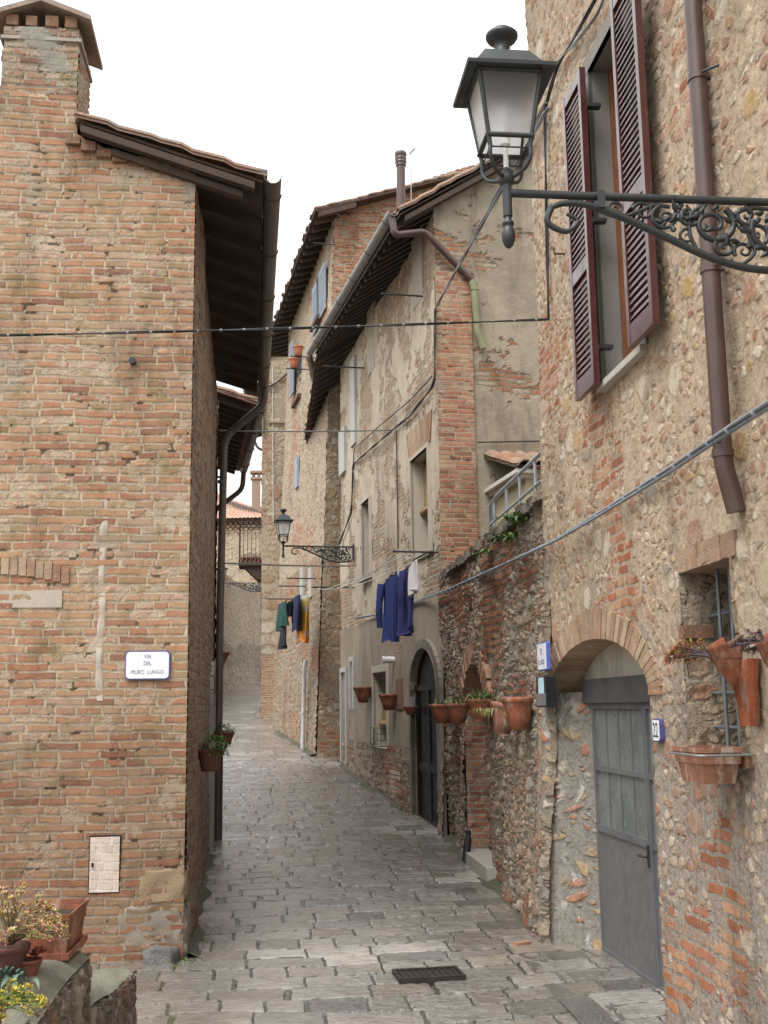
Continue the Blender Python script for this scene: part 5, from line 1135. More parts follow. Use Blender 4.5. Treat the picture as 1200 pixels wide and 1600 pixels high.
    mb = MB(); mb.tube([(L, 0, .25), (L, 0, .45)], .022, 10); mb.tube([(L, 0, .13), (L, 0, .25)], .012, 8); mb.build('bulb', m_bulb, root)
    mb = MB(); e = .196; ring = lambda w_, z: [Vector((L + sx * w_, sy * w_, z)) for sx, sy in co]
    Ls = [ring(.136, zt + .004), ring(e, zt - .005), ring(e + .003, zt + .012), ring(.15, zt + .045), ring(.145, zt + .05), ring(.1, zt + .13), ring(.092, zt + .135), ring(.045, zt + .15)]
    vs = [p for r in Ls for p in r]; mb.add(vs, [(3, 2, 1, 0)] + [(i * 4 + k, i * 4 + (k + 1) % 4, i * 4 + 4 + (k + 1) % 4, i * 4 + 4 + k) for i in range(len(Ls) - 1) for k in range(4)] + [(28, 29, 30, 31)])
    mb.build('lantern_roof', m_iron, root)
    mb = MB(); mb.lathe((L, 0, zt + .145), [(.055, 0), (.046, .02), (.036, .045), (.036, .075), (.046, .085), (.066, .1), (.074, .115), (.074, .128), (.056, .145), (.04, .152), (.04, .16), (.02, .168), (.001, .17)], 18); mb.build('finial', m_iron, root)
    M = Matrix.Translation((L, 0, 0)) @ Matrix.Diagonal((.9, .9, .83, 1)) @ Matrix.Translation((-L, 0, 0))
    for ch_ in root.children:
        if ch_.name.split('.')[0] in ('lantern_frame', 'pane', 'bulb', 'lantern_roof', 'finial'): ch_.data.transform(M)
    return root
lamp = build_lamp()
def place_lamp(o, F, s, z, label, scale=1.0):
    n = F.n; o.location = F.P(s, .01, z); o.rotation_euler = (0, 0, math.atan2(n.y, n.x)); o.scale = (scale,) * 3; o['label'] = label; o['category'] = 'street lamp'; o['group'] = 'wall lamps along the street'
lamp2, lamp3 = copy_tree(lamp), copy_tree(lamp)
# nearest: arm end at pixel (797, 300)
def solve_arm(F, u, v, L0=LARM):
    best = None
    for s in np.arange(-8, 12, .02):
        for_ = F.P(s, L0, 0); d = for_
        p = CAMR.transposed() @ (Vector((for_.x, for_.y, 0)) - Vector((0, 0, EYE)))
        # choose z so that v matches, then compare u
        r = ray(u, v); t = for_.y / r.y; q = r * t
        e = abs(q.x - for_.x)
        if best is None or e < best[0]: best = (e, s, EYE + q.z)
    return best[1], best[2]
s_, z_ = solve_arm(FH, 797, 302); pass
place_lamp(lamp, FH, s_, z_, 'large lantern nearest the camera on a scrolled bracket beside the brown shutters')
sl2 = FB.at(552, 853)[0]; p2 = FB.P(sl2, 1.2, 0)
def fit(F, s, u, v):
    for L in np.arange(.6, 2.6, .01):
        p = F.P(s, L, 0); r = ray(u, v); q = r * (p.y / r.y)
        if q.x >= p.x: return L, EYE + q.z
    return 1.2, EYE + q.z
L2, z2 = fit(FB, sl2, 444, 853); place_lamp(lamp2, FB, sl2, z2, 'middle lantern of the street, its scrolled bracket fixed beyond the blue washing', L2 / LARM)
L3, z3 = fit(FDs, 3.2, 348, 911); place_lamp(lamp3, FDs, 3.2, z3, 'smallest and farthest lantern, seen against the pale street wall', L3 / LARM)

# ================================================================== SIGNS
m_enamel = plain('white_enamel', (.72, .74, .78), .25, var=.03, spec=.6); m_blueen = plain('violet_blue_enamel', (.07, .07, .2), .3, spec=.6); m_ink = plain('grey_ink', (.1, .1, .14), .5)
a = FL.at(197, 1018); b = FL.at(265, 1061); sw, shh = abs(a[0] - b[0]), abs(a[1] - b[1]); scx, scz = (a[0] + b[0]) / 2, (a[1] + b[1]) / 2
mb = MB(); plate(mb, FL, scx, scz, sw + .008, shh + .008, -.01, .028, .03); sg = mb.build('street_sign', m_blueen, None, FL.P(scx, 0, scz)); tag(sg, 'white enamel street name plate reading VIA DEL MURO LUNGO on the orange brick wall', 'sign')
mb = MB(); plate(mb, FL, scx, scz, sw - .012, shh - .012, .027, .032, .028); mb.build('white_face', m_enamel, sg)
for st_, dz in (('VIA', .065), ('DEL', .012), ('MURO  LUNGO', -.055)): text(st_, FL, scx, scz + dz, .0325, .044, m_ink, sg, .82)
m_num = plain('dark_blue_ink', (.02, .025, .07), .4)
a = FH.at(1033, 1141); mb = MB(); plate(mb, FH, a[0], a[1], .125, .135, -.01, .03, .025); ns = mb.build('house_number', m_blueen, None, FH.P(a[0], 0, a[1])); tag(ns, 'small blue edged house number plate 22 right of the grey metal door', 'sign')
mb = MB(); plate(mb, FH, a[0], a[1], .108, .118, .029, .034, .02); mb.build('white_face', m_enamel, ns); text('22', FH, a[0], a[1] - .003, .0345, .12, m_num, ns, .75)
a = FG.at(845, 1026, .13); o_ = .07; mb = MB(); plate(mb, FG, a[0], a[1], .3, .22, o_ + .02, o_ + .05, .012); pl = mb.build('wall_plaque', plain('blue_plaque_edge', (.1, .14, .45), .35), None, FG.P(a[0], o_, a[1])); tag(pl, 'white plaque with a blue edge above the black notice case, left of the arched doorway', 'sign')
mb = MB(); plate(mb, FG, a[0], a[1], .27, .2, o_ + .05, o_ + .056, .01); mb.build('white_face', m_enamel, pl); text('EL OUST', FG, a[0], a[1] - .045, o_ + .057, .055, m_ink, pl, .9); 
mb = MB(); P = [FG.P(a[0] + .022 * math.cos(t), o_ + .0565, a[1] + .04 + .022 * math.sin(t)) for t in np.linspace(0, 2 * math.pi, 13)]; mb.tube(P, .003, 5, cap=False); mb.build('emblem', m_ink, pl)
a = FG.at(846, 1081, .13); w_, h_ = .34, .24; mb = MB(); plate(mb, FG, a[0], a[1], w_, h_, .05, .13, .012); nb = mb.build('notice_case', plain('black_plastic', (.015, .015, .018), .35, spec=.5), None, FG.P(a[0], .06, a[1])); tag(nb, 'black notice case with a pale blue sheet under the white plaque', 'notice case')
mb = MB(); plate(mb, FG, a[0] - .0, a[1] + .045, .17, .13, .13, .134, .004); mb.build('blue_sheet', plain('pale_blue_sheet', (.45, .62, .7), .5, var=.15, scale=6), nb)
mb = MB(); plate(mb, FG, a[0], a[1] - .06, .27, .095, .13, .14, .004); mb.build('grey_flap', plain('grey_flap', (.16, .15, .16), .5), nb)

# ================================================================== CABLES
p = FH.at(856, 499, .04); hx = FH.P(p[0], .04, p[1])
pl_ = atY(-120, 526, 8.2)
cable('overhead_cable', [pl_, hx], .0075, m_cable, 'black tied cable strung across the street in front of the brick gable and zinc gutter', sag=.015, ties=.18, twist=2, n=30)
def HP(u, v, o=.04): q = FH.at(u, v, o); return FH.P(q[0], o, q[1])
def BP(u, v, o=.04): q = FB.at(u, v, o); return FB.P(q[0], o, q[1])
def GP(u, v, o=.06): q = FG.at(u, v, o); return FG.P(q[0], o, q[1])
cable('wall_cable', [HP(857, 500), HP(853, 300), HP(851, 170), HP(870, 105), HP(905, 45), HP(935, -10)], .010, m_cable, 'black cable climbing the corner of the stone house behind the big lantern', twist=2)
cable('wall_cable', [HP(868, 100), HP(905, 60), HP(935, 20), HP(950, -20)], .009, m_gcable, 'pair of grey cables slanting up to the top left of the wine brown shutters', twist=2)
pts = [FH.P(-4.5, .06, 3.5), HP(1290, 580, .14), HP(1200, 633, .14), HP(1150, 664, .15), HP(1050, 732, .06), HP(950, 795, .06), HP(870, 843, .08)] + [GP(800, 876, .09), GP(745, 902, .08), GP(703, 921, .07)] + [BP(660, 936, .05), BP(600, 958, .05), BP(556, 966, .05)]
cable('bundled_cable', pts, .014, m_gcable, 'thick grey bundled cable running along the right hand walls below the window sill', ties=.3, twist=2, tmat=m_steel, tw=.02)
q = FBg.at(676, 482, .1); bc = FBg.P(-.03, .08, q[1])
for k, (u, v) in enumerate(((772, 288), (781, 292))):
    cable('slanting_cable', [HP(853 + 4 * k, 160 + 8 * k, .05), bc + Vector((0, 0, .02 * k))], .012, m_gcable, ('left' if k == 0 else 'right') + ' one of the two slanting cables meeting at the brick pier top', twist=2)
cable('corner_cable', [bc, FB.P(-.05, .05, FB.at(678, 600)[1]), FB.P(.1, .05, FB.at(676, 610)[1]), BP(640, 650), BP(600, 683), BP(552, 725), BP(549, 800), BP(530, 850, .06)], .014, m_cable, 'black cable dropping down the plaster house corner and along its facade', twist=2)
cable('corner_cable', [BP(675, 588), BP(640, 626), BP(590, 668), BP(553, 702), BP(550, 780)], .010, m_cable, 'upper thin cable slanting down the plaster facade towards the middle lantern')
cable('conduit', [BP(619, 672), BP(621, 770), BP(622, 858)], .012, m_rust, 'thin upright conduit on the plaster facade between its two upper windows')
cable('span_cable', [S2.P(.4, .03, atY(345, 672, S2.P(.4, 0, 0).y).z), BP(612, 672)], .011, m_wire, 'grey wire crossing the street above the middle lantern', sag=.02)
cable('span_cable', [S2.P(1.2, .03, atY(342, 879, S2.P(1.2, 0, 0).y).z), BP(556, 884)], .013, m_wire, 'grey wire crossing the street just below the middle lantern', sag=.02)
cable('gable_cable', [FBg.P(FBg.at(745, 692)[0], .04, FBg.at(745, 692)[1]), FBg.P(FBg.at(860, 690)[0], .04, FBg.at(860, 690)[1])], .010, m_cable, 'thin black cable level across the plaster gable above the small tiled roof')
cable('facade_cord', [FD.P(FD.at(426, 575)[0], .04, FD.at(426, 575)[1]), FD.P(FD.at(427, 820)[0], .04, FD.at(427, 820)[1])], .012, m_rope, 'pale cord hanging down the tan blocks house front')
rp = S2.P(.75, .08, 0); rz0 = atY(345, 1035, rp.y).z; rz1 = atY(345, 735, rp.y).z; mb = MB(); mb.tube([Vector((rp.x, rp.y, rz0)), Vector((rp.x, rp.y, rz1))], .014, 8); mb.tube([Vector((rp.x - .09, rp.y, rz1 - .1)), Vector((rp.x + .09, rp.y, rz1 - .1))], .016, 8)
tag(mb.build('iron_rod', m_rust, None, (rp.x, rp.y, rz0)), 'slim upright iron rod with a short crossbar beside the brown downpipe', 'rod')

# ================================================================== STONE PARAPET and its pots, bottom left
FP = Frame((-1.27, 3.6), -4.0, 1)
par = empty('stone_parapet', FP.P(1, -.4, 0), 'mossy stone parapet carrying flower pots in front of the orange brick wall', 'wall')
m_par = mat_rubble('mossy_parapet_stone', [(.22, .18, .13), (.27, .22, .16), (.18, .13, .1), (.32, .28, .22), (.22, .11, .07), (.26, .22, .17), (.16, .14, .11)], (.2, .165, .125), (.15, .13, .1), .11, .15, .03, None, dark=.55, asp=.6, small=.35, moss=.6, relief=1.2)
m_top = mat_plaster('lichened_stone_top', (.19, .18, .14), (.11, .1, .07), bricks=False, dark=.6, disp=.03, streak=(1.2, 1.2))
PT = .76
def ptop(s, o): return PT - .02 * np.sin(s * 3) + .03 * np.exp(-((s - 1.35) / .22) ** 2) * np.clip(1 - abs(o + .17) / .2, 0, 1) - .05 * np.clip((o + .1) / .1, 0, 1) ** 2
wall('wall', FP, -1.5, 1.92, -.2, PT - .045, .013, m_par, par, off=lambda s, z: -.03 * np.clip((z - PT + .12) / .1, 0, 1) ** 2 + .015 * np.sin(s * 5) + .03 * np.clip(.5 - z, 0, 1))
def topsheet(name, F, s0, s1, o0, o1, f, res, mat, parent):
    ss = np.arange(s0, s1 + res, res); oo = np.arange(o0, o1 + res * .5, res); SS, OO = np.meshgrid(ss, oo); Z = f(SS, OO)
    co = np.stack([F.p.x + F.d.x * SS + F.n.x * OO, F.p.y + F.d.y * SS + F.n.y * OO, Z], -1).reshape(-1, 3); idx = np.arange(SS.size).reshape(SS.shape)
    q = np.stack([idx[:-1, :-1], idx[:-1, 1:], idx[1:, 1:], idx[1:, :-1]], -1).reshape(-1, 4); fn = np.cross(co[q[0, 1]] - co[q[0, 0]], co[q[0, 3]] - co[q[0, 0]])
    if fn[2] < 0: q = q[:, ::-1]
    return link(name, fast_mesh(name, co, q, np.stack([SS, OO], -1).reshape(-1, 2), mat), parent)
topsheet('top', FP, -1.5, 1.92, -.75, .0, ptop, .013, m_top, par)
FPe = Frame(FP.P(1.92, 0, 0)[:2], 86, -1); FPe.n = Vector((FP.d.x, FP.d.y)); FPe.d = Vector((-FP.n.x, -FP.n.y))
wall('wall', FPe, 0, .75, -.2, PT - .04, .02, m_par, par, off=lambda s, z: 0 * s)
# lower far stretch of the parapet, curving towards the street
FQ = Frame(FP.P(1.9, -.02, 0)[:2], 6.5, 1); QL = .75; QT = .52
wall('wall', FQ, 0, QL, -.2, QT - .03, .013, m_par, par, off=lambda s, z: .02 * np.sin(s * 6) + .03 * np.clip(.4 - z, 0, 1))
topsheet('top', FQ, -.05, QL, -.45, .0, lambda s, o: QT - .035 * np.clip((o + .12) / .12, 0, 1) ** 2 + .012 * np.sin(s * 9 + o * 7), .013, m_top, par)
FQe = Frame(FQ.P(QL, 0, 0)[:2], 0, 1); FQe.n = Vector((FQ.d.x, FQ.d.y)); FQe.d = Vector((-FQ.n.x, -FQ.n.y)); wall('wall', FQe, 0, .45, -.2, QT - .02, .02, m_par, par)
def Tp(u, v, z=PT):  # a point on the parapet top seen at a pixel
    d = ray(u, v); t = (z - EYE) / d.z; return Vector((0, 0, EYE)) + d * t
FX = Frame((0, 0), -4.0, 1)
def PX_(p): r = Vector((p.x, p.y)) - FX.p; return r.dot(FX.d), r.dot(FX.n)
c = Tp(112, 1500); s_, o_ = PX_(c); s_ += .1; o_ -= .07
box_planter('planter_box', FX, s_ + .05, o_ - .03, PT + .03, .42, .19, .175, 'clean empty terracotta window box in its saucer on the parapet')
e = round_pot('plant_pot', Tp(40, 1535) + Vector((0, .03, 0)), .055, .085, 'small red pot with a red rosette succulent on the parapet edge', 'pots on the parapet', plain('dark_red_clay', (.18, .06, .04), .7))
mb = MB(); cc = Tp(40, 1535) + Vector((.0, .03, .09)); 
for k in range(5): rosette(mb, cc + rdir(-.1, .6) * .04, .05, 14, rdir(.3, 1))
mb.build('rosette', m_redl, e, fix=False)
e = round_pot('plant_pot', Tp(-12, 1560) + Vector((-.04, .25, 0)), .1, .15, 'pot of pink and yellow flowering succulents at the left end of the parapet', 'pots on the parapet', plain('dark_old_clay', (.12, .05, .04), .7))
cc = Tp(-12, 1560) + Vector((-.02, .25, .15))
random.seed(11)
spray(cc, .3, 75, .24, m_pink, 'succulent', e, .022, plain('thin_brown_stem', (.2, .15, .08), .7), lambda: (lambda d: Vector((abs(d.x) * 1.0 - .25, d.y * .7, d.z)))(rdir(.1, 1)), m_yel)
mb = MB()
for k in range(26): leaf(mb, cc + Vector((random.uniform(-.05, .12), random.uniform(-.15, -.02), -.12)), Vector((random.uniform(-.5, .5), -.6, random.uniform(.3, 1.2))), random.uniform(.12, .24), .018, .6)
mb.build('strap_leaves', m_blueg, e, fix=False)
e = round_pot('plant_pot', Tp(-20, 1640) + Vector((-.06, .1, 0)), .09, .12, 'pot with yellow flowers low in the bottom left corner on the parapet', 'pots on the parapet')
spray(Tp(-20, 1640) + Vector((-.0, .1, .1)), .17, 26, .1, m_yel, 'flowers', e, .02, plain('green_stem', (.12, .16, .05), .7), lambda: (lambda d: Vector((abs(d.x) * .9, d.y * .6, d.z)))(rdir(.0, 1)))
# rocks at the foot of the brick corner
mb = MB()
def rock(mb, c, sx, sy, sz, seed=0, n=10):
    r = random.Random(seed); vs = []; c = Vector(c); k = [r.uniform(0, 6) for _ in range(6)]
    for i in range(n + 1):
        for j in range(2 * n):
            t = math.pi * i / n; a = math.pi * j / n; d = Vector((math.sin(t) * math.cos(a), math.sin(t) * math.sin(a), math.cos(t))); p = Vector([math.copysign(abs(x) ** .55, x) for x in d])
            w_ = 1 + .1 * math.sin(3 * d.x + k[0]) * math.sin(4 * d.y + k[1]) + .08 * math.sin(6 * d.z + k[2] + 3 * d.x)
            vs.append(c + Vector((p.x * sx, p.y * sy, p.z * sz)) * w_)
    mb.add(vs, [(i * 2 * n + j, i * 2 * n + (j + 1) % (2 * n), (i + 1) * 2 * n + (j + 1) % (2 * n), (i + 1) * 2 * n + j) for i in range(n) for j in range(2 * n)], True)
m_rock = NT('rough_corner_stone'); _o = m_rock.obj(); _m = m_rock.noise(_o, 7, 5, .65, dim='3D'); _f = m_rock.noise(_o, 45, 4, .7, dim='3D')
m_rock = m_rock.finish(m_rock.mix(m_rock.step(_m, .35, .65), m_rock.mix(m_rock.step(_f, .4, .7), (.36, .29, .19), (.46, .39, .28)), (.24, .21, .17)), .9, m_rock.M('ADD', _m, m_rock.M('MULTIPLY', _f, .6)), .03)
p = FL.P(.16, .03, .52)
def sunk(F, s0, s1, z0, z1, nm, k):
    def f(s, z):
        a_ = np.abs((s - (s0 + s1) / 2) / ((s1 - s0) / 2)); b_ = np.abs((z - (z0 + z1) / 2) / ((z1 - z0) / 2)); e_ = (a_ ** 5 + b_ ** 5) ** .2 + .04 * np.sin(z * 40 + k) * np.sin(s * 33 + k)
        return .034 - .3 * np.clip(e_ - .84, 0, 1) + .006 * np.sin(s * 21 + k) * np.sin(z * 27)
    return wall(nm, F, s0, s1, z0, z1, .012, m_tuff, house, off=f)
m_tuff = mat_plaster('porous_tufa_block', (.27, .2, .12), (.2, .155, .1), bricks=False, dark=.5, disp=.014)
m_pale = mat_plaster('pale_worn_block', (.25, .21, .16), (.19, .165, .135), bricks=False, dark=.5, disp=.014)
sunk(FL, -.03, .36, .4, .68, 'corner_stone', 1); m_tuff = m_pale; sunk(FL, -.03, .52, .04, .42, 'corner_stone', 4)
sunk(SL, -.03, .45, -.05, .4, 'corner_stone', 2)
mb = MB(); rock(mb, FL.P(.16, .1, .02), .13, .09, .1, 3, 16); tag(mb.build('boulder', plain('dark_grey_rock', (.17, .165, .155), .9, var=.35, scale=12, bump=.03), None, FL.P(.16, .12, 0)), 'rough dark grey rock at the foot of the orange brick corner', 'rock')
# mossy damp strips where the paving meets the walls
m_moss = NT('damp_moss_and_dirt'); _u = m_moss.uv(); _a = m_moss.noise(_u, 3, 5, .65); _f = m_moss.noise(_u, 40, 4, .7)
m_moss = m_moss.finish(m_moss.mix(m_moss.step(_a, .42, .6), m_moss.mix(_f, (.05, .045, .035), (.12, .1, .08)), m_moss.mix(_f, (.035, .04, .018), (.085, .09, .045))), .8, m_moss.M('ADD', m_moss.M('MULTIPLY', _f, .5), _a), .03, both=True)
def moss(F, s0, s1, wdt, offf, name='moss_strip'):
    ss = np.arange(s0, s1, .03); tt = np.linspace(0, 1, 9); SS, T = np.meshgrid(ss, tt); base = offf(SS)
    O = base - .06 + T * (wdt * (.65 + .3 * np.sin(SS * 3.1) + .2 * np.sin(SS * 7.7 + 1)) + .06); X = F.p.x + F.d.x * SS + F.n.x * O; Y = F.p.y + F.d.y * SS + F.n.y * O
    Z = gz(Y) + .05 * (1 - T) ** 1.5 + .014 - .04 * T ** 4; co = np.stack([X, Y, Z], -1).reshape(-1, 3); idx = np.arange(SS.size).reshape(SS.shape); q = np.stack([idx[:-1, :-1], idx[:-1, 1:], idx[1:, 1:], idx[1:, :-1]], -1).reshape(-1, 4)
    fn = np.cross(co[q[0, 1]] - co[q[0, 0]], co[q[0, 3]] - co[q[0, 0]])
    if fn[2] < 0: q = q[:, ::-1]
    tag(link(name, fast_mesh(name, co, q, np.stack([SS, O], -1).reshape(-1, 2), m_moss)), 'damp moss and dirt along the foot of a wall', kind='stuff')
moss(FG, .6, GL, .16, lambda s: .15 * np.clip(1 - s / 3.5, 0, 1) + .02); moss(FB, 2.2, BL, .16, lambda s: .07 + 0 * s); moss(SL, .0, 4.9, .14, lambda s: .03 + 0 * s); moss(FC, 0, 6, .2, lambda s: .02 + 0 * s)

# ================================================================== POTS on the right hand walls
def half_pot(F, s, z, r, h, label, group=None, mat=None, off=.0, flutes=.02, tilt=None, taper=.5):
    return round_pot('wall_pot', F.P(s, off + r * .62, z), r, h, label, group, mat, None, tilt, flutes, 'pot', taper)
GRP = 'terracotta pots hung on the garden wall'
pots = [((694, 1130), .165, .23, 'fluted terracotta pot of green herbs hung right next to the arched black door', 0), ((716, 1130), .15, .22, 'terracotta pot with green herbs, second from the arched black door', 0), ((754, 1124), .15, .2, 'terracotta pot of tall grey green herbs hung before the niche arch', 0),
        ((784, 1146), .145, .27, 'pale salt stained fluted pot hanging tilted between two red pots', 1), ((813, 1140), .15, .27, 'fluted terracotta half pot nearest the black notice case', 0)]
for k, ((u, v), r, h, lab, old) in enumerate(pots):
    s_, z_ = FG.at(u, v, .16); tl = Matrix.Rotation(R_(12), 3, 'Y') if old else None
    e = half_pot(FG, s_, z_, r, h, lab, GRP, m_terraold if old else m_terra, .07, .022, tl)
    cc = FG.P(s_, .07 + r * .62, z_ + h * .9)
    if k in (0, 1): tuft(cc, 90, .17, .012, m_grass, 'herbs', e, .07, .45)
    elif k == 2: tuft(cc, 130, .26, .013, m_grass, 'herbs', e, .08, .5)
    elif k == 3: tuft(cc + Vector((-.08, -.04, -.02)), 120, .08, .009, leaf_mat('yellow_green_creeper', [(.25, .22, .07), (.2, .22, .07), (.3, .27, .1)]), 'creeper', e, .07, 1.5, .3)
    else: tuft(cc, 60, .06, .01, leaf_mat('yellowish_moss', [(.25, .24, .08), (.2, .22, .07)]), 'moss', e, .08, .5)
GRB = 'terracotta pots on the plaster house wall'
for (u, v), r, h, lab in (((606, 1110), .16, .25, 'terracotta half pot on the right side of the small caged window'), ((566, 1098), .17, .27, 'terracotta half pot on the left side of the small caged window'), ((636, 1117), .11, .12, 'little terracotta saucer pot beside the arched black door')):
    s_, z_ = FB.at(u, v, .15); half_pot(FB, s_, z_, r, h, lab, GRB, m_terra, .03, .0)
# planter box under the barred window
s_, z_ = FH.at(1104, 1222, .16); e = box_planter('planter_box', FH, s_, .15, z_, .36, .2, .17, 'salt stained terracotta box in a wire ring under the barred window', m_terraold, .78, False)
mb = MB(); zz = z_ + .135; P = [FH.P(s_ + .34, .0, zz + .012), FH.P(s_ + .21, .275, zz), FH.P(s_ - .21, .275, zz), FH.P(s_ - .21, .0, zz)]; mb.tube(pipe_path(P, .05), .006, 6); mb.tube([FH.P(s_ + .34, 0, zz + .012), FH.P(s_ - .21, .02, zz)], .005, 6); mb.build('wire_ring', m_wire, e)
# roof-tile wall pots
def tile_pot(u, v, label, mat, r=.1, hh=.31):
    s_, z_ = FH.at(u, v, .14); e = empty('tile_pot', FH.P(s_, .03, z_), label, 'pot', 'roof tile pots by the barred window'); mb = MB()
    n = 14; P = []
    for (zz, rr, op) in ((0, .062, .05), (hh * .35, .07, .05), (hh * .62, .08, .06), (hh, .1, .06)):            # the hollow tile
        P.append([FH.P(s_ + rr * math.cos(a), op - rr * .75 * math.sin(a), z_ + zz) for a in np.linspace(-.15, math.pi + .15, n)])
    vs = [p for r_ in P for p in r_]; vo = [p + FH.n.to_3d() * .016 for p in vs]; m = len(vs)
    fs = [(i * n + k, i * n + k + 1, (i + 1) * n + k + 1, (i + 1) * n + k) for i in range(3) for k in range(n - 1)]
    rim = list(range(n)) + [i * n + n - 1 for i in range(1, 4)] + [3 * n + k for k in range(n - 2, -1, -1)] + [i * n for i in range(2, 0, -1)]
    mb.add(vs + vo, fs + [tuple(x + m for x in f[::-1]) for f in fs] + [(rim[i], rim[(i + 1) % len(rim)], rim[(i + 1) % len(rim)] + m, rim[i] + m) for i in range(len(rim))], False)
    mb.build('hollow_tile', mat, e)
    mb = MB(); n = 22; prof = [(.02, .0), (.05, .03), (.088, .09), (.112, .16), (.118, .17), (.106, .17), (.085, .11)]; c = FH.P(s_ - .0, .1, z_ + hh * .62); vs = []
    for rr, zz in prof:
        for k in range(n + 1):
            a = math.pi * k / n; q = c + FH.d.to_3d() * (rr * math.cos(a)) + FH.n.to_3d() * (rr * 1.05 * math.sin(a)); q.z = c.z + zz + .06 * (rr / .118) * (1 - math.sin(a)) * (zz / .17); vs.append(q)
    mb.add(vs, [(i * (n + 1) + k, i * (n + 1) + k + 1, (i + 1) * (n + 1) + k + 1, (i + 1) * (n + 1) + k) for i in range(len(prof) - 1) for k in range(n)], True)
    mb.build('bowl', mat, e); mb = MB(); mb.add([c + Vector((0, 0, .13))] + [c + FH.d.to_3d() * (.1 * math.cos(a)) + FH.n.to_3d() * (.1 * math.sin(a)) + Vector((0, 0, .12)) for a in np.linspace(0, math.pi, 12)], [(0, k, k + 1) for k in range(1, 12)]); mb.build('soil', m_soil, e)
    return e, c + FH.n.to_3d() * .05 + Vector((0, 0, .16))
m_terr2 = clay('streaked_orange_clay', (.27, .085, .04), .3)
e, cc = tile_pot(1142, 1135, 'orange clay roof tile pot with a rosy succulent beside the window bars', m_terr2)
spray(cc + Vector((-.06, .03, -.03)), .17, 26, .1, m_orange, 'succulent', e, .026, None, lambda: (lambda d: Vector((-abs(d.x) - .2, abs(d.y) * .3, d.z * 1.2 - .25)))(rdir(.0, 1)))
e, cc = tile_pot(1222, 1140, 'orange clay pot with a dried violet plant at the right edge', m_terr2)
spray(cc + Vector((0, .05, 0)), .17, 22, .1, m_dry, 'dried_plant', e, .02, None, lambda: (lambda d: Vector((-abs(d.x) * .9 - .1, abs(d.y) * .4, d.z * 1.2 - .4)))(rdir(.0, 1)))
# pots by the side door of the brick house
GRS = 'plant pots on the shaded side of the brick house'
s_, z_ = SL.at(330, 1205, .14); e = round_pot('wall_pot', SL.P(s_, .13, z_), .13, .2, 'pot spilling bright green leaves and yellow flowers at the brick house side', GRS, plain('brown_old_clay', (.14, .06, .04), .7)); bush(SL.P(s_, .17, z_ + .22), (.13, .17, .11), 320, .05, .022, m_green, 'foliage', e, (m_yel, 16))
s_, z_ = SL.at(344, 1166, .12); e = round_pot('wall_pot', SL.P(s_ + .3, .16, z_), .14, .17, 'rimmed clay pot of short green leaves behind the spilling plant', GRS, plain('brown_clay', (.2, .08, .05), .7)); bush(SL.P(s_ + .3, .16, z_ + .2), (.13, .13, .07), 160, .06, .02, m_green, 'foliage', e)
q = atY(349, 1030, 16.2); e = round_pot('wall_pot', q - Vector((.02, 0, .1)), .11, .2, 'rust coloured hanging clay pot far up beside the brown downpipe', GRS, plain('rusty_clay', (.22, .1, .07), .7), taper=.2)

# ================================================================== WASHING LINES
m_navy = plain('navy_blue_cotton', (.025, .045, .17), .85, var=.25, scale=8); m_purp = plain('violet_blue_fleece', (.035, .04, .14), .9, var=.25, scale=8); m_whitec = plain('white_cotton', (.6, .58, .6), .85)
def rack(F, s, z, length, label, tines=5):
    e = empty('drying_rack', F.P(s, 0, z), label, 'drying rack', 'iron washing line bars on the house walls'); mb = MB(); mb.tube([F.P(s, -.02, z), F.P(s, length, z)], .014, 8); mb.build('bar', m_iron, e)
    mb = MB()
    for k in range(tines): o = length * (k + .7) / (tines + .3); mb.tube([F.P(s, o, z), F.P(s, o, z - .035)], .006, 6)
    mb.build('line_hooks', m_iron, e); return e
ra_ = FB.at(686, 861); rb_ = FB.at(553, 918)
RS0, RZ0 = .22, FB.at(686, 861)[1]; RS1, RZ1 = rb_

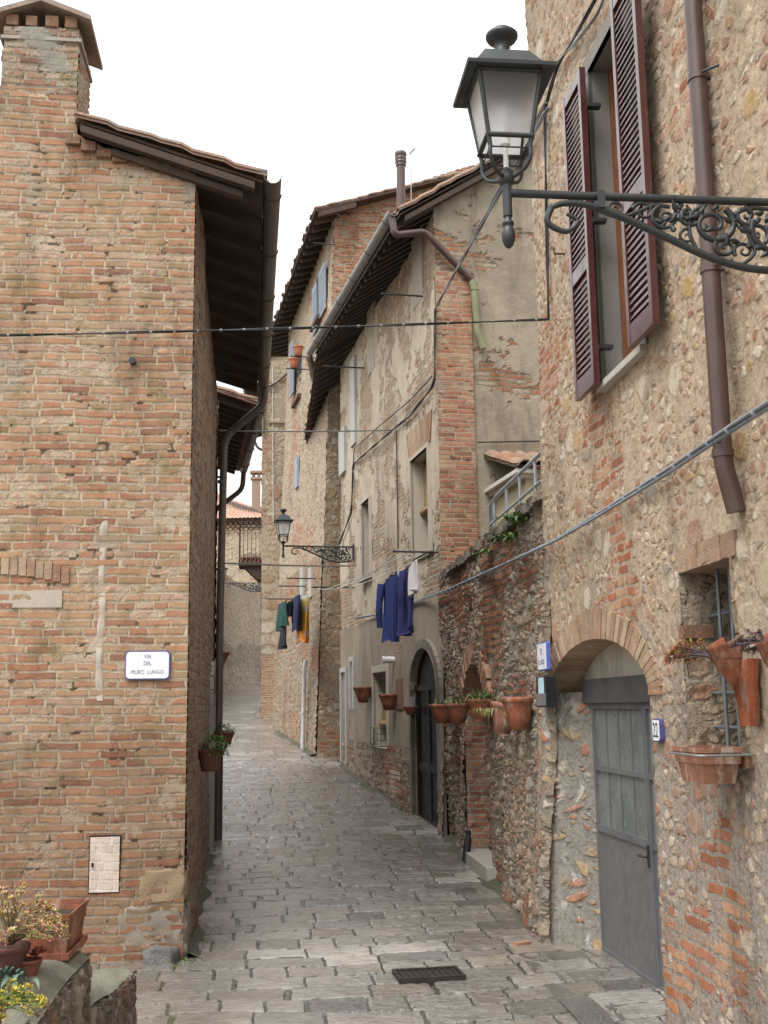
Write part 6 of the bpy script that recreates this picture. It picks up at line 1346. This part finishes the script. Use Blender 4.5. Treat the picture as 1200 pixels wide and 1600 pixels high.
rack(FB, RS0, RZ0, .62, 'near end bar of the washing line carrying the blue clothes'); rack(FB, RS1, RZ1, .8, 'far end bar of the washing line carrying the blue clothes')
wl = empty('washing_line', FB.P(RS0, .3, RZ0), 'white washing lines stretched along the plaster house between two iron bars', 'washing line')
for k, o in enumerate((.12, .26, .42, .58)):
    mb = MB(); a = FB.P(RS0, o, RZ0 - .03); b = FB.P(RS1, o * 1.2, RZ1 - .03); sg_ = .16 if k == 3 else .03; mb.tube([a.lerp(b, t) - UPZ * sg_ * 4 * t * (1 - t) * (1 if t > .5 else 1) for t in np.linspace(0, 1, 25)], .006, 6); mb.build('line', m_rope, wl)
def cloth(name, F, s0, s1, off, z1, h, mat, label, group=None, folds=5, amp=.035, waist=1.0, sleeve=True, tail=.06, seed=0, zs=0.0):
    """a garment hanging from its hem: wavy sheet with real thickness, narrower where pegged"""
    r = random.Random(seed); nu, nv = 40, 36; U, V = np.meshgrid(np.linspace(0, 1, nu), np.linspace(0, 1, nv)); ph = r.uniform(0, 6)
    wdt = (s1 - s0); sc_ = 1 - .1 * np.sin(np.pi * V) * (1 - waist) ; Sx = (s0 + s1) / 2 + (U - .5) * wdt * (1 - .12 * V) * sc_
    A = amp * (.25 + .75 * V); O = off + A * np.sin(U * folds * 2 * np.pi + ph + .8 * V) + .5 * A * np.sin(U * folds * 5.3 + 2 * ph - V * 2.1)
    Z = z1 - h * V * (1 + tail * np.sin(U * 5 + ph)) - .02 * np.sin(U * np.pi * 3) ** 2 * (1 - V) + zs * (U - .5) * -1
    th = .012 + .016 * np.sin(np.pi * U); X = lambda o: np.stack([F.p.x + F.d.x * Sx + F.n.x * o, F.p.y + F.d.y * Sx + F.n.y * o, Z], -1).reshape(-1, 3)
    a, b = X(O + th), X(O - th); n = U.size; idx = np.arange(n).reshape(U.shape); q = np.stack([idx[:-1, :-1], idx[:-1, 1:], idx[1:, 1:], idx[1:, :-1]], -1).reshape(-1, 4); rim = []
    for L_ in (idx[0, ::-1], idx[:, 0], idx[-1, :], idx[::-1, -1]): rim.append(np.stack([L_[:-1], L_[:-1] + n, L_[1:] + n, L_[1:]], -1))
    me = fast_mesh(name, np.concatenate([a, b]), np.concatenate([q, q[:, ::-1] + n] + rim), None, mat)
    o = link(name, me, None, F.P((s0 + s1) / 2, off, z1 - h)); tag(o, label, 'clothing', group)
    return o
GW_ = 'blue washing on the line'
def cs(u, off): return FB.at(u, 900, off)[0]
OFF = .6; zl = lambda s: RZ0 - .03 + (RZ1 - RZ0) * (s - RS0) / (RS1 - RS0)
sa, sb, sc2, sd = cs(643, OFF), cs(634, OFF), cs(622, OFF), cs(601, OFF)
def sleeve(parent, F, s, off, z, L, r, mat, lean=.05):
    mb = MB(); P = [F.P(s, off, z), F.P(s + lean * .4, off + .03, z - L * .5), F.P(s + lean, off + .02, z - L)]; mb.tube(bez(P, 6), [r * 1.15] * 4 + [r] * 5 + [r * .85] * 4, 10); return mb.build('sleeve', mat, parent)
zt = FB.at(620, 897, OFF)[1]; 
g1 = cloth('jacket', FB, sc2 + .02, sd, OFF, zt, .86, m_navy, 'navy blue jacket hanging on the washing line, the farther of the pair', GW_, 3, .05, .9, seed=1, zs=.06); sleeve(g1, FB, sd - .06, OFF + .06, zt - .06, .6, .05, m_navy, .06)
zt2 = FB.at(634, 891, OFF)[1]; g2 = cloth('jacket', FB, sa - .02, sc2 - .02, OFF, zt2, .8, m_purp, 'violet blue jacket on the washing line beside the small white cloth', GW_, 3, .05, .9, seed=2, zs=.08); sleeve(g2, FB, sa + .12, OFF + .07, zt2 - .04, .5, .05, m_purp, .06)
cloth('hung_cloth', FB, sa - .3, sa + .02, OFF + .01, zt2 + .03, .36, m_whitec, 'small white cloth pegged at the near end of the blue washing', GW_, 2, .03, .8, seed=9, zs=.05)
for k, s in enumerate((sd, sc2 + .1, sc2 - .1, sa)):
    pass
# upper racks and the washing farther up the street
rack(FB, FB.at(661, 463)[0], FB.at(661, 463)[1], .62, 'bar high under the zinc gutter near the gable corner'); rack(FB, FB.at(569, 575)[0], FB.at(569, 575)[1], .75, 'bar high under the zinc gutter near its far end')
FCo = Frame(FC.P(0, 0, 0)[:2], HC, -1); bt = lambda z: -BAT * z
def CP(u, v, off): return FC.at(u, v, off)
for (u, v, L, lab) in ((466, 936, .8, 'lowest bar of the far washing, above the dark green garment'), (481, 916, .7, 'middle bar of the far washing above the orange towel'), (497, 904, .7, 'upper bar of the far washing nearest the squared corner blocks'), (522, 382, .5, 'bar high on the tallest house under its eaves')):
    z_ = CP(u, v, -.2)[1]; s_, z_ = CP(u, v, bt(z_)); Fk = Frame(FC.P(0, bt(z_), 0)[:2], HC, -1); rack(Fk, s_, z_, L, lab)
Fw = Frame(FC.P(0, -.15, 0)[:2], HC, -1)
def far_cloth(u0, u1, v0, v1, off, mat, label, seed, folds=2, amp=.05):
    s1, z1 = Fw.at(u0, v0, off); s0, _ = Fw.at(u1, v0, off); zb_ = Fw.at((u0 + u1) / 2, v1, off)[1]; zt_ = Fw.at((u0 + u1) / 2, v0, off)[1]
    return cloth('hung_cloth', Fw, s0, s1, off, zt_, zt_ - zb_, mat, label, 'washing hanging farther up the street', folds, amp, .9, seed=seed)
m_teal = plain('dark_green_cloth', (.01, .05, .04), .85); m_blk = plain('black_cloth', (.012, .012, .018), .85); m_oran = NT('orange_yellow_towel'); _z = m_oran.sep(m_oran.n('TexCoord').outputs['Generated'])[2]
_n = m_oran.noise(m_oran.obj(), 5, 2, dim='3D'); m_oran = m_oran.finish(m_oran.mix(m_oran.step(_n, .6, .64), m_oran.ramp(_z, [(0, (.6, .17, .01)), (.35, (.5, .2, .01)), (.6, (.4, .25, .02)), (.85, (.5, .4, .12)), (1, (.5, .55, .6))]), (.3, .3, .3)), .85)
far_cloth(465, 482, 930, 1003, .5, m_oran, 'long orange and yellow patterned towel hanging above the street', 3)
far_cloth(458, 469, 932, 985, .62, plain('deep_blue_cloth', (.015, .02, .07), .85), 'dark blue cloth hanging just left of the orange towel', 4)
far_cloth(434, 447, 942, 982, .8, m_teal, 'dark green shirt hanging at the left end of the far washing', 5); far_cloth(438, 446, 975, 1012, .78, m_blk, 'black trouser legs hanging below the dark green shirt', 6); far_cloth(449, 456, 940, 963, .7, m_blk, 'short black cloth hanging between the green shirt and the blue cloth', 7)

# ================================================================== TERRACE: railing, outbuilding, weeds
rl = empty('railing', FG.P(2.5, -.2, GT), 'grey tubular railing along the top of the dark garden wall', 'railing'); RO = -.18
def RP(u, v): s_, z_ = FG.at(u, v, RO); return s_, z_
t0, t1 = RP(737, 812), RP(842, 712); b0, b1 = RP(738, 835), RP(842, 748)
sA_, sB_ = .02, 4.9; zt_ = GT + .95; zt_ = (t0[1] + t1[1]) / 2; zb_ = (RP(790, 790)[1] + RP(830, 757)[1]) / 2
mb = MB(); mb.tube([FG.P(sA_, RO, zt_), FG.P(2.9, RO, zt_), FG.P(3.3, RO, zt_ - .04), FG.P(3.35, RO, GT)], .02, 10); mb.build('top_rail', m_steel, rl)
mb = MB(); mb.tube([FG.P(sA_, RO, (zt_ + GT) / 2), FG.P(3.34, RO, (zt_ + GT) / 2)], .016, 10); mb.build('lower_rail', m_steel, rl)
for u in (837, 812, 791, 771):
    s_ = RP(u, 770)[0]; mb = MB(); mb.tube([FG.P(s_, RO, GT - .05), FG.P(s_, RO, zt_)], .015, 8); mb.build('post', m_steel, rl)
ob = empty('outbuilding', FG.P(2.5, -2.2, 3.2), 'small cream outbuilding with a low tiled roof behind the terrace railing', 'shed')
FO = Frame(FBg.P(.78, 1.25, 0)[:2], 78, 1); m_cream = plain('cream_render', (.5, .44, .3), .85, var=.08, scale=3)
oz = atY(800, 752, FO.P(.8, 0, 0).y).z; mb = MB(); mb.box(FO, 0, 4, -1.35, 0, 3.2, oz); mb.build('wall', m_cream, ob)
mb = MB(); mb.box(FO, -.1, 4, -1.35, .06, oz, oz + .05); mb.box(FO, -.16, 4, -1.35, .12, oz + .05, oz + .1); mb.build('cornice', plain('white_cornice', (.55, .52, .46), .8), ob)
tiles('roof', FO.P(-.15, .16, oz + .12), FO.P(4, .16, oz + .12), -FO.n.to_3d(), 1.5, .32, ob, mat_tiles('mossy_orange_tiles', [(.25, .12, .07), (.29, .17, .11), (.22, .11, .07), (.25, .17, .12)]), .02)
mb = MB(); slab(mb, FO.P(-.15, .12, oz + .12), FO.P(4, .12, oz + .12), -FO.n.to_3d(), 1.45, .32, -.02, .03); mb.build('roof_boards', m_wood, ob)
gutter('gutter', FO.P(.05, .2, oz + .12), FO.P(4, .2, oz + .11), .05, ob, plain('red_brown_gutter', (.16, .06, .045), .4))
GRT = 'weeds on the garden wall'
for (s_, lab, n_) in ((.75, 'fresh green weed tuft growing nearest the railing end on the garden wall', 120), (1.15, 'small green weed tuft left of the biggest one on the garden wall', 60), (2.2, 'tiny green weed in the dark stones under the railing', 40)):
    p = FG.P(s_, .08, GT - .12 - .1 * (n_ < 100)); tag(tuft(p, n_, .16, .03, m_green, 'weed', None, .07, .9), lab, 'weed', GRT)
mb = MB(); P = [(-.0, .09), (.06, .02), (.05, -.05), (-.01, -.08), (-.06, -.04), (-.06, .05)]; s_, z_ = FG.at(734, 942, .1); mb.tube([FG.P(s_ + a * .9, .1, z_ + b) for a, b in P], .013, 8); mb.tube([FG.P(s_, -.02, z_ + .07), FG.P(s_, .1, z_ + .09)], .012, 8); tag(mb.build('iron_hook', m_rust, None, FG.P(s_, 0, z_)), 'bent iron hook in the dark rubble above the niche arch', 'hook')

# ================================================================== street furniture and remains
d0 = [Vector((*(lambda q: (q.x, q.y))(Vector((0, 0, EYE)) + ray(u, v) * (-EYE / ray(u, v).z)), .0)) for u, v in ((636, 1542), (720, 1541), (702, 1520), (628, 1522))]
e = empty('drain_grate', (d0[0] + d0[2]) / 2, 'rusty iron drain grate set in the paving in the foreground', 'drain'); mb = MB(); cx_ = (d0[0] + d0[2]) / 2
FDg = Frame((cx_.x, cx_.y), 80.5, 1); gw_, gd_ = .21, .14; zz = .05
mb.box(FDg, -gw_, gw_, gd_ - .02, gd_ + .01, -.02, zz); mb.box(FDg, -gw_, gw_, -gd_ - .01, -gd_ + .02, -.02, zz); mb.box(FDg, -gw_ - .02, -gw_, -gd_ - .01, gd_ + .01, -.02, zz + .001); mb.box(FDg, gw_, gw_ + .02, -gd_ - .01, gd_ + .01, -.02, zz + .001); m_drain = plain('dark_drain_iron', (.035, .026, .02), .6, .3, var=.4, scale=20)
mb.build('frame', m_drain, e)
mb = MB()
for k in range(9): s_ = -gw_ + 2 * gw_ * (k + .5) / 9; mb.box(FDg, s_ - .006, s_ + .006, -gd_ + .02, gd_ - .02, -.01, zz - .006)
mb.build('bars', m_drain, e); mb = MB(); mb.box(FDg, -gw_, gw_, -gd_ + .02, gd_ - .02, -.03, .034); mb.build('shadowed_pit', plain('painted_pit_shade', (.02, .016, .013), .9), e)  # dark slab close under the bars, its colour stands for the pit's shade
s_, z_ = FG.at(729, 1330, .08); zg = float(gz(FG.P(s_, 0, 0).y)); mb = MB(); mb.tube(bez([FG.P(s_, .05, zg + .36), FG.P(s_, .07, zg + .2), FG.P(s_ - .02, .1, zg + .02)], 6), [.03] * 4 + [.045] * 9, 10)
tag(mb.build('drain_spout', m_cable, None, FG.P(s_, .07, zg)), 'black rubber pipe end sticking out of the wall foot beside the niche step', 'pipe')
mb = MB(); s_, z_ = FB.at(607, 1031, .1); q = FB.P(s_, 0, z_); mb.tube([FB.P(s_, -.02, z_), FB.P(s_, .2, z_)], .05, 14); mb.tube([FB.P(s_, .08, z_), FB.P(s_, .1, z_)], .058, 14); mb.tube([FB.P(s_, .17, z_), FB.P(s_, .2, z_)], .058, 14); tag(mb.build('vent_pipe', m_whitec, None, q), 'short white ribbed vent pipe above the small caged window', 'pipe')
mb = MB(); s_, z_ = FB.at(643, 1102, .03); mb.box(FB, s_ - .05, s_ + .05, -.01, .05, z_ - .12, z_ + .12); mb.box(FB, s_ - .03, s_ + .03, .05, .055, z_ - .08, z_ + .02); tag(mb.build('door_entry_panel', plain('grey_plastic_box', (.22, .22, .22), .4), None, FB.P(s_, 0, z_ - .12)), 'small grey entry panel box on the wall beside the arched black door', 'intercom')
# flue and aerial on the roofs
q = atY(626, 336, 17.8); tp = atY(626, 238, 17.8); e = empty('flue_pipe', q - Vector((0, 0, .5)), 'brown metal flue with a ribbed cap rising behind the zinc gutter corner', 'flue'); mb = MB(); mb.tube([q - Vector((0, 0, .6)), tp - Vector((0, 0, .2))], .075, 14); mb.build('pipe', m_brownpipe, e)
mb = MB(); mb.lathe(tp - Vector((0, 0, .25)), [(.09, 0), (.09, .02), (.08, .03), (.1, .05), (.1, .08), (.085, .09), (.1, .11), (.1, .14), (.085, .15), (.1, .17), (.105, .23), (.09, .25), (.001, .26)], 16); mb.build('cap', m_brownpipe, e)
q = atY(642, 330, 20); tp = atY(642, 236, 20); mb = MB(); mb.tube([q - Vector((0, 0, .8)), tp], .012, 6); mb.tube([tp + Vector((-.03, 0, -.05)), tp + Vector((.08, 0, .06))], .02, 6); tag(mb.build('aerial', m_wire, None, q - Vector((0, 0, .8))), 'thin aerial mast on the roof right of the brown flue', 'aerial')
# far chimney on the tiled house
q0, q1 = atY(400, 802, 58.5), atY(400, 737, 58.5); mb = MB(); FK = Frame((q0.x, q0.y), 90, 1); hgt = q1.z - q0.z
mb.box(FK, -.3, .3, -.3, .3, q0.z - .6, q0.z + .3); mb.box(FK, -.2, .2, -.2, .2, q0.z + .3, q0.z + hgt * .8); mb.box(FK, -.27, .27, -.27, .27, q0.z + hgt * .8, q0.z + hgt * .85)
mb.box(FK, -.2, -.08, -.2, .2, q0.z + hgt * .85, q0.z + hgt * .95); mb.box(FK, .08, .2, -.2, .2, q0.z + hgt * .85, q0.z + hgt * .95); mb.box(FK, -.3, .3, -.3, .3, q0.z + hgt * .95, q0.z + hgt); mb.build('chimney', m_brickC, fh)
# balcony with pots on the side of the corner house
bl0 = atY(372, 882, 40); bs = 4.9; bzf = bl0.z; FBal = FDs; xo = FBal.n; 
def outoff(u, s): 
    for o in np.arange(.1, 3, .02):
        p = FBal.P(s, o, 0); r = ray(u, 880); 
        if (r * (p.y / r.y)).x >= p.x: return o
    return 1.0
bo = outoff(374, bs); e = empty('balcony', FBal.P(bs, 0, bzf), 'iron railed balcony crowded with rusty pots above the farthest lamp', 'balcony'); e.parent = dh; e.location = FBal.P(bs, 0, bzf) - dh.location
del e['label'], e['category']
mb = MB(); mb.box(FBal, bs - .5, bs + .7, -.1, bo, bzf - .12, bzf); mb.box8([FBal.P(s, o, z) for s_z in ((bzf - .6, .25), (bzf - .12, .8)) for z, k in (s_z,) for s, o in ((bs - .4, -.1), (bs + .6, -.1), (bs + .6, bo * k), (bs - .4, bo * k))]); mb.build('slab', m_wood, e)
mb = MB(); rt_ = atY(374, 820, 40).z
for s in (bs - .48, bs + .68): mb.tube([FBal.P(s, 0, rt_), FBal.P(s, bo - .03, rt_)], .014, 6)
mb.tube([FBal.P(bs - .48, bo - .03, rt_), FBal.P(bs + .68, bo - .03, rt_)], .014, 6); mb.build('handrail', m_iron, e)
for k in range(6): o = (bo - .03) * (1 - k / 6); mb = MB(); mb.tube([FBal.P(bs - .48, o, bzf), FBal.P(bs - .48, o, rt_)], .01, 6); mb.build('baluster', m_iron, e)
for k in range(4): s = bs - .48 + 1.16 * (k + 1) / 5; mb = MB(); mb.tube([FBal.P(s, bo - .03, bzf), FBal.P(s, bo - .03, rt_)], .01, 6); mb.build('baluster', m_iron, e)
GRBAL = 'pots on the far balcony'
for k in range(5):
    o = bo * (.15 + .17 * k); pp_ = FBal.P(bs - .36, o, bzf); x = round_pot('balcony_pot', pp_, .1, .17, 'small clay pot with reddish plants on the far iron railed balcony', GRBAL, plain('dull_clay', (.2, .09, .06), .8)); bush(pp_ + Vector((0, 0, .24)), (.12, .12, .1), 60, .06, .025, m_redl if k % 2 else m_grass, 'foliage', x)
# pots on the tall house window
for (u, v, lab) in ((466, 556, 'upper terracotta flower pot on the tallest house window'), (459, 575, 'lower terracotta flower pot on the tallest house window')):
    s_, z_ = FC.at(u, v, .3); round_pot('window_pot', FC.P(s_, .3, z_ - .0), .12, .22, lab, 'pots on the tall house window', plain('bright_clay', (.4, .15, .08), .75)); rb2 = MB()
    rb2.tube([FC.P(s_, -.5, z_ - .02), FC.P(s_, .48, z_ - .02)], .015, 6); rb2.build('pot_bracket', m_iron, chs)
# grey flagstones before the metal door, bits of brick, weeds
q = [(DP.P(-.75, .0, 0)), DP.P(dlb[0] + .02, 0, 0), FH.P(AO[1] - .05, .16, 0), FH.P(AO[0] - 1.2, .12, 0)]
m_flag = mat_paving('grey_door_flagstones', .5, .42, True, (.42, .45, .47))
qq = quadgrid('threshold_paving', [*q[1][:2], .022], [*q[0][:2], .022], [*(FH.P(AO[1] - .16, .42, 0))[:2], .016], [*(FH.P(AO[0] - .6, .5, 0))[:2], .014], 60, 60, m_flag, None, (2.0, .8, 4, 1)); tag(qq, kind='structure')
if qq.data.polygons[0].normal.z < 0: qq.data.flip_normals()
random.seed(5)
mb = MB(); p = FH.P(AO[1] - .05, .32, .03); rot = Matrix.Rotation(.5, 3, 'Z'); mb.cube(p, .14, .07, .055, rot); tag(mb.build('loose_brick', m_vous, None, (p.x, p.y, 0)), 'broken orange brick lying at the foot of the arched doorway', 'brick')
WG = 'weeds along the wall feet'
for (F, s_, off, lab) in ((FG, 1.2, .22, 'grass tuft at the garden wall foot nearest the stone house'), (FG, 2.6, .1, 'grass tuft at the garden wall foot by the niche step'), (SL, .6, .1, 'grass tuft at the brick house side nearest the corner'), (FL, -.02, .1, 'small grass tuft right at the orange brick corner')):
    p = F.P(s_, off, 0); p.z = float(gz(p.y)); tag(tuft(p, 50, .07, .01, m_green, 'grass_tuft', None, .07, .6), lab, 'weed', WG)
